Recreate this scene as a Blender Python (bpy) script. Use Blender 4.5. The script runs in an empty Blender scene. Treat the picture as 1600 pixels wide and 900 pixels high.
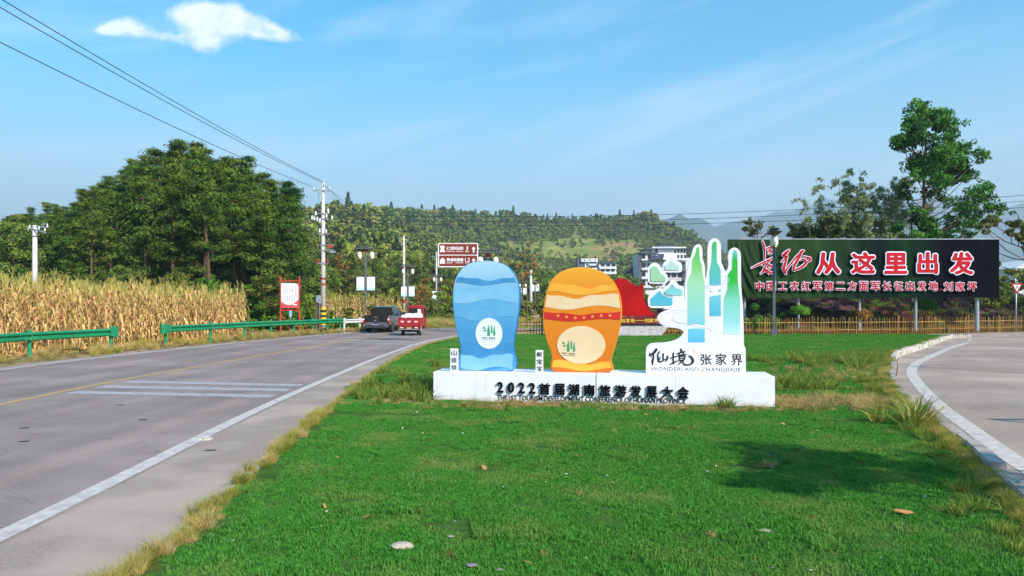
import bpy, bmesh, math, random
import numpy as np
from mathutils import Vector, Matrix, noise as mn
R = math.radians
rnd = random.Random(7)
rng = np.random.default_rng(11)
S = bpy.context.scene
C = S.collection
# ------------------------------------------------------------------ camera
F = 1150.0; CX = 800.0; HZ = 476.0; EYE = 1.9      # photograph: focal length in pixels, centre column, horizon row, eye height
cam_d = bpy.data.cameras.new("camera"); cam = bpy.data.objects.new("camera", cam_d); C.objects.link(cam)
cam.location = (0, 0, EYE); cam.rotation_euler = (R(90), 0, 0)
cam_d.sensor_width = 36; cam_d.lens = F/1600*36; cam_d.shift_y = (HZ-450)/1600
cam_d.clip_start = .1; cam_d.clip_end = 20000
S.camera = cam
# ------------------------------------------------------------------ light
SUN_H = Vector((0.66, -0.75, 0)).normalized(); SUN_EL = R(36)
sun_dir = Vector((SUN_H.x*math.cos(SUN_EL), SUN_H.y*math.cos(SUN_EL), math.sin(SUN_EL)))
sd = bpy.data.lights.new("sun", 'SUN'); sun = bpy.data.objects.new("sun", sd); C.objects.link(sun)
sd.energy = 4.6; sd.angle = R(.55); sd.color = (1.0, .93, .83)
sun.rotation_euler = sun_dir.to_track_quat('Z', 'Y').to_euler()
W = bpy.data.worlds.new("World"); S.world = W; W.use_nodes = True
nt = W.node_tree; nt.nodes.clear()
def N(t, **k):
    n = nt.nodes.new(t)
    for a, b in k.items(): setattr(n, a, b)
    return n
def L(a, b): nt.links.new(a, b)
def M_(op, a, b=None, c=None):
    n = N('ShaderNodeMath', operation=op)
    for i, v in enumerate((a, b, c)):
        if v is None: continue
        if isinstance(v, (int, float)): n.inputs[i].default_value = v
        else: L(v, n.inputs[i])
    return n.outputs[0]
def RAMP(f, stops, interp='LINEAR'):
    n = N('ShaderNodeValToRGB'); cr = n.color_ramp; cr.interpolation = interp
    while len(cr.elements) < len(stops): cr.elements.new(.5)
    for e, (p, c) in zip(cr.elements, stops):
        e.position = p; e.color = (*c, 1) if len(c) == 3 else c
    L(f, n.inputs[0]); return n.outputs[0]
out = N('ShaderNodeOutputWorld')
sky = N('ShaderNodeTexSky', sky_type='NISHITA'); sky.sun_disc = False
sky.sun_elevation = SUN_EL; sky.sun_rotation = math.atan2(sun_dir.x, sun_dir.y)
sky.altitude = 200; sky.air_density = 1.0; sky.dust_density = .6; sky.ozone_density = 2.2
hs = N('ShaderNodeHueSaturation'); hs.inputs['Saturation'].default_value = 2.5; hs.inputs['Hue'].default_value = .475
hs.inputs['Value'].default_value = 1.0
L(sky.outputs[0], hs.inputs['Color'])
bg = N('ShaderNodeBackground'); bg.inputs[1].default_value = .15; L(hs.outputs[0], bg.inputs[0])
tc = N('ShaderNodeTexCoord'); sx = N('ShaderNodeSeparateXYZ'); L(tc.outputs['Generated'], sx.inputs[0])
x, y, z = sx.outputs
yy = M_('MAXIMUM', y, .05)
a = M_('DIVIDE', x, yy); b = M_('DIVIDE', z, yy)
cv = N('ShaderNodeCombineXYZ'); L(a, cv.inputs[0]); L(b, cv.inputs[1])
n1 = N('ShaderNodeTexNoise'); n1.inputs['Scale'].default_value = 22; n1.inputs['Detail'].default_value = 10; n1.inputs['Roughness'].default_value = .68
L(cv.outputs[0], n1.inputs['Vector'])
def ell(cx, cy, rx, ry, sk=0.0):
    dx = M_('SUBTRACT', a, cx); dy = M_('ADD', M_('SUBTRACT', b, cy), M_('MULTIPLY', dx, sk))
    dx = M_('DIVIDE', dx, rx); dy = M_('DIVIDE', dy, ry)
    return M_('SUBTRACT', 1.0, M_('SQRT', M_('ADD', M_('MULTIPLY', dx, dx), M_('MULTIPLY', dy, dy))))
def lobe(px, py, rx, ry, sk=0.0): return ell((px-CX)/F, (HZ-py)/F, rx/F, ry/F, sk)
def gau(*q):
    d = M_('SUBTRACT', 1.0, lobe(*q)); return M_('EXPONENT', M_('MULTIPLY', M_('MULTIPLY', d, d), -1.0))
m = None
for q in ((340, 28, 62, 30), (300, 22, 46, 20), (390, 40, 52, 20, .2), (430, 52, 36, 13, .2), (326, 66, 34, 24), (196, 40, 34, 18), (250, 56, 40, 12, .15), (165, 48, 22, 9)):
    e_ = gau(*q); m = e_ if m is None else M_('ADD', m, e_)
m = M_('SUBTRACT', M_('ADD', M_('MINIMUM', m, 1.25), M_('MULTIPLY', M_('SUBTRACT', n1.outputs[0], .5), 2.3)), .52)
cum = M_('MULTIPLY', RAMP(m, [(-.0, (0, 0, 0)), (.3, (.34, .34, .34)), (.8, (1, 1, 1))], 'LINEAR'), M_('GREATER_THAN', y, .06))
# thin cirrus on a high plane, all round the sky
pv = N('ShaderNodeCombineXYZ'); L(M_('ARCTAN2', x, y), pv.inputs[0]); L(M_('ARCSINE', z), pv.inputs[1])
mp = N('ShaderNodeMapping', vector_type='TEXTURE'); mp.inputs['Rotation'].default_value = (0, 0, R(14)); mp.inputs['Scale'].default_value = (.62, .085, 1)
mp.inputs['Location'].default_value = (.1, .27, 0)
L(pv.outputs[0], mp.inputs[0])
n2 = N('ShaderNodeTexNoise'); n2.inputs['Scale'].default_value = 1.1; n2.inputs['Detail'].default_value = 7; n2.inputs['Roughness'].default_value = .55; n2.inputs['Distortion'].default_value = .5
L(mp.outputs[0], n2.inputs['Vector'])
cir = M_('MULTIPLY', RAMP(n2.outputs[0], [(.44, (0, 0, 0)), (.74, (1, 1, 1))], 'EASE'), .30)
# a broad soft veil low in the sky
veil = M_('ADD', RAMP(z, [(0.0, (1, 1, 1)), (.10, (.86, .86, .86)), (.20, (.42, .42, .42)), (.30, (.1, .1, .1)), (.38, (0, 0, 0))]), M_('MULTIPLY', M_('MAXIMUM', a, 0.0), .0))
cloud = M_('MINIMUM', M_('ADD', cum, cir), .97)
bgv = N('ShaderNodeBackground'); bgv.inputs[0].default_value = (.52, .565, .60, 1); bgv.inputs[1].default_value = 1.0
mv = N('ShaderNodeMixShader'); L(veil, mv.inputs[0]); L(bg.outputs[0], mv.inputs[1]); L(bgv.outputs[0], mv.inputs[2])
bgc = N('ShaderNodeBackground'); bgc.inputs[0].default_value = (.86, .93, 1, 1); bgc.inputs[1].default_value = .9
mx = N('ShaderNodeMixShader'); L(cloud, mx.inputs[0]); L(mv.outputs[0], mx.inputs[1]); L(bgc.outputs[0], mx.inputs[2])
L(mx.outputs[0], out.inputs[0])
S.view_settings.view_transform = 'Standard'; S.view_settings.look = 'None'; S.view_settings.gamma = 1
S.view_settings.exposure = 0.78; S.view_settings.use_curve_mapping = False
S.render.engine = 'CYCLES'
cy = S.cycles
cy.max_bounces = 5; cy.diffuse_bounces = 3; cy.glossy_bounces = 2; cy.transmission_bounces = 3; cy.volume_bounces = 0; cy.transparent_max_bounces = 6
cy.use_denoising = True

# ================================================================== materials
def srgb(r, g, b):
    f = lambda c: (c/255/12.92) if c/255 <= .04045 else ((c/255+.055)/1.055)**2.4
    return (f(r), f(g), f(b))
MATS = {}
def mat(name, col, rough=.6, col2=None, scale=3.0, space='Object', bump=0.0, bscale=None, metal=0.0, spec=.5, detail=5, lo=.35, hi=.65, col3=None, scale3=.4, lo3=.5, hi3=.62, stretch=None, trans=0.0, rand=0.0, emit=None, coat=0.0):
    """procedural material: two or three noise-mixed colours, bump, optional leaf translucency"""
    global nt
    m = bpy.data.materials.new(name); m.use_nodes = True; MATS[name] = m
    nt = m.node_tree; nt.nodes.clear()
    o = N('ShaderNodeOutputMaterial'); p = N('ShaderNodeBsdfPrincipled')
    p.inputs['Roughness'].default_value = rough; p.inputs['Metallic'].default_value = metal
    p.inputs['Specular IOR Level'].default_value = spec
    if coat: p.inputs['Coat Weight'].default_value = coat
    if space == 'World': v = N('ShaderNodeNewGeometry').outputs['Position']
    else: v = N('ShaderNodeTexCoord').outputs['Object']
    if stretch:
        mm = N('ShaderNodeMapping'); mm.inputs['Scale'].default_value = stretch; L(v, mm.inputs[0]); v = mm.outputs[0]
    def noise(sc, d=detail):
        n = N('ShaderNodeTexNoise'); n.inputs['Scale'].default_value = sc; n.inputs['Detail'].default_value = d; n.inputs['Roughness'].default_value = .6
        L(v, n.inputs['Vector']); return n.outputs[0]
    cur = None
    if col2 is not None: cur = RAMP(noise(scale), [(lo, col), (hi, col2)])
    if col3 is not None:
        f = RAMP(noise(scale3, 3), [(lo3, (0, 0, 0)), (hi3, (1, 1, 1))])
        mxn = N('ShaderNodeMix', data_type='RGBA'); L(f, mxn.inputs[0]); mxn.inputs[7].default_value = (*col3, 1)
        if cur is not None: L(cur, mxn.inputs[6])
        else: mxn.inputs[6].default_value = (*col, 1)
        cur = mxn.outputs[2]
    if rand:
        oi = N('ShaderNodeObjectInfo'); h = N('ShaderNodeHueSaturation')
        if cur is not None: L(cur, h.inputs['Color'])
        else: h.inputs['Color'].default_value = (*col, 1)
        L(M_('ADD', M_('MULTIPLY', M_('SUBTRACT', oi.outputs['Random'], .5), .09*rand), .5), h.inputs['Hue'])
        r2 = M_('FRACT', M_('MULTIPLY', oi.outputs['Random'], 37.7))
        L(M_('ADD', M_('MULTIPLY', M_('SUBTRACT', r2, .5), .9*rand), 1.0), h.inputs['Value'])
        cur = h.outputs[0]
    if cur is not None: L(cur, p.inputs['Base Color'])
    else: p.inputs['Base Color'].default_value = (*col, 1)
    if bump:
        bn = N('ShaderNodeBump'); bn.inputs['Strength'].default_value = min(1, bump*2); bn.inputs['Distance'].default_value = bump*.1
        L(noise(bscale or scale*4, 6), bn.inputs['Height']); L(bn.outputs[0], p.inputs['Normal'])
    if emit: p.inputs['Emission Color'].default_value = (*col, 1); p.inputs['Emission Strength'].default_value = emit
    res = p.outputs[0]
    if trans:
        t = N('ShaderNodeBsdfTranslucent')
        if cur is not None: L(cur, t.inputs[0])
        else: t.inputs[0].default_value = (*col, 1)
        ms = N('ShaderNodeMixShader'); ms.inputs[0].default_value = trans; L(res, ms.inputs[1]); L(t.outputs[0], ms.inputs[2]); res = ms.outputs[0]
    L(res, o.inputs[0]); return m
def ramp_mat(name, stops, z0, z1, axis=2, rough=.45, space='Object'):
    """flat print with a colour ramp along one object axis"""
    global nt
    m = bpy.data.materials.new(name); m.use_nodes = True; MATS[name] = m
    nt = m.node_tree; nt.nodes.clear()
    o = N('ShaderNodeOutputMaterial'); p = N('ShaderNodeBsdfPrincipled'); p.inputs['Roughness'].default_value = rough
    t = N('ShaderNodeTexCoord'); s = N('ShaderNodeSeparateXYZ'); L(t.outputs['Object'], s.inputs[0])
    nz = N('ShaderNodeTexNoise'); nz.inputs['Scale'].default_value = 2.5; L(t.outputs['Object'], nz.inputs[0])
    f = M_('DIVIDE', M_('SUBTRACT', s.outputs[axis], z0), (z1-z0)); f = M_('ADD', f, M_('MULTIPLY', M_('SUBTRACT', nz.outputs[0], .5), .08))
    L(RAMP(f, stops), p.inputs['Base Color']); L(p.outputs[0], o.inputs[0]); return m

white_paint = mat('white_paint', srgb(236, 234, 240), .42, srgb(225, 222, 228), 2.2, bump=.01, col3=srgb(200, 193, 184), scale3=1.3, lo3=.66, hi3=.8)
black_acrylic = mat('black_acrylic', (.003, .003, .004), .7, (.006, .006, .007), 9, spec=.05)
grey_ink = mat('grey_ink', srgb(62, 64, 74), .6)
asphalt = mat('asphalt', srgb(150, 135, 128), .93, srgb(114, 103, 98), 30, 'World', bump=.06, bscale=160, spec=.12, col3=srgb(152, 137, 131), scale3=.35, lo3=.42, hi3=.66, detail=8, lo=.3, hi=.7)
asphalt_side = mat('asphalt_side', srgb(172, 154, 140), .93, srgb(134, 120, 110), 26, 'World', bump=.06, bscale=150, spec=.12, col3=srgb(178, 160, 148), scale3=.3, lo3=.45, hi3=.7, detail=8, lo=.3, hi=.7)
# long worn lane bands and fine cracks in the carriageway
def road_wear(m, axis=0):
    global nt
    nt = m.node_tree; p = [n for n in nt.nodes if n.type == 'BSDF_PRINCIPLED'][0]
    src = p.inputs['Base Color'].links[0].from_socket
    g = N('ShaderNodeNewGeometry'); mp = N('ShaderNodeMapping'); mp.inputs['Scale'].default_value = (.95, .035, 1) if axis == 0 else (.2, .2, 1)
    L(g.outputs['Position'], mp.inputs[0])
    n = N('ShaderNodeTexNoise'); n.inputs['Scale'].default_value = 1.2; n.inputs['Detail'].default_value = 4; L(mp.outputs[0], n.inputs[0])
    f = RAMP(n.outputs[0], [(.34, (.82, .82, .85)), (.5, (.95, .945, .95)), (.66, (1.08, 1.05, 1.03))])
    a = N('ShaderNodeMix', data_type='RGBA', blend_type='MULTIPLY'); a.inputs[0].default_value = 1; L(src, a.inputs[6]); L(f, a.inputs[7])
    v = N('ShaderNodeTexVoronoi', feature='DISTANCE_TO_EDGE'); v.inputs['Scale'].default_value = .22
    w = N('ShaderNodeTexNoise'); w.inputs['Scale'].default_value = 1.4; w.inputs['Detail'].default_value = 6; L(g.outputs['Position'], w.inputs[0])
    ad = N('ShaderNodeMix', data_type='VECTOR'); ad.inputs[0].default_value = .35; L(g.outputs['Position'], ad.inputs[4]); 
    vm = N('ShaderNodeVectorMath', operation='ADD'); sc = N('ShaderNodeVectorMath', operation='SCALE'); sc.inputs[3].default_value = 1.6; L(w.outputs[1], sc.inputs[0])
    L(g.outputs['Position'], vm.inputs[0]); L(sc.outputs[0], vm.inputs[1]); L(vm.outputs[0], v.inputs['Vector'])
    cr = RAMP(v.outputs[0], [(0.0, (.72, .71, .72)), (.0022, (.84, .84, .84)), (.005, (1, 1, 1))])
    gate = RAMP(w.outputs[0], [(.5, (1, 1, 1)), (.58, (0, 0, 0))])
    b = N('ShaderNodeMix', data_type='RGBA', blend_type='MULTIPLY'); L(gate, b.inputs[0]); L(a.outputs[2], b.inputs[6]); L(cr, b.inputs[7])
    st = N('ShaderNodeTexNoise'); st.inputs['Scale'].default_value = .9; st.inputs['Detail'].default_value = 7; st.inputs['Roughness'].default_value = .7; L(g.outputs['Position'], st.inputs[0])
    stf = RAMP(st.outputs[0], [(.62, (1, 1, 1)), (.78, (.9, .88, .87))])
    e = N('ShaderNodeMix', data_type='RGBA', blend_type='MULTIPLY'); e.inputs[0].default_value = 1; L(b.outputs[2], e.inputs[6]); L(stf, e.inputs[7])
    L(e.outputs[2], p.inputs['Base Color'])
road_wear(asphalt); road_wear(asphalt_side, 1)
shoulder = mat('worn_shoulder', srgb(158, 142, 132), .95, srgb(136, 123, 116), 30, 'World', bump=.05, bscale=120, spec=.1, col3=srgb(168, 152, 140), scale3=.5, lo3=.45, hi3=.6, detail=8)
line_white = mat('line_white', srgb(200, 190, 182), .8, srgb(174, 164, 158), 9, 'World', col3=srgb(158, 148, 142), scale3=3.2, lo3=.52, hi3=.75, spec=.2)
line_faded = mat('line_faded', srgb(172, 168, 170), .85, srgb(150, 146, 150), 12, 'World', spec=.2, col3=srgb(138, 133, 136), scale3=6, lo3=.5, hi3=.65)
line_yellow = mat('line_yellow', srgb(182, 152, 98), .85, srgb(168, 140, 92), 8, 'World', spec=.2, col3=srgb(142, 132, 120), scale3=3, lo3=.5, hi3=.7)
concrete = mat('concrete', srgb(178, 168, 162), .9, srgb(150, 140, 134), 8, 'World', bump=.05, spec=.2, col3=srgb(120, 110, 96), scale3=2.5, lo3=.56, hi3=.75)
kerb_white = mat('kerb_white', srgb(206, 200, 190), .85, srgb(170, 160, 146), 7, 'World', bump=.05, spec=.2, col3=srgb(110, 98, 78), scale3=3.1, lo3=.56, hi3=.72)
dirt = mat('dirt', srgb(172, 144, 112), .97, srgb(140, 114, 84), 3, 'World', bump=.25, bscale=12, spec=.1, col3=srgb(118, 120, 62), scale3=.6, lo3=.48, hi3=.6)
soil_path = mat('soil_path', srgb(205, 170, 132), .97, srgb(178, 140, 104), 1.5, 'World', bump=.2, bscale=9, spec=.1)
lawn_soil = mat('lawn_soil', srgb(48, 84, 34), .97, srgb(78, 104, 46), 9, 'World', bump=.3, bscale=40, spec=.05, col3=srgb(112, 96, 52), scale3=.5, lo3=.6, hi3=.72)
ground_m = mat('ground', srgb(96, 104, 52), .97, srgb(128, 116, 70), .08, 'World', spec=.1, col3=srgb(76, 96, 44), scale3=.02)
galv = mat('galvanised_steel', srgb(178, 182, 190), .5, srgb(150, 154, 162), 6, metal=.5, bump=.02)
rail_green = mat('rail_green', srgb(22, 122, 78), .42, srgb(30, 138, 92), 1.2, bump=.02, col3=srgb(60, 96, 66), scale3=2.5, lo3=.62, hi3=.72)
rail_white = mat('rail_white', srgb(222, 222, 218), .5, srgb(196, 196, 190), 3)
pole_m = mat('concrete_pole', srgb(208, 200, 194), .85, srgb(184, 176, 170), 5, bump=.03)
dark_metal = mat('dark_metal', srgb(58, 60, 66), .55, srgb(78, 78, 84), 6, metal=.3)
lamp_post_m = mat('grey_post', srgb(104, 106, 112), .6, srgb(82, 84, 92), 8, bump=.03)
red_paint = mat('red_paint', srgb(172, 38, 34), .5, srgb(150, 30, 30), 4)
rust_red = mat('red_tube', srgb(196, 62, 44), .5, srgb(164, 48, 40), 4)
porcelain = mat('porcelain', srgb(235, 235, 232), .25)
black_rubber = mat('black_rubber', (.012, .012, .013), .8, (.022, .021, .02), 12)
wire_m = mat('wire_sheath', (.015, .02, .035), .5)
glass_dark = mat('tinted_glass', (.01, .013, .016), .06, spec=.8)
lantern_m = mat('lantern_glass', srgb(246, 240, 222), .35)
gold_m = mat('gold_trim', srgb(206, 150, 60), .35, metal=.6)

def grime(m, z0, z1):
    global nt
    nt = m.node_tree; p = [n for n in nt.nodes if n.type == 'BSDF_PRINCIPLED'][0]; src = p.inputs['Base Color'].links[0].from_socket
    t = N('ShaderNodeTexCoord'); s = N('ShaderNodeSeparateXYZ'); L(t.outputs['Object'], s.inputs[0])
    n = N('ShaderNodeTexNoise'); n.inputs['Scale'].default_value = 7; n.inputs['Detail'].default_value = 8; n.inputs['Roughness'].default_value = .7; L(t.outputs['Object'], n.inputs[0])
    h = M_('ADD', M_('DIVIDE', M_('SUBTRACT', s.outputs[2], z0), z1-z0), M_('MULTIPLY', M_('SUBTRACT', n.outputs[0], .5), 2.2))
    mp = N('ShaderNodeMapping'); mp.inputs['Scale'].default_value = (22, 22, .7); L(t.outputs['Object'], mp.inputs[0]); st = N('ShaderNodeTexNoise'); st.inputs['Scale'].default_value = 1; st.inputs['Detail'].default_value = 3; L(mp.outputs[0], st.inputs[0])
    a = N('ShaderNodeMix', data_type='RGBA'); L(RAMP(h, [(0, (.9, .9, .9)), (1.0, (0, 0, 0))]), a.inputs[0]); L(src, a.inputs[6]); a.inputs[7].default_value = (*srgb(168, 148, 118), 1)
    b = N('ShaderNodeMix', data_type='RGBA', blend_type='MULTIPLY'); L(RAMP(st.outputs[0], [(.58, (0, 0, 0)), (.75, (.4, .4, .4))]), b.inputs[0]); L(a.outputs[2], b.inputs[6]); b.inputs[7].default_value = (*srgb(214, 206, 198), 1)
    L(b.outputs[2], p.inputs['Base Color'])
plinth_paint = mat('plinth_paint', srgb(236, 234, 240), .42, srgb(228, 225, 230), 2.2, bump=.01); grime(plinth_paint, .0, .16)

# ================================================================== mesh helpers
def link(o, parent=None):
    C.objects.link(o)
    if parent is not None: o.parent = parent
    return o
def tag(o, label=None, cat=None, group=None, kind=None):
    if label: o['label'] = label
    if cat: o['category'] = cat
    if group: o['group'] = group
    if kind: o['kind'] = kind
    return o
def thing(name, label, cat, loc=(0, 0, 0), rz=0.0, group=None):
    o = bpy.data.objects.new(name, None); o.empty_display_size = .2
    link(o); o.location = loc; o.rotation_euler = (0, 0, rz)
    return tag(o, label, cat, group)
def copy_tree(o, parent=None):
    c = o.copy(); C.objects.link(c)
    if parent is not None: c.parent = parent
    for ch in KIDS.get(o.name, []): 
        copy_tree(ch, c)
    return c
KIDS = {}
def reg(o):
    if o.parent is not None: KIDS.setdefault(o.parent.name, []).append(o)
    return o
class MB:
    def __init__(s): s.v = []; s.f = []
    def add(s, vs, fs):
        n = len(s.v); s.v += [tuple(q) for q in vs]; s.f += [tuple(i+n for i in f) for f in fs]; return s
    def box(s, c, d, rot=None, taper=1.0):
        x, y, z = d[0]/2, d[1]/2, d[2]/2; vs = []
        for k in (-1, 1):
            t = taper if k > 0 else 1
            for i, j in ((-1, -1), (1, -1), (1, 1), (-1, 1)): vs.append(Vector((i*x*t, j*y*t, k*z)))
        if rot is not None: vs = [rot @ q for q in vs]
        c = Vector(c)
        return s.add([q+c for q in vs], [(0, 3, 2, 1), (4, 5, 6, 7), (0, 1, 5, 4), (1, 2, 6, 5), (2, 3, 7, 6), (3, 0, 4, 7)])
    def tube(s, pts, rad, seg=8, cap=True):
        pts = [Vector(p) for p in pts]
        if not isinstance(rad, (list, tuple)): rad = [rad]*len(pts)
        vs = []; fs = []; up = None
        for i, p in enumerate(pts):
            t = (pts[min(i+1, len(pts)-1)]-pts[max(i-1, 0)]).normalized()
            if up is None: up = Vector((0, 0, 1)) if abs(t.z) < .9 else Vector((1, 0, 0))
            a = t.cross(up).normalized(); b = t.cross(a).normalized(); up = -b if False else up
            for k in range(seg):
                w = 2*math.pi*k/seg; vs.append(p+(a*math.cos(w)+b*math.sin(w))*rad[i])
        for i in range(len(pts)-1):
            for k in range(seg):
                k2 = (k+1) % seg; fs.append((i*seg+k, i*seg+k2, (i+1)*seg+k2, (i+1)*seg+k))
        if cap: fs.append(tuple(range(seg))[::-1]); fs.append(tuple((len(pts)-1)*seg+k for k in range(seg)))
        return s.add(vs, fs)
    def lathe(s, c, prof, seg=12):
        c = Vector(c); vs = []; fs = []
        for r, z in prof:
            for k in range(seg):
                w = 2*math.pi*k/seg; vs.append(c+Vector((r*math.cos(w), r*math.sin(w), z)))
        for i in range(len(prof)-1):
            for k in range(seg):
                k2 = (k+1) % seg; fs.append((i*seg+k, i*seg+k2, (i+1)*seg+k2, (i+1)*seg+k))
        fs.append(tuple(range(seg))[::-1]); fs.append(tuple((len(prof)-1)*seg+k for k in range(seg)))
        return s.add(vs, fs)
    def prism(s, outl, y0, y1):
        """outline in x,z; extruded along y from y0 (front) to y1"""
        n = len(outl); vs = [(q[0], y0, q[1]) for q in outl]+[(q[0], y1, q[1]) for q in outl]
        fs = [tuple(range(n)), tuple(range(2*n-1, n-1, -1))]+[(i, i+n, (i+1) % n+n, (i+1) % n) for i in range(n)]
        return s.add(vs, fs)
    def prism_x(s, outl, x0, x1, inset=0.0):
        """outline in y,z; extruded along x"""
        n = len(outl); vs = [(x0, q[0], q[1]) for q in outl]+[(x1, q[0], q[1]) for q in outl]
        fs = [tuple(range(n)), tuple(range(2*n-1, n-1, -1))]+[(i, i+n, (i+1) % n+n, (i+1) % n) for i in range(n)]
        return s.add(vs, fs)
    def mesh(s, name, m=None, smooth=False, bevel=0, fix=True):
        me = bpy.data.meshes.new(name); me.from_pydata(s.v, [], s.f)
        if fix or bevel:
            bm = bmesh.new(); bm.from_mesh(me)
            bmesh.ops.recalc_face_normals(bm, faces=bm.faces)
            if bevel: bmesh.ops.bevel(bm, geom=[e for e in bm.edges if len(e.link_faces) == 2 and e.calc_face_angle(0) > .5], offset=bevel, segments=2, affect='EDGES', clamp_overlap=True)
            bm.to_mesh(me); bm.free()
        if m is not None: me.materials.append(m)
        if smooth: me.polygons.foreach_set('use_smooth', [True]*len(me.polygons))
        me.update(); return me
    def build(s, name, m, parent=None, label=None, **k):
        o = bpy.data.objects.new(name, s.mesh(name, m, **k)); link(o, parent); reg(o)
        if label: o['label'] = label
        return o
def inst(name, mesh, parent=None, loc=(0, 0, 0), rot=(0, 0, 0), scale=None):
    o = bpy.data.objects.new(name, mesh); link(o, parent); reg(o); o.location = loc; o.rotation_euler = rot
    if scale is not None: o.scale = scale
    return o
def catmull(pts, n=6, closed=True):
    pts = [Vector((p[0], p[1])) for p in pts]; out_ = []; k = len(pts)
    for i in range(k if closed else k-1):
        g = lambda j: pts[j % k] if closed else pts[max(0, min(k-1, j))]
        p0, p1, p2, p3 = g(i-1), g(i), g(i+1), g(i+2)
        for j in range(n):
            t = j/n
            out_.append(.5*((2*p1)+(p2-p0)*t+(2*p0-5*p1+4*p2-p3)*t*t+(3*p1-p0-3*p2+p3)*t**3))
    if not closed: out_.append(pts[-1])
    return [(p.x, p.y) for p in out_]
def rounded(pts, r=.05, n=4):
    """polygon with its corners rounded by radius r"""
    o = []; k = len(pts)
    for i in range(k):
        p = Vector(pts[i]); a = Vector(pts[i-1])-p; b = Vector(pts[(i+1) % k])-p
        d = min(r, a.length*.45, b.length*.45); a = p+a.normalized()*d; b = p+b.normalized()*d
        for j in range(n+1):
            t = j/n; q = a*(1-t)**2+p*2*t*(1-t)+b*t*t; o.append((q.x, q.y))
    return o
def wpt(px, py, z=0.0):
    """point of height z seen at photograph pixel px,py"""
    Y = F*(EYE-z)/(py-HZ); return ((px-CX)*Y/F, Y)
def atd(px, Y): return (px-CX)*Y/F
def zat(py, Y): return EYE+(HZ-py)*Y/F
def raw_text(s, bold=0.0, extr=0.0, res=2, spacing=1.0, shear=0.0):
    cu = bpy.data.curves.new('text', 'FONT'); cu.body = s; cu.offset = bold; cu.extrude = extr; cu.resolution_u = res
    cu.space_character = spacing; cu.shear = shear
    o = bpy.data.objects.new('text', cu); me = bpy.data.meshes.new_from_object(o)
    vs = np.array([v.co[:] for v in me.vertices]); fs = [tuple(p.vertices) for p in me.polygons]
    bpy.data.objects.remove(o); bpy.data.curves.remove(cu); bpy.data.meshes.remove(me)
    return vs, fs
TXT = {}
def text(s, name, m, parent, u0, z0, w, h, y, depth=.01, bold=.0, spacing=1.0, shear=0.0, ref=None, swell=None):
    """lettering fitted into the box u0..u0+w, z0..z0+h on a plane facing -y, front face at y-depth"""
    key = (s, bold, spacing, shear)
    if key not in TXT: TXT[key] = raw_text(s, bold, .5, 2, spacing, shear)
    vs, fs = TXT[key]; lo = vs.min(0); hi = vs.max(0)
    if swell:                                    # heavier strokes: stacked copies of the letter, each a hair deeper
        V2 = []; F2 = []; kk = 0
        for rr_, nn_ in swell:
            for q_ in range(nn_):
                c_ = vs.copy(); c_[:, 0] += rr_*math.cos(6.2832*q_/nn_+.2); c_[:, 1] += rr_*math.sin(6.2832*q_/nn_+.2); c_[:, 2] = np.where(c_[:, 2] > 0, .5-kk*.01, c_[:, 2])
                F2 += [tuple(i+kk*len(vs) for i in f) for f in fs]; V2.append(c_); kk += 1
        vs = np.concatenate(V2); fs = F2
    rlo, rhi = lo, hi
    if not ref and swell: rlo, rhi = vs.min(0), vs.max(0)
    mb = MB()
    X = u0+(vs[:, 0]-rlo[0])/(rhi[0]-rlo[0])*w; Z = z0+(vs[:, 1]-rlo[1])/(rhi[1]-rlo[1])*h
    Yv = np.where(vs[:, 2] > 0, y-depth*(1-(.5-vs[:, 2])*.6), y)
    mb.add(list(zip(X.tolist(), Yv.tolist(), Z.tolist())), fs)
    return mb.build(name, m, parent, fix=False)
def stroke_mb(mb, pts, rads, y, depth, n=5):
    """one tapered brush stroke, x,z points"""
    P = catmull(pts, n, False); k = len(P); rr = np.interp(np.linspace(0, 1, k), np.linspace(0, 1, len(rads)), rads)
    Lf = []; Rt = []
    for i, p in enumerate(P):
        a = Vector(P[min(i+1, k-1)])-Vector(P[max(i-1, 0)]); a = a.normalized() if a.length > 0 else Vector((1, 0)); nrm = Vector((-a.y, a.x))*rr[i]
        Lf.append((p[0]+nrm.x, p[1]+nrm.y)); Rt.append((p[0]-nrm.x, p[1]-nrm.y))
    vs = []; 
    for yy_ in (y-depth, y): vs += [(q[0], yy_, q[1]) for q in Lf]+[(q[0], yy_, q[1]) for q in Rt]
    fs = []
    for i in range(k-1):
        fs += [(i, i+1, k+i+1, k+i), (2*k+i, 3*k+i, 3*k+i+1, 2*k+i+1), (i, 2*k+i, 2*k+i+1, i+1), (k+i, k+i+1, 3*k+i+1, 3*k+i)]
    mb.add(vs, fs)
    for e, r in ((P[0], rr[0]), (P[-1], rr[-1])):       # round ends
        mb.prism([(e[0]+r*math.cos(t*math.pi/5), e[1]+r*math.sin(t*math.pi/5)) for t in range(10)], y-depth-.0004, y)
GNC = {}
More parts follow.
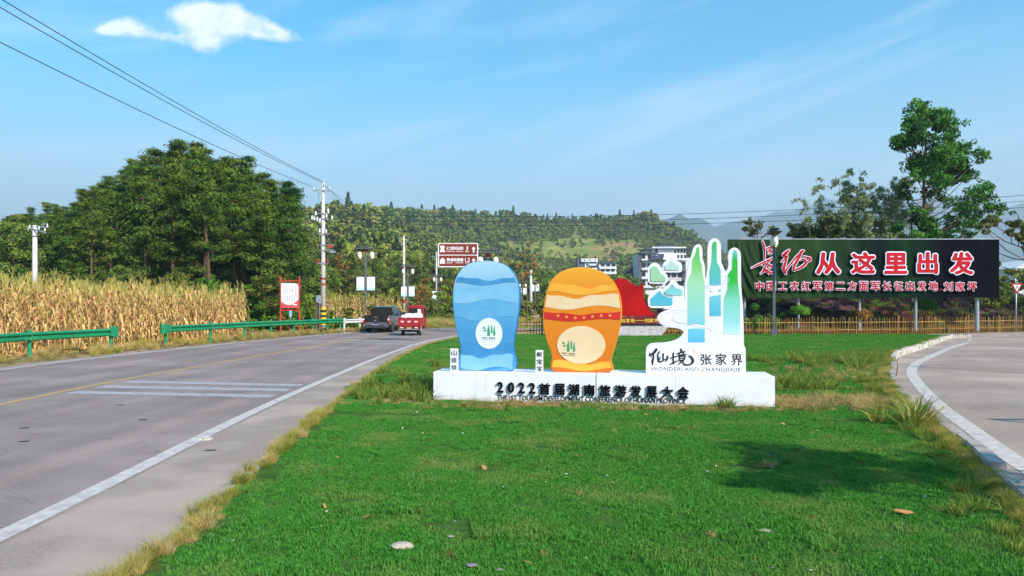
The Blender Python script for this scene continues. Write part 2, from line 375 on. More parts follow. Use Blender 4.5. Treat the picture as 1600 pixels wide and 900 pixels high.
def scatter(name, srcs, pts, rots, scales, label=None, cat=None, kind='stuff', parent=None, pick=None):
    """one object that repeats the source meshes on points by geometry nodes"""
    me = bpy.data.meshes.new(name); me.from_pydata([tuple(p) for p in pts], [], [])
    n = len(pts)
    a = me.attributes.new('rot', 'FLOAT_VECTOR', 'POINT'); a.data.foreach_set('vector', np.asarray(rots, dtype=np.float32).ravel())
    a = me.attributes.new('scl', 'FLOAT_VECTOR', 'POINT'); sc = np.asarray(scales, dtype=np.float32)
    if sc.ndim == 1: sc = np.repeat(sc[:, None], 3, 1)
    a.data.foreach_set('vector', sc.ravel())
    a = me.attributes.new('pick', 'INT', 'POINT'); a.data.foreach_set('value', (rng.integers(0, len(srcs), n) if pick is None else np.asarray(pick)).astype(np.int32))
    o = bpy.data.objects.new(name, me); link(o, parent); reg(o)
    g = bpy.data.node_groups.new(name, 'GeometryNodeTree')
    g.interface.new_socket('Geometry', in_out='INPUT', socket_type='NodeSocketGeometry')
    g.interface.new_socket('Geometry', in_out='OUTPUT', socket_type='NodeSocketGeometry')
    nn = g.nodes.new; gi = nn('NodeGroupInput'); go = nn('NodeGroupOutput'); ip = nn('GeometryNodeInstanceOnPoints'); gm = nn('GeometryNodeGeometryToInstance')
    infos = []
    for s in srcs:
        oi = nn('GeometryNodeObjectInfo'); oi.inputs['Object'].default_value = s; infos.append(oi)
    for oi in reversed(infos): g.links.new(oi.outputs['Geometry'], gm.inputs[0])
    def attr(nm, ty):
        q = nn('GeometryNodeInputNamedAttribute'); q.data_type = ty; q.inputs['Name'].default_value = nm; return q.outputs['Attribute']
    g.links.new(gi.outputs[0], ip.inputs['Points']); g.links.new(gm.outputs[0], ip.inputs['Instance'])
    ip.inputs['Pick Instance'].default_value = True
    g.links.new(attr('pick', 'INT'), ip.inputs['Instance Index']); g.links.new(attr('rot', 'FLOAT_VECTOR'), ip.inputs['Rotation']); g.links.new(attr('scl', 'FLOAT_VECTOR'), ip.inputs['Scale'])
    g.links.new(ip.outputs[0], go.inputs[0])
    md = o.modifiers.new('scatter', 'NODES'); md.node_group = g
    return tag(o, label, cat, kind=kind)
def np_mesh(name, V, Fq, m, smooth=False):
    me = bpy.data.meshes.new(name); V = np.asarray(V, dtype=np.float32); Fq = np.asarray(Fq, dtype=np.int32); k = Fq.shape[1]
    me.vertices.add(len(V)); me.vertices.foreach_set('co', V.ravel()); me.loops.add(Fq.size); me.polygons.add(len(Fq))
    me.loops.foreach_set('vertex_index', Fq.ravel()); me.polygons.foreach_set('loop_start', np.arange(0, Fq.size, k, dtype=np.int32))
    me.polygons.foreach_set('loop_total', np.full(len(Fq), k, dtype=np.int32))
    if m is not None: me.materials.append(m)
    me.update(calc_edges=True)
    if smooth: me.polygons.foreach_set('use_smooth', np.ones(len(Fq), dtype=bool))
    return me
def leaves(P, size, aspect=.55, up=0.0, outward=None, jit=.35):
    """rhombic leaf faces at points P; outward: vectors that the faces partly face"""
    n = len(P); d = rng.normal(size=(n, 3)); 
    if outward is not None: d = d*.7+outward
    d[:, 2] += up; d /= np.linalg.norm(d, axis=1, keepdims=True)+1e-9
    r = rng.normal(size=(n, 3)); a = np.cross(d, r); a /= np.linalg.norm(a, axis=1, keepdims=True)+1e-9; b = np.cross(d, a)
    s = (size*(1+jit*rng.uniform(-1, 1, n)))[:, None]
    fold = d*s*.18
    V = np.stack([P-a*s, P-b*s*aspect+fold, P+a*s, P+b*s*aspect+fold], 1).reshape(-1, 3)
    return V, np.arange(4*n).reshape(-1, 4)
def merge(parts):
    Vs = []; Fs = []; n = 0
    for V, Fq in parts: Vs.append(V); Fs.append(Fq+n); n += len(V)
    return np.concatenate(Vs), np.concatenate(Fs)

# ================================================================== terrain
PXc = [-1600, -300, 0, 150, 250, 300, 350, 400, 440, 500, 600, 700, 800, 900, 1000, 1060, 1120, 1200, 1400, 1700, 3200]
Yr = [52, 60, 75, 95, 130, 200, 300, 450, 560, 650, 750, 950, 1300]
TB = {   # picture row of bare ground at each distance, per column (the hill's profile seen along that azimuth)
 -1600: [520, 480, 460, 420, 400, 410, 430, 440, 440, 440, 450, 455, 470],
 -300: [522, 490, 468, 420, 398, 410, 430, 440, 440, 440, 450, 455, 470],
 0:   [522, 497, 476, 432, 402, 404, 425, 440, 440, 440, 450, 455, 470],
 150: [522, 497, 474, 425, 400, 410, 425, 440, 440, 440, 450, 455, 470],
 250: [522, 498, 472, 402, 396, 410, 425, 440, 440, 440, 450, 455, 470],
 300: [522, 498, 472, 398, 392, 410, 425, 430, 440, 440, 450, 455, 470],
 350: [522, 500, 474, 404, 396, 408, 405, 420, 430, 440, 450, 455, 470],
 400: [522, 502, 476, 414, 404, 404, 385, 382, 395, 410, 430, 450, 470],
 440: [522, 508, 484, 446, 428, 418, 380, 352, 362, 370, 380, 410, 460],
 500: [522, 512, 500, 485, 462, 436, 398, 350, 356, 362, 370, 400, 450],
 600: [522, 512, 503, 493, 472, 446, 414, 372, 352, 352, 356, 390, 450],
 700: [522, 512, 504, 497, 484, 462, 436, 402, 376, 357, 352, 385, 450],
 800: [522, 512, 505, 499, 488, 474, 455, 428, 400, 372, 350, 385, 450],
 900: [522, 512, 505, 498, 490, 480, 467, 442, 410, 374, 348, 380, 450],
 1000:[522, 512, 505, 498, 490, 482, 472, 446, 412, 376, 345, 372, 450],
 1060:[522, 512, 505, 498, 490, 483, 474, 450, 424, 394, 372, 390, 450],
 1120:[522, 512, 505, 498, 490, 483, 476, 462, 445, 420, 405, 410, 450],
 1200:[520, 508, 503, 498, 490, 484, 478, 470, 462, 450, 440, 435, 450],
 1400:[512, 503, 500, 496, 490, 484, 480, 474, 468, 462, 455, 450, 455],
 1700:[512, 503, 500, 496, 490, 484, 480, 474, 468, 462, 455, 450, 455],
 3200:[512, 503, 500, 496, 490, 484, 480, 474, 468, 462, 455, 450, 455]}
TA = np.array([TB[c] for c in PXc], dtype=float)
ELEV = -(TA-HZ)/F*np.array(Yr)+EYE
ELEV[:, 0] = -.35
def smooth_interp(xs, tab_x):
    i = np.clip(np.searchsorted(tab_x, xs)-1, 0, len(tab_x)-2); t = (xs-np.array(tab_x)[i])/(np.array(tab_x)[i+1]-np.array(tab_x)[i]); t = np.clip(t, 0, 1)
    return i, t*t*(3-2*t)*.5+t*.5
def hnoise(X, Y, s, seed=0.0):
    return np.array([mn.noise(Vector((a*s+seed, b*s, seed))) for a, b in zip(np.ravel(X), np.ravel(Y))]).reshape(np.shape(X))
def height(X, Y, fine=True):
    X = np.atleast_1d(np.asarray(X, float)); Y = np.atleast_1d(np.asarray(Y, float))
    px = CX+F*X/np.maximum(Y, 1); i, t = smooth_interp(px, PXc); j, s = smooth_interp(Y, Yr)
    z = ELEV[i, j]*(1-t)*(1-s)+ELEV[i+1, j]*t*(1-s)+ELEV[i, j+1]*(1-t)*s+ELEV[i+1, j+1]*t*s
    if fine: z = z+hnoise(X, Y, .03)*np.clip((Y-70)/100, 0, 1)*2.2
    return z
def grid_mesh(name, X, Y, Z, m, smooth=True):
    r, c = X.shape; V = np.stack([X, Y, Z], -1).reshape(-1, 3); idx = np.arange(r*c).reshape(r, c)
    Fq = np.stack([idx[:-1, :-1], idx[:-1, 1:], idx[1:, 1:], idx[1:, :-1]], -1).reshape(-1, 4)
    return np_mesh(name, V, Fq, m, smooth)
g = bpy.data.objects.new('ground', grid_mesh('ground', *np.meshgrid(np.linspace(-9000, 9000, 40), np.linspace(-9000, 9000, 40)), np.full((40, 40), -.5), ground_m)); link(g); tag(g, kind='structure')
hill_m = mat('hillside', srgb(96, 110, 48), .97, srgb(142, 140, 74), .09, 'World', bump=.5, bscale=.6, spec=.05, col3=srgb(150, 118, 86), scale3=.03, lo3=.58, hi3=.68, detail=8)
cols = np.concatenate([np.linspace(-1600, -300, 20), np.linspace(-280, 1300, 150), np.linspace(1320, 3200, 26)])
rows = np.concatenate([np.linspace(52, 120, 40), np.linspace(124, 320, 50), np.linspace(326, 800, 70), np.linspace(815, 1300, 26)])
PX, YY = np.meshgrid(cols, rows); XX = (PX-CX)/F*YY
hz = bpy.data.objects.new('hillside', grid_mesh('hillside', XX, YY, height(XX, YY), hill_m)); link(hz); tag(hz, kind='structure')
# near verge: flat ground from behind the camera to the foot of the hill
vx, vy = np.meshgrid(np.linspace(-75, 75, 90), np.linspace(-60, 62, 90))
vz = hnoise(vx, vy, .35)*.05-.07
ve = bpy.data.objects.new('verge', grid_mesh('verge', vx, vy, vz, dirt)); link(ve); tag(ve, kind='structure')
# ------------------------------------------------------------------ blue mountains
mount_m = mat('mountain_forest', srgb(52, 78, 60), .95, srgb(78, 92, 84), .006, 'World', bump=.6, bscale=.02, spec=.05)
def mountain(name, prof, Y0, depth, seed):
    n = 170; pxs = np.linspace(prof[0][0], prof[-1][0], n); py = np.interp(pxs, [p[0] for p in prof], [p[1] for p in prof])
    X0 = (pxs-CX)/F*Y0; H = EYE+(HZ-py)/F*Y0
    k = 46; t = np.linspace(-1, 1, k); Xg = np.repeat(X0[None], k, 0); Yg = Y0+t[:, None]*depth*np.ones((1, n))
    Xg = Xg*(Yg/Y0)
    fall = (1-np.abs(t))**.85
    rid = 1-np.abs(hnoise(Xg, Yg, .0032, seed))*1.6; rid2 = 1-np.abs(hnoise(Xg, Yg, .009, seed+3))*1.4
    Zg = H[None]*fall[:, None]*(1-.42*(1-rid)*(1-fall[:, None]**3)*1.6-.12*(1-rid2)*(np.abs(t)[:, None]**.3))+hnoise(Xg, Yg, .02, seed)*6
    o = bpy.data.objects.new(name, grid_mesh(name, Xg, Yg, Zg, mount_m, False)); link(o); tag(o, kind='structure')
mountain('mountain', [(300, 420), (700, 420), (960, 395), (1010, 362), (1035, 340), (1052, 334), (1060, 331), (1070, 335), (1080, 339), (1090, 336), (1100, 337), (1108, 345), (1113, 352), (1122, 352), (1135, 347), (1150, 345), (1170, 350), (1190, 368), (1240, 385), (1400, 400), (1800, 400), (2600, 420)], 3400, 900, 4.1)
mountain('mountain_range', [(-900, 430), (300, 400), (1000, 372), (1110, 352), (1150, 343), (1190, 334), (1205, 327), (1222, 321), (1240, 322), (1260, 314), (1290, 303), (1305, 304), (1330, 322), (1350, 330), (1372, 316), (1395, 306), (1412, 305), (1432, 308), (1450, 300), (1470, 304), (1500, 322), (1540, 326), (1575, 318), (1600, 312), (1640, 305), (1750, 330), (2000, 315), (2600, 340), (3400, 400)], 4400, 1100, 9.7)

# ================================================================== roads
road_R = [(-3.6, -20), (-3.4, 0), (-2.74, 5.26), (-2.9, 7.2), (-3.4, 13.3), (-3.75, 18), (-4.04, 24.5), (-4.1, 31), (-3.95, 35), (-3.5, 39), (-2.9, 43), (-1.6, 48.5), (1.2, 54.5), (6, 60.5), (15, 66.5), (30, 71), (60, 74)]
road_L = [(-15.4, -20), (-15.5, 10), (-15.7, 21.4), (-15.4, 28), (-14.5, 36), (-13.2, 42), (-11.9, 48.5), (-9.9, 53.5), (-5.6, 61), (2, 69), (14, 75.5), (30, 80), (60, 83)]
kerb_R = [(3.4, -6), (3.6, 0), (3.9, 4), (4.35, 5.6), (5.12, 7.6), (6.1, 10), (6.9, 12.4), (8.05, 15.2), (9.5, 18.4), (11.2, 21.6), (13.9, 26.6), (17, 30.8), (21, 36.4), (24.4, 41), (27.5, 43.8)]
def resample(pl, n):
    P = catmull(pl, 12, False); P = np.array(P); d = np.r_[0, np.cumsum(np.linalg.norm(np.diff(P, axis=0), axis=1))]
    t = np.linspace(0, d[-1], n); return np.stack([np.interp(t, d, P[:, 0]), np.interp(t, d, P[:, 1])], 1)
def strip(name, A, B, z, m, cols=2, kind='structure', parent=None):
    k = len(A); u = np.linspace(0, 1, cols)[:, None]
    X = A[:, 0][None]*(1-u)+B[:, 0][None]*u; Y = A[:, 1][None]*(1-u)+B[:, 1][None]*u
    o = bpy.data.objects.new(name, grid_mesh(name, X, Y, np.full(X.shape, z), m, False)); link(o, parent)
    if kind: o['kind'] = kind
    return o
def at_y(pl, Y): 
    P = np.array(catmull(pl, 12, False)); return float(np.interp(Y, P[:, 1], P[:, 0]))
RR = resample(road_R, 160); RL = resample(road_L, 160)
strip('road', RL, RR, 0.0, asphalt)
def offset_line(name, pl, w, m, z=.004, n=160, sub=None, kind='structure'):
    P = resample(pl, n) if sub is None else pl
    t = np.gradient(P, axis=0); t /= np.linalg.norm(t, axis=1, keepdims=True); nr = np.stack([-t[:, 1], t[:, 0]], 1)*w/2
    return strip(name, P-nr, P+nr, z, m, kind=kind)
white_R = [(-4.0, -20), (-4.1, 0), (-4.2, 6.04), (-4.6, 13.3), (-4.75, 20), (-4.8, 26.3), (-4.67, 33.6), (-4.3, 39), (-3.7, 43.2), (-2.4, 48.6), (.4, 54.8)]
white_L = [(-14.6, -20), (-14.7, 10), (-14.9, 21.4), (-14.75, 26), (-14.3, 31), (-13.7, 36), (-12.5, 42), (-11.1, 48.3), (-9.2, 53.2), (-4.9, 60.7)]
yellow = [(-9.4, -20), (-9.6, 8), (-9.74, 14), (-9.85, 18), (-9.55, 24), (-9.25, 29), (-8.95, 35), (-8.3, 41.5), (-7.3, 47.5), (-5.0, 53.6), (-1, 59.4)]
offset_line('road_edge_line', white_R, .21, line_white); offset_line('road_edge_line', white_L, .17, line_white)
offset_line('road_centre_line', yellow, .17, line_yellow)
# asphalt outside the right edge line, bleached and dusty
strip('road_shoulder', resample([(p[0]+.16, p[1]) for p in white_R[:-1]], 120), resample([(at_y(road_R, p[1])+.0, p[1]) for p in white_R[:-1]], 120), .002, shoulder)
strip('road_shoulder', resample([(p[0]-.6, p[1]) for p in white_L[:-1]], 120), resample([(p[0]-.14, p[1]) for p in white_L[:-1]], 120), .002, shoulder)
def quad_sheet(name, pts, z, m, kind='structure'):
    me = bpy.data.meshes.new(name); me.from_pydata([(p[0], p[1], z) for p in pts], [], [tuple(range(len(pts)))]); me.materials.append(m)
    o = bpy.data.objects.new(name, me); link(o); o['kind'] = kind; return o
for k, (yl, yr) in enumerate(((18.15, 17.3), (17.05, 16.35), (15.95, 15.25))):
    quad_sheet('rumble_stripe', [(-9.55, yl-.24), (-4.95, yr-.24), (-4.95, yr+.24), (-9.55, yl+.24)], .004, line_faded)
for k, (yl, yr) in enumerate(((37.0, 35.2), (39.0, 37.0))):
    quad_sheet('rumble_stripe', [(-8.5, yl-.25), (-4.75, yr-.25), (-4.75, yr+.25), (-8.5, yl+.25)], .004, line_faded)
# side road on the right
kp = [(p[0]+.12, p[1]) for p in kerb_R]
KR = resample(kp, 120)
sr_out = [(60, -6), (60, 0), (60, 4), (60, 5.6), (60, 7.6), (60, 10), (60, 12.4), (60, 15.2), (60, 18.4), (60, 21.6), (60, 26.6), (60, 30.8), (60, 36.4), (60, 41), (60, 43.8)]
strip('side_road', KR, resample(sr_out, 120), .0, asphalt_side, cols=3)
me = bpy.data.meshes.new('side_road'); 
far_edge = [(26.5, 47.6), (32, 50.0), (37, 52.2), (44, 55), (60, 60)]
quad_sheet('side_road', [(27.62, 43.8)]+[(60, 43.8)]+far_edge[::-1], .0, asphalt_side)
quad_sheet('side_road', [(27.62, 43.8), (26.5, 47.6), (23.0, 46.2), (24.5, 41.2)], -.006, asphalt_side)
wl = [(5.55, 7.0), (6.0, 8.6), (7.02, 11.26), (8.07, 13.9), (9.72, 17.6), (11.4, 21), (13.3, 24.1), (16.4, 28.4), (19.8, 33), (22.5, 36.4)]
wl = [(4.2, -6), (4.5, 0), (4.95, 4.2)]+wl
offset_line('side_road_edge_line', wl, .27, line_white)
for s0, s1 in (((23.6, 38.0), (24.9, 40.0)), ((27.2, 42.6), (30.5, 45.4)), ((33.5, 46.4), (36.6, 48.2))):
    offset_line('side_road_dash', np.array([s0, s1]), .16, line_white, sub=1)
strip('side_road_shoulder', resample([(p[0]+.13, p[1]) for p in kerb_R[1:14]], 120), resample([(p[0]-.16, p[1]) for p in wl[1:]], 120), .003, shoulder)
# ------------------------------------------------------------------ kerbs
def kerb(name, pl, w, h, z0, L_, m, jag=.012, y0=-2, side=1, skip=0.0):
    root = bpy.data.objects.new(name, None); link(root); root['kind'] = 'structure'
    P = np.array(catmull(pl, 12, False)); d = np.r_[0, np.cumsum(np.linalg.norm(np.diff(P, axis=0), axis=1))]
    me = MB().box((0, 0, 0), (L_-.012, w, h)).mesh('kerb_stone', m, bevel=.015)
    me2 = MB().box((0, 0, 0), (L_-.012, w*.96, h*.97)).mesh('kerb_stone', m, bevel=.03)
    s = 0.0
    while s < d[-1]-L_:
        a = np.array([np.interp(s, d, P[:, 0]), np.interp(s, d, P[:, 1])]); b = np.array([np.interp(s+L_, d, P[:, 0]), np.interp(s+L_, d, P[:, 1])]); s += L_
        if a[1] < y0 or rnd.random() < skip: continue
        c = (a+b)/2; o = inst('kerb_stone', me if rnd.random() < .6 else me2, root, (c[0], c[1], z0+h/2+rnd.uniform(-jag, jag)), (rnd.uniform(-.03, .03)*jag*40, 0, math.atan2(b[1]-a[1], b[0]-a[0])+rnd.uniform(-.012, .012)))
kerb('road_kerb', [(p[0]+.05, p[1]) for p in road_R[:12]], .14, .2, -.15, .8, concrete, .006)
kerb('side_road_kerb', kerb_R, .17, .42, -.26, .75, concrete, .035)
for o_ in bpy.data.objects:
    if o_.name.startswith('kerb_stone') and o_.parent and o_.parent.name == 'side_road_kerb':
        if 24.5 < o_.location.y < 41.5: o_.location.z += .05; o_.material_slots[0].link = 'OBJECT'; o_.material_slots[0].material = kerb_white

# ================================================================== lawn
def lawn_l(Y): return np.interp(Y, LP[:, 1], LP[:, 0])+.13
def lawn_r(Y): return np.interp(Y, RP[:, 1], RP[:, 0])-.09
LP = np.array(catmull(road_R[:14], 12, False)); RP = np.array(catmull(kerb_R, 12, False))
LY = np.linspace(-3, 46.2, 230); T = np.linspace(0, 1, 110)
def far_clip(Y, r): return np.where(Y > 43.8, np.minimum(r, 27.5+(Y-43.8)*-.9), r)
lawn_rr = lambda Y: far_clip(Y, np.where(Y > 43.8, 27.4, lawn_r(Y)))
def lawn_z(X, Y):
    sh = np.shape(X)
    b = hnoise(X, Y, .55, 2.0)*.045+hnoise(X, Y, 1.7, 5.0)*.02
    e = np.minimum(np.asarray(X)-lawn_l(np.asarray(Y)), lawn_rr(np.asarray(Y))-np.asarray(X))
    return .05+b*np.clip(e/.6, 0, 1)
LYg, Tg = np.meshgrid(LY, T, indexing='ij'); LX = lawn_l(LYg)*(1-Tg)+lawn_rr(LYg)*Tg
lawn = bpy.data.objects.new('lawn', grid_mesh('lawn', LX, LYg, lawn_z(LX, LYg), lawn_soil)); link(lawn); tag(lawn, kind='structure')
grass_m = mat('green_grass', srgb(54, 124, 38), .75, srgb(96, 156, 62), 14, 'World', spec=.15, col3=srgb(128, 150, 74), scale3=.8, lo3=.5, hi3=.7, trans=.25, detail=5)
dry_m = mat('dry_grass', srgb(190, 168, 84), .8, srgb(150, 150, 66), 5, 'World', spec=.15, trans=.25, col3=srgb(206, 178, 120), scale3=1.3, lo3=.45, hi3=.6)
straw_m = mat('straw_grass', srgb(196, 172, 116), .85, srgb(158, 132, 82), 7, 'World', spec=.1, trans=.2, col3=srgb(120, 128, 62), scale3=2, lo3=.5, hi3=.62)
mix_m = mat('yellow_green_grass', srgb(150, 146, 62), .8, srgb(108, 122, 44), 5, 'World', spec=.1, trans=.25, col3=srgb(176, 160, 80), scale3=1.3, lo3=.5, hi3=.62)
weed_m = mat('weed_green', srgb(96, 122, 44), .75, srgb(140, 150, 66), 6, 'World', spec=.15, trans=.25)
def blades(n, w, d, h, bw, lean=.5, seed=0, square=True, mid=True):
    """a patch of n grass blades, each a bent ribbon of two faces"""
    r = np.random.default_rng(seed)
    if square: P = np.stack([r.uniform(-w/2, w/2, n), r.uniform(-d/2, d/2, n)], 1)
    else:
        a = r.uniform(0, 2*np.pi, n); q = np.sqrt(r.uniform(0, 1, n)); P = np.stack([np.cos(a)*q*w/2, np.sin(a)*q*d/2], 1)
    H = h*r.uniform(.45, 1.1, n); th = r.uniform(0, 2*np.pi, n); ln = r.normal(0, lean, (n, 2))*H[:, None]
    if not square: ln += P*1.3*H[:, None]/max(w, .01)
    t = np.stack([np.cos(th), np.sin(th)], 1)*bw/2
    z0 = np.full((n, 1), -.015)
    b0 = np.concatenate([P-t, z0], 1); b1 = np.concatenate([P+t, z0], 1)
    m0 = np.concatenate([P-t*.8+ln*.35, (H*.55)[:, None]], 1); m1 = np.concatenate([P+t*.8+ln*.35, (H*.55)[:, None]], 1)
    tp = np.concatenate([P+ln, (H*(1-.25*np.minimum(1, (ln**2).sum(1)/H**2)))[:, None]], 1); tq = tp+np.concatenate([t*.15, np.zeros((n, 1))], 1)
    V = np.stack([b0, b1, m1, m0, tp, tq], 1).reshape(-1, 3); k = np.arange(n)[:, None]*6
    return V, np.concatenate([k+[0, 1, 2, 3], k+[3, 2, 5, 4]], 0)
def src(name, V, Fq, m): return bpy.data.objects.new(name, np_mesh(name, V, Fq, m))
turf = [src('turf_patch', *blades(1700, .56, .56, .032, .0065, .6, k), grass_m) for k in range(4)]
turf_far = [src('turf_patch', *blades(800, .56, .56, .038, .013, .5, 20+k), grass_m) for k in range(3)]
def jit(x0, x1, y0, y1, s):
    gx, gy = np.meshgrid(np.arange(x0, x1, s), np.arange(y0, y1, s)); gx = gx+rng.uniform(-.35, .35, gx.shape)*s; gy = gy+rng.uniform(-.35, .35, gy.shape)*s
    return gx.ravel(), gy.ravel()
PL0 = Vector((-1.52, 14.19, 0)); PL1 = Vector((4.73, 13.24, 0)); PE = (PL1-PL0).normalized(); PN = Vector((-PE.y, PE.x, 0)); PLEN = (PL1-PL0).length; PYAW = math.atan2(PE.y, PE.x)
def on_plinth(X, Y, g=.0):
    u = (X-PL0.x)*PE.x+(Y-PL0.y)*PE.y; v = (X-PL0.x)*PN.x+(Y-PL0.y)*PN.y
    return (u > -g) & (u < PLEN+g) & (v > -g) & (v < .95+g)
def patchy(X, Y):
    """0..1 bareness: where the turf is thin and dry"""
    P = np.stack([X, Y], 1); b = np.zeros(len(X))
    for cx, cy, rx, ry, s in ((-.3, 13.6, 1.6, .42, .9), (1.4, 13.2, 1.4, .3, .75), (5.9, 13.6, 1.5, .9, 1.0), (7.0, 13.2, 1.4, .5, .85), (4.0, 12.9, 1.3, .25, .9), (-1.9, 14.6, .7, .6, .9), (-2.0, 12.6, 1.0, .35, .6), (8.2, 17.5, 1.5, 1.2, .6), (6.6, 19, 2.2, .7, .5), (2.9, 8.5, .3, .12, .8), (-.9, 5.9, .8, .3, .35)):
        b = np.maximum(b, s*np.exp(-((X-cx)/rx)**2-((Y-cy)/ry)**2))
    return b
def lawn_points(y0, y1, s):
    X, Y = jit(-5, 28, y0, y1, s); k = (X > lawn_l(Y)+.2) & (X < lawn_rr(Y)-.2) & ~on_plinth(X, Y, .12)
    vis = np.abs(X) < Y*.72+1.5; k &= vis
    X, Y = X[k], Y[k]; q = patchy(X, Y)+hnoise(X, Y, .9, 8.)*.3; k = rng.uniform(0, 1, len(X)) > q*.95; X, Y = X[k], Y[k]
    return np.stack([X, Y, lawn_z(X, Y)+.0], 1)
def tilt(n, a=.06): return np.stack([rng.normal(0, a, n), rng.normal(0, a, n), rng.uniform(0, 6.28, n)], 1)
P = lawn_points(3.6, 15, .40); scatter('grass', turf, P, tilt(len(P), .02), rng.uniform(.8, 1.15, len(P)), 'short bright green turf in front of the white plinth', 'grass')
P = lawn_points(15, 46, .46); scatter('grass', turf_far, P, tilt(len(P), .02), rng.uniform(.9, 1.2, len(P)), 'green turf running back from the white plinth to the fence', 'grass')
# dry tufts, weeds
tuft_dry = [src('dry_tuft', *blades(170, .16, .16, .3, .006, .33, 40+k, False), dry_m) for k in range(4)]
tuft_straw = [src('straw_tuft', *blades(120, .22, .22, .13, .006, .8, 50+k, False), straw_m) for k in range(4)]
tuft_weed = [src('weed_tuft', *blades(90, .2, .2, .24, .011, .5, 60+k, False), weed_m) for k in range(3)]
def along(pl, ranges, off, spread, per_m):
    pts = []
    P = np.array(catmull(pl, 12, False))
    for y0, y1, dens in ranges:
        n = int((y1-y0)*per_m*dens); Y = rng.uniform(y0, y1, n); X = np.interp(Y, P[:, 1], P[:, 0])+off+rng.normal(0, spread, n); pts.append(np.stack([X, Y, np.full(n, .03)], 1))
    return np.concatenate(pts)
A = along(road_R, [(4.2, 6.9, 1), (6.9, 8.15, .3), (8.15, 8.7, .8), (8.7, 9.0, .3), (9.0, 9.7, .9), (9.7, 10.2, .4), (10.2, 12.6, 1.2), (12.6, 13.6, .5), (13.6, 17, .5), (17, 24, .6), (24, 42, .7)], .14, .045, 30)
scatter('dry_grass', tuft_dry+[src('kerb_tuft', *blades(150, .16, .16, .3, .006, .4, 150+k, False), mix_m) for k in range(3)], A, tilt(len(A), .16), rng.uniform(.2, .62, len(A))*np.where(A[:, 1] > 13, .7, 1), 'strip of yellow dry grass along the main road kerb', 'dry grass')
A = along(kerb_R, [(5.2, 11.6, 1.3), (11.6, 13.5, .8), (13.5, 21.5, .8), (21.5, 27, .9), (27, 43, .45)], -.16, .06, 46)
B = along(kerb_R, [(15, 24, 1)], -.75, .3, 7); A = np.concatenate([A, B])
tuft_mix = [src('kerb_tuft', *blades(170, .16, .16, .3, .006, .33, 140+k, False), (mix_m, mix_m, dry_m)[k]) for k in range(3)]
scatter('dry_grass', tuft_mix, A, tilt(len(A), .1), rng.uniform(.34, .72, len(A))*np.where(A[:, 1] < 11, .78, 1), 'strip of yellow dry grass along the side road kerb', 'dry grass')
A = along(kerb_R, [(5.2, 12, 1), (14, 30, .8)], -.45, .12, 8)
scatter('weeds', tuft_weed, A, tilt(len(A), .15), rng.uniform(.4, .8, len(A)), 'green weeds among the dry grass beside the side road', 'weeds')
def blob(cx, cy, sx, sy, n): X = rng.normal(cx, sx, n); Y = rng.normal(cy, sy, n); k = ~on_plinth(X, Y, .05) & (X < lawn_r(Y)-.15) & (X > lawn_l(Y)+.1); return np.stack([X[k], Y[k], np.full(k.sum(), .045)], 1)
A = np.concatenate([blob(-.3, 13.55, 1.3, .2, 130), blob(1.6, 13.15, 1.1, .15, 80), blob(3.6, 12.9, .9, .14, 80), blob(6.0, 13.7, .9, .45, 260), blob(7.2, 13.2, .6, .2, 80), blob(-1.9, 14.5, .35, .35, 70), blob(2.9, 8.5, .1, .03, 3), blob(9, 20, 1.2, 1.0, 60), blob(6, 18.5, 1.5, .5, 60)])
scatter('straw', tuft_straw, A, tilt(len(A), .3), rng.uniform(.3, .75, len(A))*np.where(A[:, 0] > 5, 1.5, 1), 'trampled straw and dead grass around the foot of the plinth', 'straw')
A = np.concatenate([blob(6.1, 16.2, .8, .5, 60), blob(-2.2, 15.6, .7, .8, 50), blob(-1.4, 20, 1.0, 2, 40), blob(3.7, 13.1, .12, .03, 2), blob(8, 24, 1.5, 1, 50), blob(12.5, 25.5, .8, 1.2, 50), blob(11, 22.5, .8, 1.2, 60)])
scatter('weeds', tuft_weed, A, tilt(len(A), .2), rng.uniform(.7, 1.5, len(A)), 'tall pale weeds growing around the plinth and on the lawn', 'weeds')
X, Y = jit(-4, 22, 4.5, 40, 1.15); k = (X > lawn_l(Y)+.3) & (X < lawn_rr(Y)-.3) & ~on_plinth(X, Y, .1) & (rng.uniform(0, 1, len(X)) < .35); X, Y = X[k], Y[k]
scatter('straw', tuft_straw, np.stack([X, Y, np.full(len(X), .04)], 1), tilt(len(X), .6), rng.uniform(.2, .5, len(X)), 'thin straw wisps lying here and there on the turf', 'straw')
# verge grass on the far left side and beyond
A = along(white_L, [(20, 34, .8), (34, 60, 1)], -1.6, .5, 8); A = np.concatenate([A, along(white_L, [(20, 60, .6)], -2.8, .5, 9)])
scatter('verge_grass', tuft_straw+tuft_dry[:2], A, tilt(len(A), .2), rng.uniform(.6, 1.4, len(A)), 'dry grass on the dusty verge under the guardrail', 'dry grass')

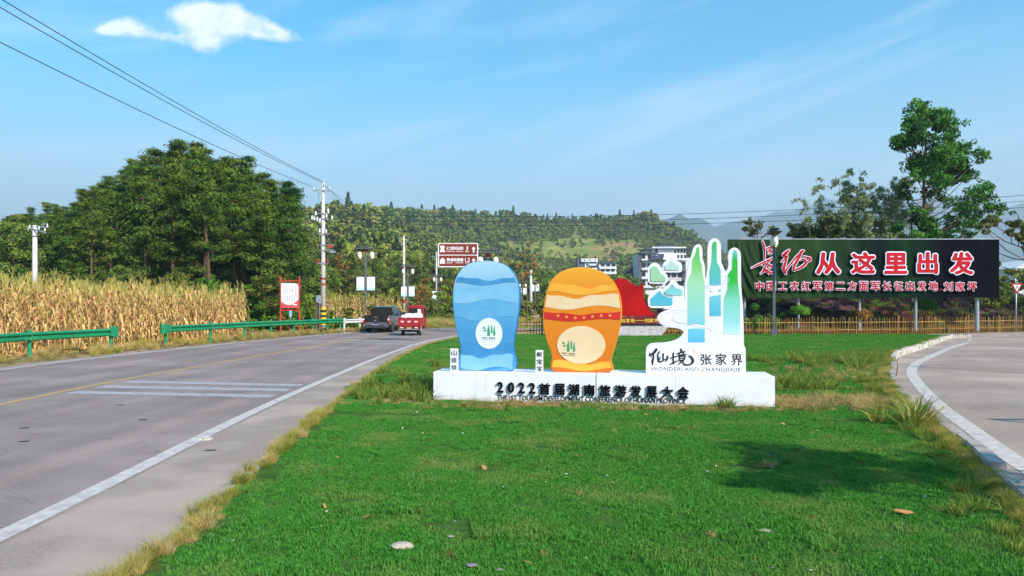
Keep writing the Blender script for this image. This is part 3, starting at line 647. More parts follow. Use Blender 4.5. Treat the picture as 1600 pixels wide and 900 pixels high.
# ================================================================== trees and other plants
bark = mat('bark', srgb(112, 92, 76), .95, srgb(84, 70, 58), 6, bump=.2, spec=.1, stretch=(4, 4, 1))
bark_pale = mat('bark_pale', srgb(150, 132, 112), .95, srgb(110, 96, 80), 5, bump=.1, spec=.1)
pine_m = mat('pine_needles', srgb(70, 104, 38), .8, srgb(126, 144, 54), 1.1, bump=0, spec=.12, trans=.22, rand=.42, col3=srgb(38, 70, 36), scale3=.6, lo3=.48, hi3=.6)
leaf_m = mat('broad_leaves', srgb(98, 120, 46), .75, srgb(146, 154, 70), .9, spec=.15, trans=.28, rand=.6, col3=srgb(58, 84, 36), scale3=.5, lo3=.48, hi3=.6)
leaf_far = mat('woodland_leaves', srgb(98, 122, 46), .8, srgb(166, 164, 72), .5, spec=.1, trans=.22, rand=.6, col3=srgb(48, 74, 38), scale3=.3, lo3=.48, hi3=.6)
conifer_m = mat('conifer_leaves', srgb(52, 86, 46), .8, srgb(78, 110, 58), .6, spec=.1, trans=.15, rand=.4)
leaf_deep = mat('deep_green_leaves', srgb(54, 116, 34), .65, srgb(104, 154, 52), .9, spec=.25, trans=.3, col3=srgb(34, 82, 30), scale3=.7, lo3=.48, hi3=.6)
leaf_yellow = mat('yellow_green_leaves', srgb(148, 156, 52), .7, srgb(112, 134, 44), 1.2, spec=.15, trans=.3, rand=.5)
leaf_orange = mat('rusty_leaves', srgb(170, 112, 56), .8, srgb(138, 116, 54), 1.2, spec=.1, trans=.25, rand=.4)
leaf_olive = mat('olive_leaves', srgb(120, 122, 66), .8, srgb(92, 104, 50), 1.4, spec=.1, trans=.25, rand=.4)
bamboo_m = mat('bamboo_leaves', srgb(134, 156, 106), .7, srgb(162, 170, 112), 1.2, spec=.15, trans=.3)
bush_lime = mat('lime_leaves', srgb(104, 148, 40), .75, srgb(72, 118, 38), 1.6, spec=.15, trans=.3, rand=.5)

def tubes_np(specs, seg=6):
    mb = MB()
    for pts, rad in specs: mb.tube(pts, rad, seg, cap=False)
    return mb
def trunk_mesh(name, specs, m, seg=6): return tubes_np(specs, seg).mesh(name, m, smooth=True)

def pine(seed, H=13.0, lean=.3, crown0=.32, wid=3.2, n_per=64):
    r = np.random.default_rng(seed)
    bend = r.normal(0, lean, 2); tp = [(bend[0]*t*t, bend[1]*t*t, H*t) for t in np.linspace(0, 1, 7)]
    def axis(t): return np.array([bend[0]*t*t, bend[1]*t*t, H*t])
    specs = [(tp, [H*.0135*(1.05-t)+.02 for t in np.linspace(0, 1, 7)])]
    pts = []; out_ = []
    for w in range(13):
        t = crown0+(1-crown0)*(w/12.5)**.9; prof = (1-((t-crown0)/(1-crown0))**1.35)*.92+.08
        if w < 3: prof *= .55+.17*w
        nb = int(r.integers(3, 6)) if w > 1 else int(r.integers(1, 4))
        for b in range(nb):
            a = r.uniform(0, 6.283); Lb = wid*prof*r.uniform(.55, 1.12); up = .16+.35*t
            base = axis(t); d = np.array([math.cos(a), math.sin(a), up]); d /= np.linalg.norm(d)
            side = np.array([-math.sin(a), math.cos(a), 0])
            end = base+d*Lb; mid = base+d*Lb*.5-np.array([0, 0, .06*Lb])
            specs.append(([tuple(base), tuple(mid), tuple(end)], [.05, .032, .012]))
            nc = max(2, int(Lb*2.0))
            for c in range(nc):
                q = r.uniform(.38, 1.0); ctr = base+(mid-base)*min(1, 2*q) if q < .5 else mid+(end-mid)*(2*q-1)
                ctr = ctr+side*r.normal(0, .3*Lb*(1.1-q)*.6)+np.array([0, 0, r.uniform(0, .18)])
                m_ = n_per; off = r.normal(0, 1, (m_, 3))*np.array([.36, .36, .14])
                pts.append(ctr+off); out_.append(off*1.2+np.array([0, 0, .35]))
    Pp = np.concatenate(pts); O = np.concatenate(out_); 
    V, Fq = leaves(Pp, .165, .24, .3, O)
    return trunk_mesh('trunk', specs, bark), np_mesh('crown', V, Fq, pine_m)
def broad(seed, H=8.0, Wd=3.2, ncl=26, per=150, size=.15, m=None, clr=1.0, low=.18, barkm=None, asp=.6):
    r = np.random.default_rng(seed); specs = []; bend = r.normal(0, .25, 2)
    top = np.array([bend[0], bend[1], H*.62]); specs.append(([(0, 0, -.3), tuple(top*.5+r.normal(0, .1, 3)), tuple(top)], [H*.022, H*.016, H*.008]))
    pts = []; out_ = []
    for c in range(ncl):
        for _ in range(20):
            v = r.uniform(-1, 1, 3)
            if .25 < np.linalg.norm(v) < 1: break
        zc = low*H+(1-low)*H*(v[2]*.5+.5); wf = math.sin(math.pi*min(.98, max(.06, (v[2]*.5+.5)*.85+.1)))**.6
        ctr = np.array([v[0]*Wd*wf+bend[0], v[1]*Wd*wf+bend[1], zc]); cr_ = r.uniform(.55, 1.05)*clr*Wd*.3
        s0 = top*r.uniform(.35, .95); specs.append(([tuple(s0), tuple((s0+ctr)/2+r.normal(0, .15, 3)), tuple(ctr)], [.06*H/8, .04*H/8, .012]))
        d = r.normal(size=(per, 3)); d /= np.linalg.norm(d, axis=1, keepdims=True); q = r.uniform(.55, 1.05, per)[:, None]**.6
        q2 = 1+.28*np.sin(d[:, :1]*7+c)*np.cos(d[:, 1:2]*6+c*2)
        off = d*q*q2*cr_*np.array([1, 1, .72]); pts.append(ctr+off); out_.append(d+np.array([0, 0, .3]))
    Pp = np.concatenate(pts); V, Fq = leaves(Pp, size, asp, .1, np.concatenate(out_))
    return trunk_mesh('trunk', specs, barkm or bark, 5), np_mesh('crown', V, Fq, m or leaf_m)
def spire(seed, H=14, Wd=2.3, n=2600, size=.3, m=None):
    r = np.random.default_rng(seed); t = r.uniform(0, 1, n)**.8; a = r.uniform(0, 6.283, n)
    lay = .72+.28*np.sin(t*38+np.sin(a*3+seed)*1.5); rad = Wd*(1-t)**.85*lay*r.uniform(.35, 1.05, n)
    P_ = np.stack([rad*np.cos(a), rad*np.sin(a), 1.2+(H-1.2)*t-rad*.12], 1)
    V, Fq = leaves(P_, size, .35, .2, np.stack([np.cos(a), np.sin(a), np.full(n, .5)], 1)*1.2)
    return trunk_mesh('trunk', [([(0, 0, -.3), (0, 0, H*.97)], [H*.014, .03])], bark, 5), np_mesh('crown', V, Fq, m or conifer_m)
def tree_thing(name, pair, loc, rz, sc, label, cat='tree', group=None, rx=0):
    o = thing(name, label, cat, loc, rz, group); o.scale = sc if isinstance(sc, tuple) else (sc, sc, sc)
    inst('trunk', pair[0], o); inst('crown', pair[1], o); return o
def place_many(name, pairs, X, Y, sc, label, group, cat='tree', squash=.12, zoff=0):
    Z = height(X, Y)-.15+zoff
    for k in range(len(X)):
        v = k % len(pairs) if False else int(rng.integers(len(pairs))); s = sc[k]
        lab = label(px_=float(pxr(X[k], Y[k])), Y_=Y[k]) if callable(label) else label
        tree_thing(name, pairs[v], (X[k], Y[k], Z[k]), rng.uniform(0, 6.28), (s*rng.uniform(1-squash, 1+squash), s*rng.uniform(1-squash, 1+squash), s), lab, cat, group)
def pxr(X, Y): return CX+F*X/Y
pines = [pine(100+k, H=12.5+k % 3, lean=.5, crown0=(.2, .3, .38, .26, .22)[k % 5], wid=2.5+.25*(k % 3)) for k in range(6)]
# pine wood on the left knoll
X, Y = jit(-75, -14, 62, 112, 3.35); px = pxr(X, Y)
edge = 456-(Y-62)*.2
k = (px > -90) & (px < edge); X, Y, px = X[k], Y[k], px[k]
k = (Y < 100) | (px < 260) ; X, Y, px = X[k], Y[k], px[k]
keep = ~((px < 70) & (Y < 74)); X, Y, px = X[keep], Y[keep], px[keep]
sc = rng.uniform(.82, 1.0, len(X))*np.interp(px, [-100, 60, 130, 200, 260, 330, 375, 400, 430], [.62, .64, .78, .96, 1.10, 1.08, 1.04, 1.02, .95])
def pine_label(px_, Y_):
    row = 'front' if Y_ < 70 else ('middle' if Y_ < 85 else 'rear')
    z_ = 'above the short pole in the maize' if px_ < 110 else ('on the left flank of the knoll' if px_ < 210 else ('under the crest of the knoll' if px_ < 310 else ('on the right flank of the knoll' if px_ < 390 else 'at the right edge near the notice board')))
    return 'dark green pine in the '+row+' rows '+z_
def slope_label(kind):
    def f(px_, Y_):
        z_ = 'behind the red framed board' if px_ < 480 else ('behind the striped utility pole' if px_ < 545 else ('behind the first street lamp' if px_ < 605 else ('behind the second street lamp' if px_ < 660 else ('below the brown road sign' if px_ < 745 else ('between the two rounded cutouts' if px_ < 860 else 'behind the orange cutout and the monument')))))
        return kind+(' low on' if Y_ < 120 else (' half way up' if Y_ < 165 else ' higher up'))+' the wooded slope '+z_
    return f
place_many('pine_tree', pines, X, Y, sc, pine_label, 'pines of the dense wood behind the maize field')
print('pines', len(X))
broads = [broad(200+k, H=7.5+(k % 3), Wd=3.0+.3*(k % 2)) for k in range(5)]
lime_b = [broad(230+k, H=4.0, Wd=2.3, ncl=18, per=170, size=.12, m=bush_lime, low=.05) for k in range(2)]
X, Y = jit(-60, -16, 56, 64, 2.9); px = pxr(X, Y); k = (px > -60) & (px < 445); X, Y, px = X[k], Y[k], px[k]
n_ = len(X); isl = rng.uniform(0, 1, n_) < np.interp(px, [0, 300, 340, 400, 440], [.15, .2, .75, .7, .3])
place_many('broadleaf_tree', broads, X[~isl], Y[~isl], rng.uniform(.38, .62, (~isl).sum()), 'low green tree at the foot of the pine wood behind the maize', 'low trees at the foot of the pine wood')
place_many('bush', lime_b, X[isl], Y[isl], rng.uniform(.6, 1.1, isl.sum()), 'bright yellow green bush at the foot of the pine wood', 'bright bushes at the foot of the pine wood', 'bush')
# lighter broadleaf trees on the far left
X, Y = jit(-60, -42, 66, 90, 5); px = pxr(X, Y); k = (px > -80) & (px < 75); X, Y = X[k], Y[k]
place_many('broadleaf_tree', broads, X, Y, rng.uniform(.8, 1.05, len(X)), 'lighter green broadleaf tree left of the pine wood', 'broadleaf trees left of the pine wood')
# wooded slope beyond the lamps, near part: individual trees
X, Y = jit(-60, 60, 72, 215, 5.6); px = pxr(X, Y); k = (px > 395) & (px < 1000) & ~((px > 560) & (Y < 82)) & ((px < 430+ (Y-70)*3.2) | (Y > 175))
k &= ~((Y < 90) & (X > -10)); X, Y, px = X[k], Y[k], px[k]
o_ = np.argsort(Y)[:270]; X, Y, px = X[o_], Y[o_], px[o_]; print('slope', len(X), Y.max())
u = rng.uniform(0, 1, len(X)); yel = u < np.interp(px, [400, 600, 700, 850], [.06, .16, .32, .3]); orn = (~yel) & (u > np.interp(px, [400, 620, 760], [1.0, .93, .72]))
rest = ~yel & ~orn
place_many('broadleaf_tree', broads, X[rest], Y[rest], rng.uniform(.65, 1.15, rest.sum()), slope_label('green tree'), 'broadleaf trees on the wooded slope')
yb = [broad(250+k, H=6.0, Wd=1.9, ncl=16, per=150, size=.14, m=leaf_yellow, low=.1) for k in range(2)]
ob = [broad(260+k, H=7.0, Wd=1.5, ncl=16, per=90, size=.14, m=leaf_orange, low=.1) for k in range(2)]
place_many('broadleaf_tree', yb, X[yel], Y[yel], rng.uniform(.6, 1.1, yel.sum()), slope_label('yellow green tree'), 'yellow green trees on the wooded slope')
place_many('broadleaf_tree', ob, X[orn], Y[orn], rng.uniform(.6, 1.2, orn.sum()), slope_label('thin rusty tree'), 'rusty trees on the lower slope')
X, Y = jit(-20, 30, 92, 150, 5.0); px = pxr(X, Y); k = (px > 650) & (px < 1010) & ~((px > 822) & (px < 885) & (Y < 140)); X, Y = X[k], Y[k]
u = rng.uniform(0, 1, len(X)); a = u < .36; b_ = u > .80; c = ~a & ~b_
place_many('broadleaf_tree', yb, X[a], Y[a], rng.uniform(.45, .85, a.sum()), lambda px_, Y_: 'low yellow green tree beyond the road bend '+('below the brown road sign' if px_ < 745 else ('between the two rounded cutouts' if px_ < 860 else 'behind the orange cutout')), 'low trees beyond the road bend')
place_many('broadleaf_tree', ob, X[b_], Y[b_], rng.uniform(.4, .8, b_.sum()), lambda px_, Y_: 'low rusty tree beyond the road bend '+('below the brown road sign' if px_ < 745 else ('between the two rounded cutouts' if px_ < 860 else 'behind the orange cutout')), 'low trees beyond the road bend')
place_many('broadleaf_tree', broads, X[c], Y[c], rng.uniform(.35, .6, c.sum()), lambda px_, Y_: 'low green tree beyond the road bend '+('below the brown road sign' if px_ < 745 else ('between the two rounded cutouts' if px_ < 860 else 'behind the orange cutout')), 'low trees beyond the road bend')
# far slope: one wood, plus the conifers of the skyline
far_b = [broad(300+k, H=9, Wd=4.2, ncl=15, per=46, size=.52, m=leaf_far, low=.1, asp=.7) for k in range(4)]
far_s = [spire(320+k, H=(10, 12, 8.5)[k], Wd=(3.6, 3.0, 3.6)[k], n=520, size=.62) for k in range(3)]
far_y = [broad(330+k, H=6, Wd=3.6, ncl=10, per=40, size=.5, m=leaf_yellow if k else leaf_olive, low=.05, asp=.7) for k in range(2)]
def src_of(pair, nm): 
    return bpy.data.objects.new(nm, pair[1])
X, Y = jit(-280, 300, 165, 860, 6.9); px = pxr(X, Y)
k = (px > 380) & (px < 1230) & ((Y > 215) | ((px < 1000) & (px > 395))) ; X, Y, px = X[k], Y[k], px[k]
hz_ = height(X, Y); py = HZ-(hz_-EYE)*F/Y
meadow = np.exp(-((px-920)/75)**2-((py-396)/20)**2)+.7*np.exp(-((px-800)/50)**2-((py-388)/8)**2)+np.exp(-((px-880)/60)**2-((py-432)/12)**2)*.6
meadow *= (Y > 300); flat_ = (Y < 330) & (px > 760)
noise_ = hnoise(X, Y, .012, 3.)
k = (rng.uniform(0, 1, len(X)) > meadow*1.0+noise_*.3-.08) & ~(flat_ & (rng.uniform(0, 1, len(X)) > .45)); k &= ~((np.abs(px-1040) < 60) & (Y > 225) & (Y < 300)) & ~((np.abs(px-935) < 40) & (Y > 330) & (Y < 400)) & ~((np.abs(px-935) < 34) & (Y > 300) & (Y <= 330))
X, Y, px, hz_, py = X[k], Y[k], px[k], hz_[k], py[k]
dark = (py < np.interp(px, [380, 500, 700, 850, 1000, 1100], [372, 372, 366, 372, 376, 400])) & (Y > 380)
u = rng.uniform(0, 1, len(X)); pick = np.where(dark, np.where(u < .2, 4+rng.integers(0, 3, len(X)), rng.integers(0, 4, len(X))), np.where(u < .26, 7+rng.integers(0, 2, len(X)), rng.integers(0, 4, len(X))))
clump = np.clip(hnoise(X, Y, .022, 12.)+hnoise(X, Y, .008, 15.)*.8, -.5, .6)
s_ = rng.uniform(.7, 1.15, len(X))*np.where(dark, 1.2+1.1*clump, 1.05+.6*clump)*np.where(meadow[k] > .25, .55, 1)
scatter('wooded_hillside', [src_of(p, 'w') for p in far_b+far_s+far_y], np.stack([X, Y, hz_-.5], 1), tilt(len(X), .04), s_, 'dense mixed wood covering the far hillside up to the skyline', 'wood', pick=pick)
print('far wood', len(X))
# undergrowth: low shrubs and rough grass on the meadow and lower slope
shr = [broad(340+k, H=2.0, Wd=1.7, ncl=8, per=40, size=.28, m=(leaf_olive, leaf_yellow, leaf_far)[k], low=.02, asp=.6) for k in range(3)]
X, Y = jit(-90, 140, 66, 560, 4.6); px = pxr(X, Y); k = (px > 395) & (px < 1240) & ~((Y < 92) & (X > -9.5)); X, Y, px = X[k], Y[k], px[k]
k = rng.uniform(0, 1, len(X)) < np.where(Y > 250, .75, .6)*np.where((px > 740) & (Y < 250), .5, 1)*(.4+1.2*(hnoise(X, Y, .03, 6.) > -.05)); X, Y = X[k], Y[k]
scatter('undergrowth', [src_of(p, 'u') for p in shr], np.stack([X, Y, height(X, Y)-.2], 1), tilt(len(X), .05), rng.uniform(.5, 1.35, len(X)), 'olive shrubs and rough growth on the slope and meadow', 'undergrowth')
# undergrowth below the pines
X, Y = jit(-62, -14, 55, 66, 1.6); px = pxr(X, Y); k = (px > -80) & (px < 470); X, Y = X[k], Y[k]
shn = [broad(350+k, H=1.7, Wd=1.2, ncl=9, per=110, size=.11, m=(bush_lime, leaf_m)[k], low=.02) for k in range(2)]
scatter('undergrowth', [src_of(p, 'u') for p in shn], np.stack([X, Y, height(X, Y)-.15], 1), tilt(len(X), .05), rng.uniform(.6, 1.4, len(X)), 'dense green scrub at the foot of the pine wood', 'undergrowth')
X, Y = jit(-26, -9.5, 56, 78, 1.7); px = pxr(X, Y); k = (px > 395) & (px < 690) & (X < at_y(road_L, 60)-2.0+ (Y-60)*.0); X, Y = X[k], Y[k]
scatter('undergrowth', [src_of(p, 'u') for p in shn], np.stack([X, Y, height(X, Y)-.1], 1), tilt(len(X), .05), rng.uniform(.5, 1.2, len(X)), 'green scrub behind the guardrail and the red framed board', 'undergrowth')
X, Y = jit(-12, 40, 78, 105, 3.2); px = pxr(X, Y); k = (px > 640) & (px < 1180) & (X > -13+(Y-78)*.3) & (rng.uniform(0, 1, len(X)) < .75); X, Y = X[k], Y[k]
scatter('undergrowth', [src_of(p, 'u') for p in shr[:2]+shn], np.stack([X, Y, np.maximum(height(X, Y), -.05)-.1], 1), tilt(len(X), .05), rng.uniform(.35, .9, len(X)), 'yellow and green scrub along the far bend of the road', 'undergrowth')

A = along(white_L, [(53, 60, 1)], -1.2, .5, 14); X, Y = jit(-9, 12, 58, 82, .8); k = (pxr(X, Y) > 640) & (X < np.interp(Y, [61, 69, 75.5, 80], [-6.2, 1, 13, 28])); A = np.concatenate([A, np.stack([X[k], Y[k], np.full(k.sum(), 0)], 1)])
scatter('verge_grass', tuft_straw+tuft_dry[:2]+tuft_weed[:1], A, tilt(len(A), .2), rng.uniform(1.0, 2.6, len(A)), 'dry grass along the far side of the road bend', 'dry grass')
# ---- dry maize
maize_m = mat('dry_maize_leaf', srgb(238, 204, 146), .8, srgb(208, 158, 90), 3.5, spec=.15, trans=.22, col3=srgb(150, 92, 48), scale3=1.6, lo3=.48, hi3=.62, rand=.45)
maize_stem = mat('dry_maize_stem', srgb(196, 172, 96), .8, srgb(150, 146, 74), 2, spec=.15, rand=.3)
def maize(seed, H=2.55):
    r = np.random.default_rng(seed); bx, by = r.normal(0, .14, 2)
    ax = lambda t: np.array([bx*t*t, by*t*t, H*t])
    mb = MB(); mb.tube([ax(t) for t in (0, .3, .6, .86)], [.016, .014, .01, .006], 4, cap=False)
    for q in range(6):                              # tassel
        a = r.uniform(0, 6.28); e = ax(1.0)+np.array([math.cos(a)*.13, math.sin(a)*.13, r.uniform(-.06, .05)])
        mb.tube([ax(.85), ax(.93)+np.array([math.cos(a), math.sin(a), 0])*.04, e], [.006, .008, .005], 3, cap=False)
    V = []; Fq = []
    for q in range(13):
        t0 = .1+.72*q/12+r.uniform(-.03, .03); a = q*2.6+r.normal(0, .5); b0 = ax(t0); d = np.array([math.cos(a), math.sin(a), 0]); sd_ = np.array([-math.sin(a), math.cos(a), 0])
        Ln = r.uniform(.4, .72); rise = r.uniform(.05, .3); drop = r.uniform(.35, .9); tw = r.uniform(-.9, .9); n0 = len(V); w = r.uniform(.03, .055)
        for i, s in enumerate((0, .18, .42, .7, 1.0)):
            p = b0+d*Ln*(s*.75-.25*s*s)+np.array([0, 0, rise*math.sin(min(1, s*2.2)*1.57)-drop*s*s*Ln*1.5]); ww = w*(.7, 1, 1, .75, .12)[i]
            sv = sd_*math.cos(tw*s*2)+np.array([0, 0, 1])*math.sin(tw*s*2); V += [p-sv*ww, p+sv*ww]
        for i in range(4): Fq.append((n0+2*i, n0+2*i+1, n0+2*i+3, n0+2*i+2))
    for q in range(2):                              # husked ears
        t0 = r.uniform(.38, .5); a = r.uniform(0, 6.28); b0 = ax(t0)+np.array([math.cos(a), math.sin(a), 0])*.03; e = b0+np.array([math.cos(a)*.09, math.sin(a)*.09, .2*r.choice([1, 1, -1])]); n0 = len(V)
        for s, w in ((0, .018), (.4, .04), (1, .006)):
            for g in range(4): V.append(b0+(e-b0)*s+np.array([math.cos(g*1.57), math.sin(g*1.57), 0])*w)
        for i in range(2):
            for g in range(4): Fq.append((n0+4*i+g, n0+4*i+(g+1) % 4, n0+4*i+4+(g+1) % 4, n0+4*i+4+g))
    return mb.mesh('stem', maize_stem), np_mesh('dry_leaf', np.array(V), np.array(Fq), maize_m)
maizes = [maize(400+k, 2.6+.11*k) for k in range(6)]
def field_front(Y): return np.interp(Y, [15, 26, 30, 34, 40, 46, 52], [-19.2, -18.6, -17.7, -17.2, -16.6, -15.9, -15.6])
X, Y = jit(-58, -15, 16, 55, .43); px = pxr(X, Y); f_ = field_front(Y)-.2
k = (X < f_) & (X > f_-13) & (px > -60) & (px < 402-np.maximum(0, 46-Y)*0) & (Y < 54) & ~((px > 382) & (Y > 44)); X, Y, px, f_ = X[k], Y[k], px[k], f_[k]
dep = f_-X; k = (rng.uniform(0, 1, len(X)) < np.where(dep < 5, .93, np.where(dep < 9, .6, .4))); X, Y, dep, px = X[k], Y[k], dep[k], px[k]
vis = (px > -20) & (dep < 2.6); order = np.argsort(np.where(vis, np.hypot(X, Y)+dep*6, 1e6))[:300]
sel = np.zeros(len(X), bool); sel[order] = True; print('maize', len(X))
for a, b in zip(X[sel], Y[sel]):
    qx = pxr(a, b); lab_ = 'left of the short concrete pole' if qx < 45 else ('between the short pole and the near guardrail end' if qx < 190 else ('at the gap between the two guardrails' if qx < 262 else 'behind the start of the long guardrail'))
    o = thing('maize_stalk', 'dry maize stalk in the front rows '+lab_, 'maize', (a, b, -.1), rng.uniform(0, 6.28), 'maize stalks in the front rows'); s = rng.uniform(.78, 1.14); o.scale = (s, s, s); o.rotation_euler[0] = rng.normal(0, .10); o.rotation_euler[1] = rng.normal(0, .10)
    v = maizes[int(rng.integers(6))]; inst('stem', v[0], o); inst('dry_leaf', v[1], o)['kind'] = 'stuff'
def join_pair(nm, p):
    bm = bmesh.new(); bm.from_mesh(p[0]); n0 = len(bm.faces); bm.from_mesh(p[1]); bm.faces.ensure_lookup_table()
    for i in range(n0, len(bm.faces)): bm.faces[i].material_index = 1
    me = bpy.data.meshes.new(nm); bm.to_mesh(me); bm.free(); me.materials.append(p[0].materials[0]); me.materials.append(p[1].materials[0]); return bpy.data.objects.new(nm, me)
msrc = [join_pair('maize', p) for p in maizes]
P = np.stack([X[~sel], Y[~sel], np.full((~sel).sum(), -.1)+np.clip(dep[~sel]-4, 0, 9)*.06], 1)
scatter('maize_field', msrc, P, tilt(len(P), .1), rng.uniform(.78, 1.14, len(P)), 'dry golden maize standing behind the front rows of the field', 'maize')
X, Y = jit(-20, -9.3, 57, 71, .5); px = pxr(X, Y); k = (px > 508) & (px < 664) & (X < np.interp(Y, [57, 71], [-13.6, -10.2])) ; X, Y = X[k], Y[k]
scatter('maize_field', msrc, np.stack([X, Y, np.full(len(X), .1)], 1), tilt(len(X), .08), rng.uniform(.75, .95, len(X)), 'strip of dry maize beyond the pickup and the lamp posts', 'maize')
lit = [src('fallen_maize', *leaves(np.stack([rng.uniform(-.6, .6, 60), rng.uniform(-.6, .6, 60), rng.uniform(0, .1, 60)], 1), .16, .16, 1.2), maize_m)]
X, Y = jit(-22, -15, 22, 50, .7); k = np.abs(X-field_front(Y)-.1) < .7; X, Y = X[k], Y[k]
scatter('maize_litter', lit, np.stack([X, Y, np.full(len(X), .0)], 1), tilt(len(X), .05), rng.uniform(.7, 1.2, len(X)), 'fallen dry maize leaves along the edge of the field', 'litter')

# ---- trees behind the hoarding, each one of its own
def lump_tree(name, trunkpts, trunkr, lumps, Y, m, label, size, dens, cat='tree', asp=.6, bk=None, flat=.75, hollow=.5, limbs=True, seed=5, base=0.0):
    """a tree given by the lumps of its crown in x,z metres from its foot: (x, z, radius)"""
    r = np.random.default_rng(seed); X0 = trunkpts[0][0]; root = thing(name, label, cat, (X0, Y, base))
    tq_ = np.linspace(0, len(trunkpts)-1, 17); trunkpts = [tuple(np.interp(t, range(len(trunkpts)), [p[i] for p in trunkpts]) for i in (0, 1)) for t in tq_]; trunkr = list(np.interp(tq_, range(len(trunkr)), trunkr))
    wob = [0]+list(np.cumsum(r.normal(0, .035, 16))); tp = [(p[0]-X0+w_*.8, w_, p[1]) for p, w_ in zip(trunkpts, wob)]; specs = [(tp, trunkr)]
    pts = []; outw = []
    for lx, lz, lr in lumps:
        lx -= X0; ly = r.uniform(-1, 1)*max(1.0, 2.6-abs(lx)*.25)
        if limbs:
            j = min(range(len(tp)), key=lambda i: abs(tp[i][2]-(lz-max(.8, abs(lx-tp[i][0])*.8)))); s0 = Vector(tp[j]); e = Vector((lx, ly, lz)); md = (s0+e)/2+Vector((r.normal(0, .2), r.normal(0, .2), -.25))
            specs.append(([tuple(s0), tuple(md), tuple(e)], [max(.025, trunkr[j]*.28), .035, .015]))
        sub = max(5, int(lr*18)); 
        for q in range(sub):
            d = r.normal(size=3); d /= np.linalg.norm(d); c = np.array([lx, ly, lz])+d*lr*r.uniform(.3, 1.2)*np.array([1, 1, flat]); rr_ = lr*r.uniform(.34, .68)
            if limbs and q < 5: specs.append(([(lx, ly, lz), tuple(c)], [.025, .01]))
            n = int(dens*rr_**2*40); dd = r.normal(size=(n, 3)); dd /= np.linalg.norm(dd, axis=1, keepdims=True)
            pts.append(c+dd*rr_*(r.uniform(hollow, 1, n)[:, None])*np.array([1, 1, .7])); outw.append(dd+np.array([0, 0, .25]))
    V, Fq = leaves(np.concatenate(pts), size, asp, .1, np.concatenate(outw))
    inst('trunk', trunk_mesh('trunk', specs, bk or bark, 7), root); inst('crown', np_mesh('crown', V, Fq, m), root); return root
def L_(Y, lst): return [(atd(a, Y), zat(b, Y), r/F*Y) for a, b, r in lst]
def T_(Y, lst): return [(atd(a, Y), zat(b, Y)) for a, b in lst]
Yb = 56
big = L_(Yb, [(1438, 170, 20), (1462, 182, 22), (1425, 192, 20), (1446, 205, 22), (1478, 196, 18), (1412, 213, 17), (1396, 226, 15), (1430, 228, 15), (1470, 216, 16), (1488, 188, 10), (1500, 226, 20), (1525, 228, 16), (1478, 246, 24), (1448, 252, 22), (1425, 262, 16), (1418, 282, 14), (1505, 250, 22), (1528, 246, 14), (1490, 272, 22), (1462, 282, 17), (1440, 290, 12), (1516, 272, 16), (1532, 268, 12), (1530, 290, 9), (1478, 300, 17), (1505, 306, 16), (1530, 300, 13), (1548, 306, 13), (1562, 318, 10), (1545, 322, 15), (1520, 324, 16), (1496, 326, 15), (1476, 322, 12), (1500, 346, 13), (1468, 342, 10), (1428, 300, 12), (1416, 296, 12), (1556, 330, 12), (1536, 338, 13), (1516, 350, 12), (1488, 354, 10), (1480, 334, 13), (1460, 322, 10), (1398, 232, 13), (1408, 218, 13), (1436, 270, 13), (1455, 292, 14)])
lump_tree('tall_tree', [(atd(1442, Yb), 0), (atd(1443, Yb), zat(370, Yb)), (atd(1444, Yb), zat(320, Yb)), (atd(1443, Yb), zat(270, Yb)), (atd(1447, Yb), zat(215, Yb)), (atd(1446, Yb), zat(175, Yb))], [.2, .16, .13, .10, .07, .03], big, Yb, leaf_deep, 'tall open crowned green tree rising behind the hoarding', .11, 5.6, seed=12)
Yq = 54
lump_tree('small_tree', [(atd(1425, Yq), 0), (atd(1425, Yq), zat(340, Yq))], [.12, .05], L_(Yq, [(1420, 338, 15), (1432, 350, 16), (1412, 358, 14), (1440, 364, 14), (1424, 372, 16), (1402, 376, 10), (1455, 372, 10)]), Yq, leaf_deep, 'dense small evergreen at the foot of the tall tree behind the hoarding', .12, 9, seed=3)
Yq = 60
lump_tree('round_bush', [(atd(1273, Yq), 0), (atd(1274, Yq), zat(350, Yq))], [.12, .05], L_(Yq, [(1262, 352, 13), (1278, 350, 15), (1270, 366, 18), (1290, 364, 14), (1300, 372, 12), (1252, 368, 11), (1276, 340, 6)]), Yq, leaf_olive, 'dark olive round topped tree showing above the hoarding left of the bamboo', .13, 9, seed=4)
lump_tree('sparse_tree', [(atd(1181, Yq), 0), (atd(1182, Yq), zat(345, Yq))], [.1, .03], L_(Yq, [(1180, 342, 8), (1172, 354, 8), (1190, 352, 8), (1162, 362, 7), (1198, 360, 7), (1182, 362, 8), (1212, 358, 5)]), Yq, leaf_olive, 'sparse twiggy small tree above the left end of the hoarding', .11, 9, seed=6)
Yq = 52
lump_tree('sparse_tree', [(atd(1610, Yq), 0), (atd(1600, Yq), zat(370, Yq)), (atd(1590, Yq), zat(335, Yq))], [.13, .07, .03], L_(Yq, [(1585, 336, 9), (1570, 345, 9), (1598, 345, 10), (1555, 352, 9), (1590, 356, 10), (1562, 364, 8), (1605, 362, 10), (1580, 372, 9), (1546, 362, 6), (1600, 380, 10), (1585, 392, 9), (1572, 386, 8), (1608, 400, 10), (1590, 410, 8), (1622, 350, 10), (1630, 380, 12)]), Yq, leaf_olive, 'sparse olive tree at the right end of the hoarding', .12, 17, seed=7)
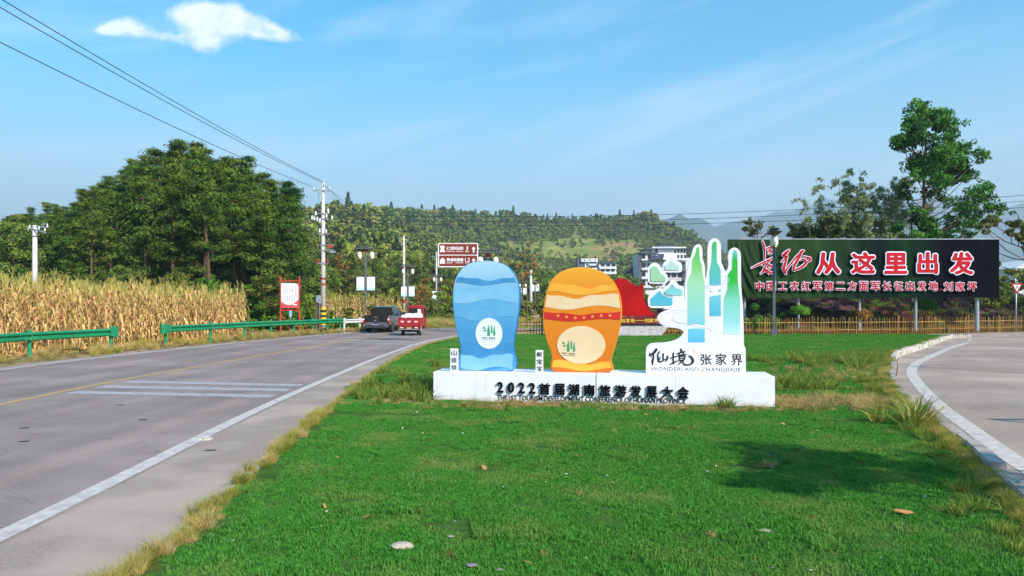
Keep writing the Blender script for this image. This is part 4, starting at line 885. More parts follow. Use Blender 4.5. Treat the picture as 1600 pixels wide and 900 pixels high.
# bamboo clump
def bamboo(X0, Y0, n, seed):
    r = np.random.default_rng(seed); root = thing('bamboo_clump', 'feathery grey green bamboo clump behind the hoarding beside the tall tree', 'bamboo', (X0, Y0, 0)); V = []; pts = []
    for q in range(n):
        bx = r.normal(0, 1.3); by = r.normal(0, .7); tx = bx*1.25+r.normal(0, .7)+(r.random() < .3)*r.uniform(-1, 1); Hh = (zat(250, Y0) if q in (0, 3) else r.uniform(zat(345, Y0), zat(262, Y0)))
        if q == 0: bx, tx = -.8, -.7
        pth = [(bx+(tx-bx)*t**2.2, by, Hh*t-(t**6)*.5) for t in np.linspace(0, 1, 8)]
        inst('culm', MB().tube(pth, [.035*(1-t)+.008 for t in np.linspace(0, 1, 8)], 5, cap=False).mesh('culm', bark_pale), root)
        for t in r.uniform(.35, 1, 26):
            c = np.array([bx+(tx-bx)*t**2.2, by, Hh*t-(t**6)*.5]); a = r.uniform(0, 6.28); Ls = r.uniform(.5, 1.25)*(1.15-t*.6)
            for s in np.linspace(.25, 1, 6):
                p = c+np.array([math.cos(a)*Ls*s, math.sin(a)*Ls*s, .25*Ls*s-.55*Ls*s*s]); pts.append(p+r.normal(0, .08, (7, 3)))
    Pp = np.concatenate(pts); V, Fq = leaves(Pp, .14, .2, -.1)
    inst('foliage', np_mesh('foliage', V, Fq, bamboo_m), root)
bamboo(atd(1350, 58), 58, 30, 21)
Yq = 61
lump_tree('small_tree', [(atd(1388, Yq), 0), (atd(1390, Yq), zat(335, Yq)), (atd(1392, Yq), zat(300, Yq))], [.12, .06, .02], L_(Yq, [(1392, 296, 9), (1380, 312, 10), (1398, 316, 10), (1386, 334, 12), (1402, 340, 11), (1376, 350, 12), (1396, 360, 13), (1410, 322, 7)]), Yq, bamboo_m, 'pale feathery small tree between the bamboo and the tall tree', .11, 7, seed=31)
lump_tree('small_tree', [(atd(1480, Yq), 0), (atd(1482, Yq), zat(365, Yq))], [.12, .05], L_(Yq, [(1470, 366, 12), (1486, 360, 11), (1500, 368, 10), (1458, 372, 10)]), Yq, leaf_deep, 'low green tree top showing above the hoarding right of the tall trunk', .12, 9, seed=33)
lump_tree('small_tree', [(atd(1322, Yq), 0), (atd(1322, Yq), zat(350, Yq))], [.12, .05], L_(Yq, [(1312, 352, 13), (1326, 344, 13), (1334, 358, 14), (1318, 366, 14)]), Yq, leaf_olive, 'olive tree top showing above the hoarding at the left foot of the bamboo', .12, 9, seed=35)
# young trees with thin trunks between the two cutouts and by the road bend
Yq = 62
lump_tree('thin_tree', [(atd(824, Yq), 0), (atd(824, Yq), zat(430, Yq)), (atd(823, Yq), zat(374, Yq))], [.06, .04, .015], L_(Yq, [(823, 382, 5), (818, 398, 6), (830, 400, 7), (815, 415, 8), (834, 414, 8), (826, 430, 8), (812, 430, 6)]), Yq, leaf_orange, 'thin half bare rusty conifer standing left of the orange cutout', .12, 2, seed=9)
# trees and roofs seen past the right end of the hoarding, and the dark bank below it
X, Y = jit(26, 75, 60, 78, 5.5); place = (pxr(X, Y) > 1400) & (pxr(X, Y) < 1700); X, Y = X[place], Y[place]
place_many('broadleaf_tree', broads, X, Y, rng.uniform(.45, .6, len(X)), 'low green tree past the right end of the hoarding', 'low trees past the right end of the hoarding')

# ---- bank behind the fence, under the hoarding
bank_m = mat('shade_tinted_soil', srgb(96, 66, 66), .97, srgb(64, 48, 56), 1.3, 'World', bump=.5, bscale=7, spec=.05, col3=srgb(176, 96, 56), scale3=.45, lo3=.56, hi3=.68, detail=8)  # the bank's shadow is put into the soil colour as dark purple brown
FL = [(9.3, 44.6), (15.5, 45.4), (22, 46.8), (27.4, 48.4), (33, 50.8), (38, 53.0), (46, 56.4), (58, 62)]
ft = resample([(9.0, 45.2)]+[(p[0]-.2, p[1]+.5) for p in FL[1:]], 140)
k_ = 26; tt = np.linspace(0, 1, k_)[:, None]; nrm = np.array([-.28, .96])
Xg = ft[:, 0][None]+nrm[0]*tt*9; Yg = ft[:, 1][None]+nrm[1]*tt*9
Zg = -.05+2.3*np.clip((tt*9-1.0)/4.5, 0, 1)**1.2+hnoise(Xg, Yg, .6, 2.)*.35*np.clip(tt*6, 0, 1)
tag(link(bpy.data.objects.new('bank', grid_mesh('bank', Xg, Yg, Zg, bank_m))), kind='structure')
cover_shaded = mat('shade_tinted_cover', srgb(70, 72, 48), .85, srgb(92, 60, 84), 3, 'World', spec=.1, trans=.15)  # dark purplish tones paint the shadow on the bank into its plants
cover_red = mat('rusty_cover', srgb(178, 100, 50), .85, srgb(158, 128, 54), 4, 'World', spec=.1, trans=.25, col3=srgb(170, 66, 60), scale3=.5, lo3=.5, hi3=.6)
cv1 = [src('cover_tuft', *blades(110, .35, .35, .26, .03, .8, 70+k, False), (cover_shaded, cover_shaded, weed_m)[k]) for k in range(3)]
cv2 = [src('cover_tuft', *blades(110, .3, .3, .34, .022, .6, 75+k, False), (cover_red, cover_red, weed_m, dry_m)[k]) for k in range(4)]
def on_bank(n, t0, t1, x0=9, x1=60):
    i = rng.integers(0, 140, n); t = rng.uniform(t0, t1, n); X = ft[i, 0]+nrm[0]*t*9+rng.normal(0, .15, n); Y = ft[i, 1]+nrm[1]*t*9; 
    Z = -.05+2.3*np.clip((t*9-1.0)/4.5, 0, 1)**1.2; k = (X > x0) & (X < x1); return np.stack([X, Y, Z], 1)[k]
P = on_bank(2300, .12, .8); scatter('bank_cover', cv1, P, tilt(len(P), .3), rng.uniform(.6, 1.6, len(P)), 'creeping plants on the bank under the hoarding, shade coloured in as dark purple', 'ground cover')
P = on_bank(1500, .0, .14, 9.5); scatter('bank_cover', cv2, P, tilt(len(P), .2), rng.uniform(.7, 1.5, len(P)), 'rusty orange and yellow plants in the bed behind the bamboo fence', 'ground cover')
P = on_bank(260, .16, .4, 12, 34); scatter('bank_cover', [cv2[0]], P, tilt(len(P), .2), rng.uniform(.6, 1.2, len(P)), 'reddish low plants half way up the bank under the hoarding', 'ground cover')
# leafy green plants at the left foot of the bank
lp = [broad(360+k, H=1.5, Wd=1.0, ncl=7, per=70, size=.11, m=(leaf_deep, bush_lime)[k], low=.02, asp=.3) for k in range(2)]
for (px_, Y_, s, lab) in ((1178, 47.2, 1.2, 'leafy green shrub behind the left end of the bamboo fence below the hoarding'), (1200, 48.0, 1.45, 'taller leafy shrub left of the blue pennant lamp pole'), (1222, 47.4, .8, 'small leafy shrub right of the blue pennant lamp pole')):
    tree_thing('shrub', lp[0], (atd(px_, Y_), Y_, .1), 1, s, lab, 'shrub')
def topiary(px_, Y_, top, wpx, m, lab, seed):
    zt = zat(top, Y_); w = wpx/F*Y_/2; X_ = atd(px_, Y_); root = thing('topiary_shrub', lab, 'shrub', (X_, Y_, .3))
    r = np.random.default_rng(seed); n = 1500; d = r.normal(size=(n, 3)); d /= np.linalg.norm(d, axis=1, keepdims=True); d[:, 2] = np.where(d[:, 2] < -.25, -.25, d[:, 2])
    q = (r.uniform(.7, 1.0, n)+.10*np.sin(d[:, 0]*5+seed)*np.cos(d[:, 2]*6))[:, None]; P_ = d*q*np.array([w, w, w*.72])+np.array([0, 0, zt-.3-w*.72])
    V, Fq = leaves(P_, .085, .6, .1, d+np.array([0, 0, .3])); inst('crown', np_mesh('crown', V, Fq, m), root)
    inst('trunk', trunk_mesh('trunk', [([(0, 0, -.4), (.04, 0, .5), (0, 0, zt-.3-w*.7)], [.06, .05, .03]), ([(0, 0, .5), (w*.5, 0, zt-.3-w*.5)], [.03, .02]), ([(0, 0, .5), (-w*.5, 0, zt-.3-w*.5)], [.03, .02])], bark, 5), root)
topiary(1250, 46.6, 477, 30, bush_lime, 'round clipped light green shrub below the hoarding', 1)
topiary(1346, 48.0, 482, 33, leaf_orange, 'round clipped rusty brown shrub below the middle of the hoarding', 2)
topiary(1445, 50.2, 466, 37, leaf_deep, 'round clipped dark green shrub below the right half of the hoarding', 3)
# ---- tree beside the camera, right of the frame, whose shade falls on the lawn
tb = broad(501, H=7.4, Wd=1.7, ncl=15, per=190, size=.085, m=leaf_deep, low=.52)
tree_thing('roadside_tree', tb, (9.8, 2.1, 0), .4, 1.0, 'leafy roadside tree just right of the view that shades the lawn', 'tree')
for X_, Y_, h_, lab in ((17.7, 16.5, 6.0, 'slim grey lamp pole beside the side road whose thin shadow crosses it'), (12.5, 7.0, 5.0, 'slim grey pole nearest the camera, out of view beside the side road'), (25.0, 25.2, 6.6, 'slim grey pole farthest along the outside of the side road bend')):
    o = thing('lamp_pole', lab, 'pole', (X_, Y_, 0)); MB().tube([(0, 0, -.2), (0, 0, h_)], [.07, .045], 8).build('pole', galv, o); MB().box((.25, 0, h_), (.6, .12, .06)).build('lamp_head', dark_metal, o, bevel=.01)
# spiky plants beside the side road kerb
sw = [src('spiky', *blades(46, .14, .14, .52, .022, .65, 90, False), weed_m), src('spiky', *blades(60, .2, .2, .4, .018, .8, 91, False), dry_m)]
for (x_, y_, lab, s, q) in ((6.35, 11.55, 'spiky green and straw coloured weed clump at the kerb of the side road', 1.15, 0), (6.0, 11.1, 'second spiky weed clump leaning over the lawn beside the side road kerb', 1.0, 0), (5.7, 11.5, 'low sprawling weed on the lawn left of the spiky clumps', .8, 1)):
    o = thing('weed_clump', lab, 'weed', (x_, y_, .03)); o.scale = (s, s, s); inst('foliage', sw[q].data, o); inst('foliage', sw[1-q].data, o, (.1, .08, 0), (0, 0, 1))
o = tree_thing('weed_shrub', broad(510, H=.62, Wd=.36, ncl=12, per=60, size=.03, m=leaf_olive, low=.05), (5.0, 6.9, .03), 0, 1.0, 'dark leafy weed at the near end of the side road kerb', 'weed')

# ================================================================== plinth with lettering
def pl(px, py, v=0.0):
    """plinth coordinates (u along the front, z) of the picture point on the plane v behind its front"""
    o = PL0+PN*v; dx, dz = (px-CX)/F, (HZ-py)/F
    t = (o.x*PN.x+o.y*PN.y)/(dx*PN.x+PN.y); P_ = Vector((dx*t, t, 0))
    return ((P_-PL0).dot(PE), EYE+dz*t)
plinth = thing('sign_plinth', 'long low white plinth with raised black lettering on the lawn', 'sign base', PL0, PYAW)
PH = .605; useam = pl(931, 600)[0]
MB().box((useam/2-.003, .475, PH/2-.02), (useam-.006, .95, PH+.04)).build('panel_section', plinth_paint, plinth, bevel=.006)
MB().box(((useam+PLEN)/2+.003, .475, PH/2-.02), (PLEN-useam-.006, .95, PH+.04)).build('panel_section', plinth_paint, plinth, bevel=.006)
MB().box((useam, .47, PH/2-.03), (.02, .9, PH)).build('joint', dark_metal, plinth)
for ch, a, b, t, bo in (('2', 777, 787, 596.5, 613), ('0', 793.5, 804, 597, 613.5), ('2', 810, 820.5, 597.5, 614), ('2', 826.5, 837, 598, 614.5), ('首', 842.5, 860, 598.5, 616), ('届', 866, 882.5, 599.2, 616.7), ('湖', 888.5, 905.5, 599.8, 617.5), ('南', 912, 930, 600.4, 618), ('旅', 936.5, 954.5, 601, 618.8), ('游', 960.5, 979, 601.5, 619.5), ('发', 984.5, 1002.5, 602.2, 620.2), ('展', 1009.5, 1027, 603, 621), ('大', 1033.5, 1052, 603.6, 621.8), ('会', 1058, 1076.5, 604, 622.5)):
    u0, z0 = pl(a, bo); u1, z1 = pl(b, t); text(ch, 'letter', black_acrylic, plinth, u0, z0, u1-u0, z1-z0, -.01, .035, 0, swell=[(.022, 6), (0, 1)])
en = "THE 1ST TOURISM DEVELOPMENT CONFERENCE OF HUNAN PROVINCE"
ns = len(en.split(' ')); u0, z0 = pl(777, 624.8); u1, _ = pl(1077.5, 632); z1 = pl(777, 617)[1]
vsz = raw_text(en, .018, .5)[0]; wtot = vsz[:, 0].max()-vsz[:, 0].min(); 
# words placed one after the other along the plinth
cx_ = 0.0; space = .28
for wd in en.split(' '):
    wv = raw_text(wd, .018, .5)[0]; ww = wv[:, 0].max()-wv[:, 0].min(); s_ = (u1-u0)/(wtot)
    text(wd, 'lettering', black_acrylic, plinth, u0+cx_*s_, z0, ww*s_, (z1-z0)*1.0, -.003, .008, .006); cx_ += ww+space*(wtot-sum((lambda q: q[:, 0].max()-q[:, 0].min())(raw_text(w_, .018, .5)[0]) for w_ in en.split(' ')))/(space*(ns-1)) if False else ww+.262
# ------------------------------------------------------------------ emblem: three peaks, clouds and a name
teal_print = ramp_mat('teal_print', [(0, srgb(84, 170, 205)), (.5, srgb(70, 165, 150)), (1, srgb(60, 150, 96))], .0, .3)
ink = mat('black_print', (.012, .012, .014), .5)
def emblem(parent, u, z, w, y, sl=0.0):
    """small printed emblem: peaks, clouds, brush name and a line; w wide, base at z"""
    s = w/60.0; q = lambda pts: [(u+(a)*s, z+(b)*s+a*s*sl) for a, b in pts]
    mb = MB()
    for poly in ([(24, 18), (24, 44), (28, 56), (31, 66), (33, 62), (34, 50), (36, 42), (36, 18)], [(40, 30), (40, 58), (43, 68), (45, 60), (47, 54), (47, 30)], [(50, 20), (50, 38), (53, 52), (55, 62), (57, 58), (58, 40), (60, 36), (60, 20)], [(3, 50), (6, 57), (10, 60), (14, 54), (18, 52), (18, 49)], [(6, 40), (9, 44), (14, 46), (20, 42), (20, 38), (8, 38)]):
        mb.prism(q(poly), y-.002, y)
    mb.build('emblem', teal_print, parent)
    mb = MB()
    for k in range(5): mb.prism(q([(2+k*4.4, 7), (5.4+k*4.4, 8), (5+k*4.4, 13), (2.8+k*4.4, 12)]), y-.002, y)
    for k in range(4): mb.prism(q([(32+k*7, 6.5), (36.5+k*7, 6.5), (36.5+k*7, 12), (32+k*7, 12)]), y-.002, y)
    mb.prism(q([(2, 1), (59, 1), (59, 2.4), (2, 2.4)]), y-.002, y); mb.build('emblem_lettering', ink, parent)
# ------------------------------------------------------------------ two freestanding cutout boards: plain shapes in the boards' colours
def board(name, label, outl_px, v, th, edge_m, z_adj=PH-.0):
    pts = [pl(a, b, v) for a, b in outl_px]
    pts = [(a, max(b, PH)) for a, b in pts]
    uc = sum(p[0] for p in pts)/len(pts); root = thing(name, label, 'cutout board', PL0+PE*uc+PN*v+Vector((0, 0, PH)), PYAW)
    loc = [(a-uc, b-PH) for a, b in pts]
    return root, loc, uc
def clip_prism(mb, outl, y0, y1): mb.prism(outl, y0, y1)
def loc_pts(lst, v, uc): return [(lambda q: (q[0]-uc, q[1]-PH))(pl(a, b, v)) for a, b in lst]
def grow(outl, d):
    n = len(outl); o = []; area = sum(outl[i-1][0]*outl[i][1]-outl[i][0]*outl[i-1][1] for i in range(n)); sg = -1 if area > 0 else 1
    for i in range(n):
        a = Vector(outl[i-1]); b = Vector(outl[(i+1) % n]); t = (b-a).normalized(); nr = Vector((-t.y, t.x))*sg; o.append((outl[i][0]+nr.x*d, outl[i][1]+nr.y*d))
    return o
bl_edge = mat('blue_edge', srgb(34, 112, 176), .45)
bl_face = ramp_mat('sky_blue_print', [(0, srgb(88, 156, 198)), (.35, srgb(66, 144, 194)), (.7, srgb(98, 168, 208)), (1, srgb(164, 202, 224))], 0, 2.1)
bl_wave = [mat('wave_blue', srgb(50, 128, 182), .45, srgb(72, 146, 194), 2), mat('wave_pale', srgb(132, 188, 218), .45, srgb(112, 176, 210), 2), mat('wave_mid', srgb(82, 158, 202), .45, srgb(100, 168, 208), 2)]
cream = mat('cream_print', srgb(232, 208, 170), .45, srgb(224, 194, 148), 1.5); pale = mat('pale_print', srgb(216, 226, 244), .45, srgb(228, 234, 248), 2)
blush = mat('blush_print', srgb(240, 222, 226), .45, srgb(232, 208, 214), 1.5)
red_print = mat('red_print', srgb(206, 40, 30), .45, srgb(190, 30, 28), 3); gold_print = mat('gold_print', srgb(226, 150, 60), .45)
V1 = .32; TH = .16
bo = catmull([(722, 579), (719, 540), (711, 505), (707, 470), (711, 437), (728, 414), (758, 407), (790, 414), (808, 438), (812, 470), (808, 505), (802, 540), (801, 579)], 6)
root, ol, uc = board('cutout_board', 'sky blue rounded cutout board with wave bands standing on the left of the plinth', bo, V1, TH, bl_edge)
ol = [(a, max(b, 0.001)) for a, b in ol]
MB().prism(ol, .012, TH).build('board_body', bl_edge, root, bevel=0)
MB().prism(grow(ol, -.008) , .002, .0115).build('front_face', bl_face, root)
def wave(y0, y1, amp, ph, m, depth, nm):
    """a wavy band that runs right across the board"""
    n = 40; xs = sorted(p[0] for p in ol); 
    def span(z):
        c = [];
        for i in range(len(ol)):
            a, b = ol[i-1], ol[i]
            if (a[1]-z)*(b[1]-z) <= 0 and abs(a[1]-b[1]) > 1e-6: c.append(a[0]+(b[0]-a[0])*(z-a[1])/(b[1]-a[1]))
        return (min(c)+.03, max(c)-.03) if len(c) > 1 else (0, .01)
    up = []; dn = []
    for k in range(n+1):
        t = k/n; zu = y1+amp*math.sin(t*7+ph)+amp*.4*math.sin(t*17+ph*2); zd = y0+amp*math.sin(t*7+ph+.8)
        a, b = span(min(zu, max(p[1] for p in ol)-.05)); up.append((a+(b-a)*t, zu)); a, b = span(max(zd, .01)); dn.append((a+(b-a)*t, zd))
    MB().prism(dn+up[::-1], -depth, .0015).build(nm, m, root)
wave(.06, .55, .045, .3, bl_wave[0], .002, 'wave_band'); wave(.05, .30, .04, 2.1, bl_wave[1], .004, 'wave_band')
wave(1.02, 1.26, .05, 1.2, bl_wave[2], .002, 'wave_band'); wave(1.36, 1.60, .045, 3.0, bl_wave[1], .002, 'wave_band'); wave(1.70, 1.80, .03, .7, bl_wave[0], .002, 'wave_band')
cU, cZ = loc_pts([(764, 521)], V1, uc)[0]; ov = [(cU+.265*math.cos(t*math.pi/20), cZ+.30*math.sin(t*math.pi/20)) for t in range(40)]
MB().prism(ov, -.007, .001).build('oval_panel', pale, root); emblem(root, cU-.14, cZ-.13, .27, -.0075)
# brace behind
MB().tube([(0, TH, 1.1), (0, .55, .0)], .02, 6).build('brace', galv, root)
og_edge = mat('orange_edge', srgb(226, 160, 50), .45); V2 = .30
og_face = ramp_mat('orange_print', [(0, srgb(204, 106, 10)), (.4, srgb(218, 126, 14)), (.75, srgb(222, 134, 16)), (1, srgb(234, 172, 40))], 0, 2.1)
og_b = [mat('amber_print', srgb(240, 176, 60), .45, srgb(232, 160, 40), 2), cream]
bo = catmull([(868, 581), (862, 555), (852, 525), (848, 495), (852, 462), (862, 437), (885, 421), (918, 418), (948, 429), (966, 452), (972, 482), (969, 512), (962, 540), (955, 562), (952, 581)], 6)
root, ol, uc = board('cutout_board', 'orange rounded cutout board with cream oval and red band on the plinth', bo, V2, TH, og_edge)
ol = [(a, max(b, 0.001)) for a, b in ol]
MB().prism(ol, .012, TH).build('board_body', og_edge, root); MB().prism(grow(ol, -.008), .002, .0115).build('front_face', og_face, root)
wave(1.52, 1.66, .04, .5, og_b[0], .002, 'wave_band'); wave(1.24, 1.46, .04, 2.0, cream, .002, 'wave_band'); wave(1.0, 1.13, .025, 1.4, red_print, .005, 'wave_band'); wave(.06, .20, .035, .2, og_b[0], .002, 'wave_band')
mb = MB()
for t in range(7):
    c0 = (-.48+t*.165, 1.066+.025*math.sin((t+.5)/7*7+1.8)); mb.prism([(c0[0]+.03*math.cos(w*.7854), c0[1]+.026*math.sin(w*.7854)) for w in range(8)], -.0075, -.004)
mb.build('gold_dot', gold_print, root)
cU, cZ = loc_pts([(908, 539)], V2, uc)[0]; ov = [(cU+.46*math.cos(t*math.pi/20), cZ+.36*math.sin(t*math.pi/20)) for t in range(40)]
MB().prism(ov, -.008, .001).build('oval_panel', cream, root); cU, cZ = loc_pts([(890, 552)], V2, uc)[0]; emblem(root, cU-.16, cZ-.04, .27, -.0085, -.06)
MB().tube([(0, TH, 1.1), (0, .55, .0)], .02, 6).build('brace', galv, root)
# name plates
for s, a, b, t, lab in (('山娃娃', 703.5, 715.5, 544.5, 'narrow white name plate left of the blue cutout'), ('鲵宝宝', 837, 848.5, 547, 'narrow white name plate between the blue and orange cutouts')):
    u0, z1 = pl(a, t, .12); u1, _ = pl(b, t, .12); w = u1-u0; z1 -= PH
    root = thing('name_plate', lab, 'name plate', PL0+PE*(u0+w/2)+PN*.12+Vector((0, 0, PH)), PYAW)
    MB().box((0, .02, z1/2), (w, .04, z1)).build('plate', white_paint, root)
    for k, ch in enumerate(s): text(ch, 'letter', ink, root, -w*.36, z1*(.70-.315*k), w*.72, z1*.22, -.001, .003, 0, swell=[(.016, 6), (0, 1)])
# ------------------------------------------------------------------ white mountain emblem board with gradient peaks
V3 = .28; uc, _ = pl(1090, 582, V3)
root = thing('emblem_board', 'white cutout board with green and blue peaks and brush lettering, right on the plinth', 'cutout board', PL0+PE*uc+PN*V3+Vector((0, 0, PH)), PYAW)
def cp(lst): return loc_pts([(1000+a/3.75, 360+b/3.75) for a, b in lst], V3, uc)
def fl(o): return [(a, max(b, .001)) for a, b in o]
main = [(35, 845), (35, 705), (40, 680), (58, 664), (90, 660), (150, 657), (205, 645), (240, 622), (258, 595), (245, 582), (215, 572), (150, 566), (115, 546), (97, 515), (112, 488), (150, 468), (205, 456), (240, 440), (256, 425), (262, 400), (262, 350), (264, 300), (272, 262), (282, 215), (288, 180), (300, 152), (310, 110), (320, 90), (342, 78), (360, 90), (367, 120), (367, 165), (380, 205), (382, 260), (384, 292), (390, 262), (396, 220), (397, 150), (398, 90), (408, 58), (434, 43), (460, 52), (474, 78), (475, 140), (476, 190), (490, 215), (497, 238), (508, 238), (518, 220), (521, 190), (516, 150), (524, 115), (550, 97), (578, 108), (591, 135), (592, 220), (592, 300), (597, 380), (604, 440), (607, 560), (609, 675), (619, 690), (620, 845)]
o_main = fl(cp(main)); o_main = rounded(o_main, .04, 3)
MB().prism(o_main, 0, .12).build('board_body', white_paint, root)
def cloud_out(l): return rounded(cp(l), .09, 4)
for l in ([(47, 300), (46, 215), (68, 192), (92, 187), (118, 203), (130, 235), (158, 255), (168, 290), (155, 312), (60, 312)], [(134, 232), (133, 195), (160, 168), (184, 152), (206, 162), (218, 180), (240, 185), (249, 210), (244, 246), (140, 246)], [(136, 392), (136, 340), (165, 318), (186, 289), (212, 298), (228, 322), (262, 328), (263, 392)], [(47, 455), (46, 388), (78, 356), (112, 335), (134, 345), (150, 376), (200, 380), (206, 455)]):
    MB().prism(cloud_out(l), .004+.003*len(l) % .01, .1165).build('cloud_panel', white_paint, root)
MB().prism(cp([(196, 384), (262, 384), (262, 460), (130, 462), (196, 440)]), .006, .115).build('board_body', white_paint, root)
zt = lambda b: cp([(0, b)])[0][1]
g1 = ramp_mat('peak_gradient', [(0, srgb(84, 176, 220)), (.14, srgb(112, 196, 216)), (.35, srgb(142, 206, 196)), (.62, srgb(160, 210, 172)), (.8, srgb(118, 196, 112)), (1, srgb(72, 184, 66))], zt(656), zt(98))
g2 = ramp_mat('peak_gradient', [(0, srgb(76, 176, 204)), (.25, srgb(110, 190, 204)), (.45, srgb(84, 178, 186)), (.7, srgb(92, 186, 160)), (1, srgb(34, 170, 74))], zt(502), zt(66))
g3 = ramp_mat('peak_gradient', [(0, srgb(196, 226, 232)), (.15, srgb(150, 212, 216)), (.4, srgb(120, 204, 178)), (.62, srgb(40, 176, 50)), (.86, srgb(30, 172, 48)), (1, srgb(110, 190, 190))], zt(610), zt(112))
def pr(l, m, nm='peak_print', r=.015, d=.003): return MB().prism(rounded(cp(l), r, 3), -d, .0005).build(nm, m, root)
pr([(281, 656), (281, 577), (330, 573), (380, 576), (380, 656)], g1)
pr([(279, 560), (279, 300), (283, 284), (299, 255), (303, 228), (306, 175), (313, 158), (324, 140), (329, 120), (331, 100), (346, 98), (348, 140), (353, 180), (362, 200), (368, 262), (377, 290), (380, 310), (380, 556), (330, 548), (300, 552)], g1)
pr([(407, 322), (407, 240), (412, 215), (418, 190), (421, 120), (421, 88), (430, 66), (448, 66), (450, 130), (452, 188), (462, 205), (473, 232), (474, 318), (440, 326)], g2)
pr([(408, 350), (418, 353), (420, 360), (408, 362)], g2); pr([(474, 345), (460, 348), (457, 356), (474, 361)], g2)
pr([(407, 388), (440, 382), (474, 376), (474, 502), (407, 502)], g2)
pr([(490, 610), (490, 405), (498, 382), (512, 345), (514, 262), (522, 246), (538, 230), (541, 160), (542, 132), (552, 113), (565, 120), (571, 140), (572, 210), (573, 300), (582, 370), (586, 400), (586, 610)], g3)
for l, c in (([(62, 299), (62, 225), (72, 210), (88, 208), (106, 222), (120, 252), (140, 262), (151, 280), (151, 299)], srgb(158, 206, 164)), ([(146, 232), (146, 206), (170, 192), (186, 170), (198, 190), (212, 199), (228, 200), (231, 232)], srgb(186, 216, 204)), ([(147, 378), (147, 350), (172, 336), (190, 308), (206, 335), (232, 344), (249, 348), (249, 382)], srgb(134, 204, 208)), ([(62, 440), (62, 400), (88, 378), (114, 350), (132, 376), (150, 392), (190, 394), (190, 440)], srgb(84, 184, 206))):
    MB().prism(rounded(cp(l), .03, 3), .0005, .0125).build('cloud_print', mat('cloud_tint', c, .45, tuple(q*.86 for q in c), 2.5), root)
mist = mat('mist_line', srgb(196, 200, 214), .5)
mb = MB(); wl_ = lambda p: cp(p)
for P_ in ([(270, 462), (200, 470), (140, 490), (110, 520), (130, 548), (180, 560)], [(300, 470), (230, 478), (190, 505), (200, 530), (250, 545), (318, 543), (302, 552), (312, 562), (390, 572), (420, 590), (405, 605)], [(474, 268), (510, 270), (522, 290), (505, 312), (460, 320), (392, 322), (386, 332), (420, 340)], [(474, 300), (500, 292), (495, 276)]):
    stroke_mb(mb, wl_(P_), [.002, .005, .004, .002], -.0035, .0008)
mb.build('mist_line', mist, root)
# brush characters 仙境, drawn stroke by stroke
mb = MB(); D = -.004
def bs(P_, r_): 
    global D
    D -= .00035; stroke_mb(mb, loc_pts([(900+a/5, 470+b/5) for a, b in P_], V3, uc), [q/5/77 for q in r_], D, .002, 6)
for P_, r_ in (([(628, 380), (612, 402), (590, 418), (570, 428)], [9, 10, 7, 3]), ([(575, 412), (590, 440)], [5, 3]), ([(606, 420), (604, 450), (598, 474), (600, 500)], [5, 7, 8, 4]), ([(652, 398), (640, 420), (642, 455), (650, 475), (672, 472), (700, 455)], [5, 5, 7, 7, 5, 3]), ([(682, 412), (680, 440), (684, 468)], [5, 6, 4]), ([(716, 432), (712, 455), (700, 474)], [6, 7, 3]), ([(660, 440), (645, 470)], [3, 5]),
               ([(762, 408), (758, 440), (764, 490)], [6, 5, 6]), ([(736, 450), (762, 440), (792, 432)], [4, 5, 3]), ([(738, 496), (768, 480), (800, 466)], [5, 5, 3]), ([(818, 374), (824, 392)], [4, 8]), ([(790, 412), (822, 402), (852, 396)], [4, 5, 4]), ([(806, 414), (812, 424)], [4, 4]), ([(842, 404), (834, 422)], [4, 3]), ([(788, 432), (825, 424), (864, 418)], [3, 5, 3]), ([(806, 436), (808, 452), (812, 468)], [4, 4, 4]), ([(808, 436), (848, 430), (850, 448), (846, 462)], [3, 4, 4, 4]), ([(812, 450), (846, 446)], [3, 3]), ([(812, 466), (846, 461)], [3, 4]), ([(822, 468), (815, 484), (798, 500)], [5, 5, 2]), ([(838, 464), (836, 484), (848, 497), (880, 500), (905, 488), (914, 466), (900, 440), (880, 428)], [5, 5, 6, 5, 7, 9, 7, 3])):
    bs(P_, r_)
mb.build('brush_lettering', ink, root)
for ch, a, b, t, bo in (('张', 972, 1062, 418, 500), ('家', 1090, 1178, 412, 502), ('界', 1212, 1300, 418, 505)):
    (u0, z0), (u1, z1) = loc_pts([(900+a/5, 470+bo/5), (900+b/5, 470+t/5)], V3, uc); text(ch, 'letter', ink, root, u0, z0, u1-u0, z1-z0, -.001, .003, 0, swell=[(.012, 6), (0, 1)])
(u0, z0), (u1, z1) = loc_pts([(1017.4, 581.0), (1157.4, 574.6)], V3, uc)
tw = raw_text("WONDERLAND ZHANGJIAJIE", 0, .5)[0]; 
o = text("WONDERLAND ZHANGJIAJIE", 'lettering', grey_ink, root, u0, z0, u1-u0, z1-z0-.004, -.001, .003, -.006, 1.06)
(u0, z0), (u1, z1) = loc_pts([(1083.5, 553.5), (1086, 546)], V3, uc)
MB().box(((u0+u1)/2, -.001, (z0+z1)/2), (u1-u0, .002, z1-z0)).build('seal_print', mat('seal_red', srgb(226, 170, 170), .5, srgb(240, 215, 215), 60), root)
MB().tube([(-.2, .12, 1.3), (-.2, .55, 0)], .022, 6).build('brace', galv, root); MB().tube([(.5, .12, 1.5), (.5, .58, 0)], .022, 6).build('brace', galv, root)

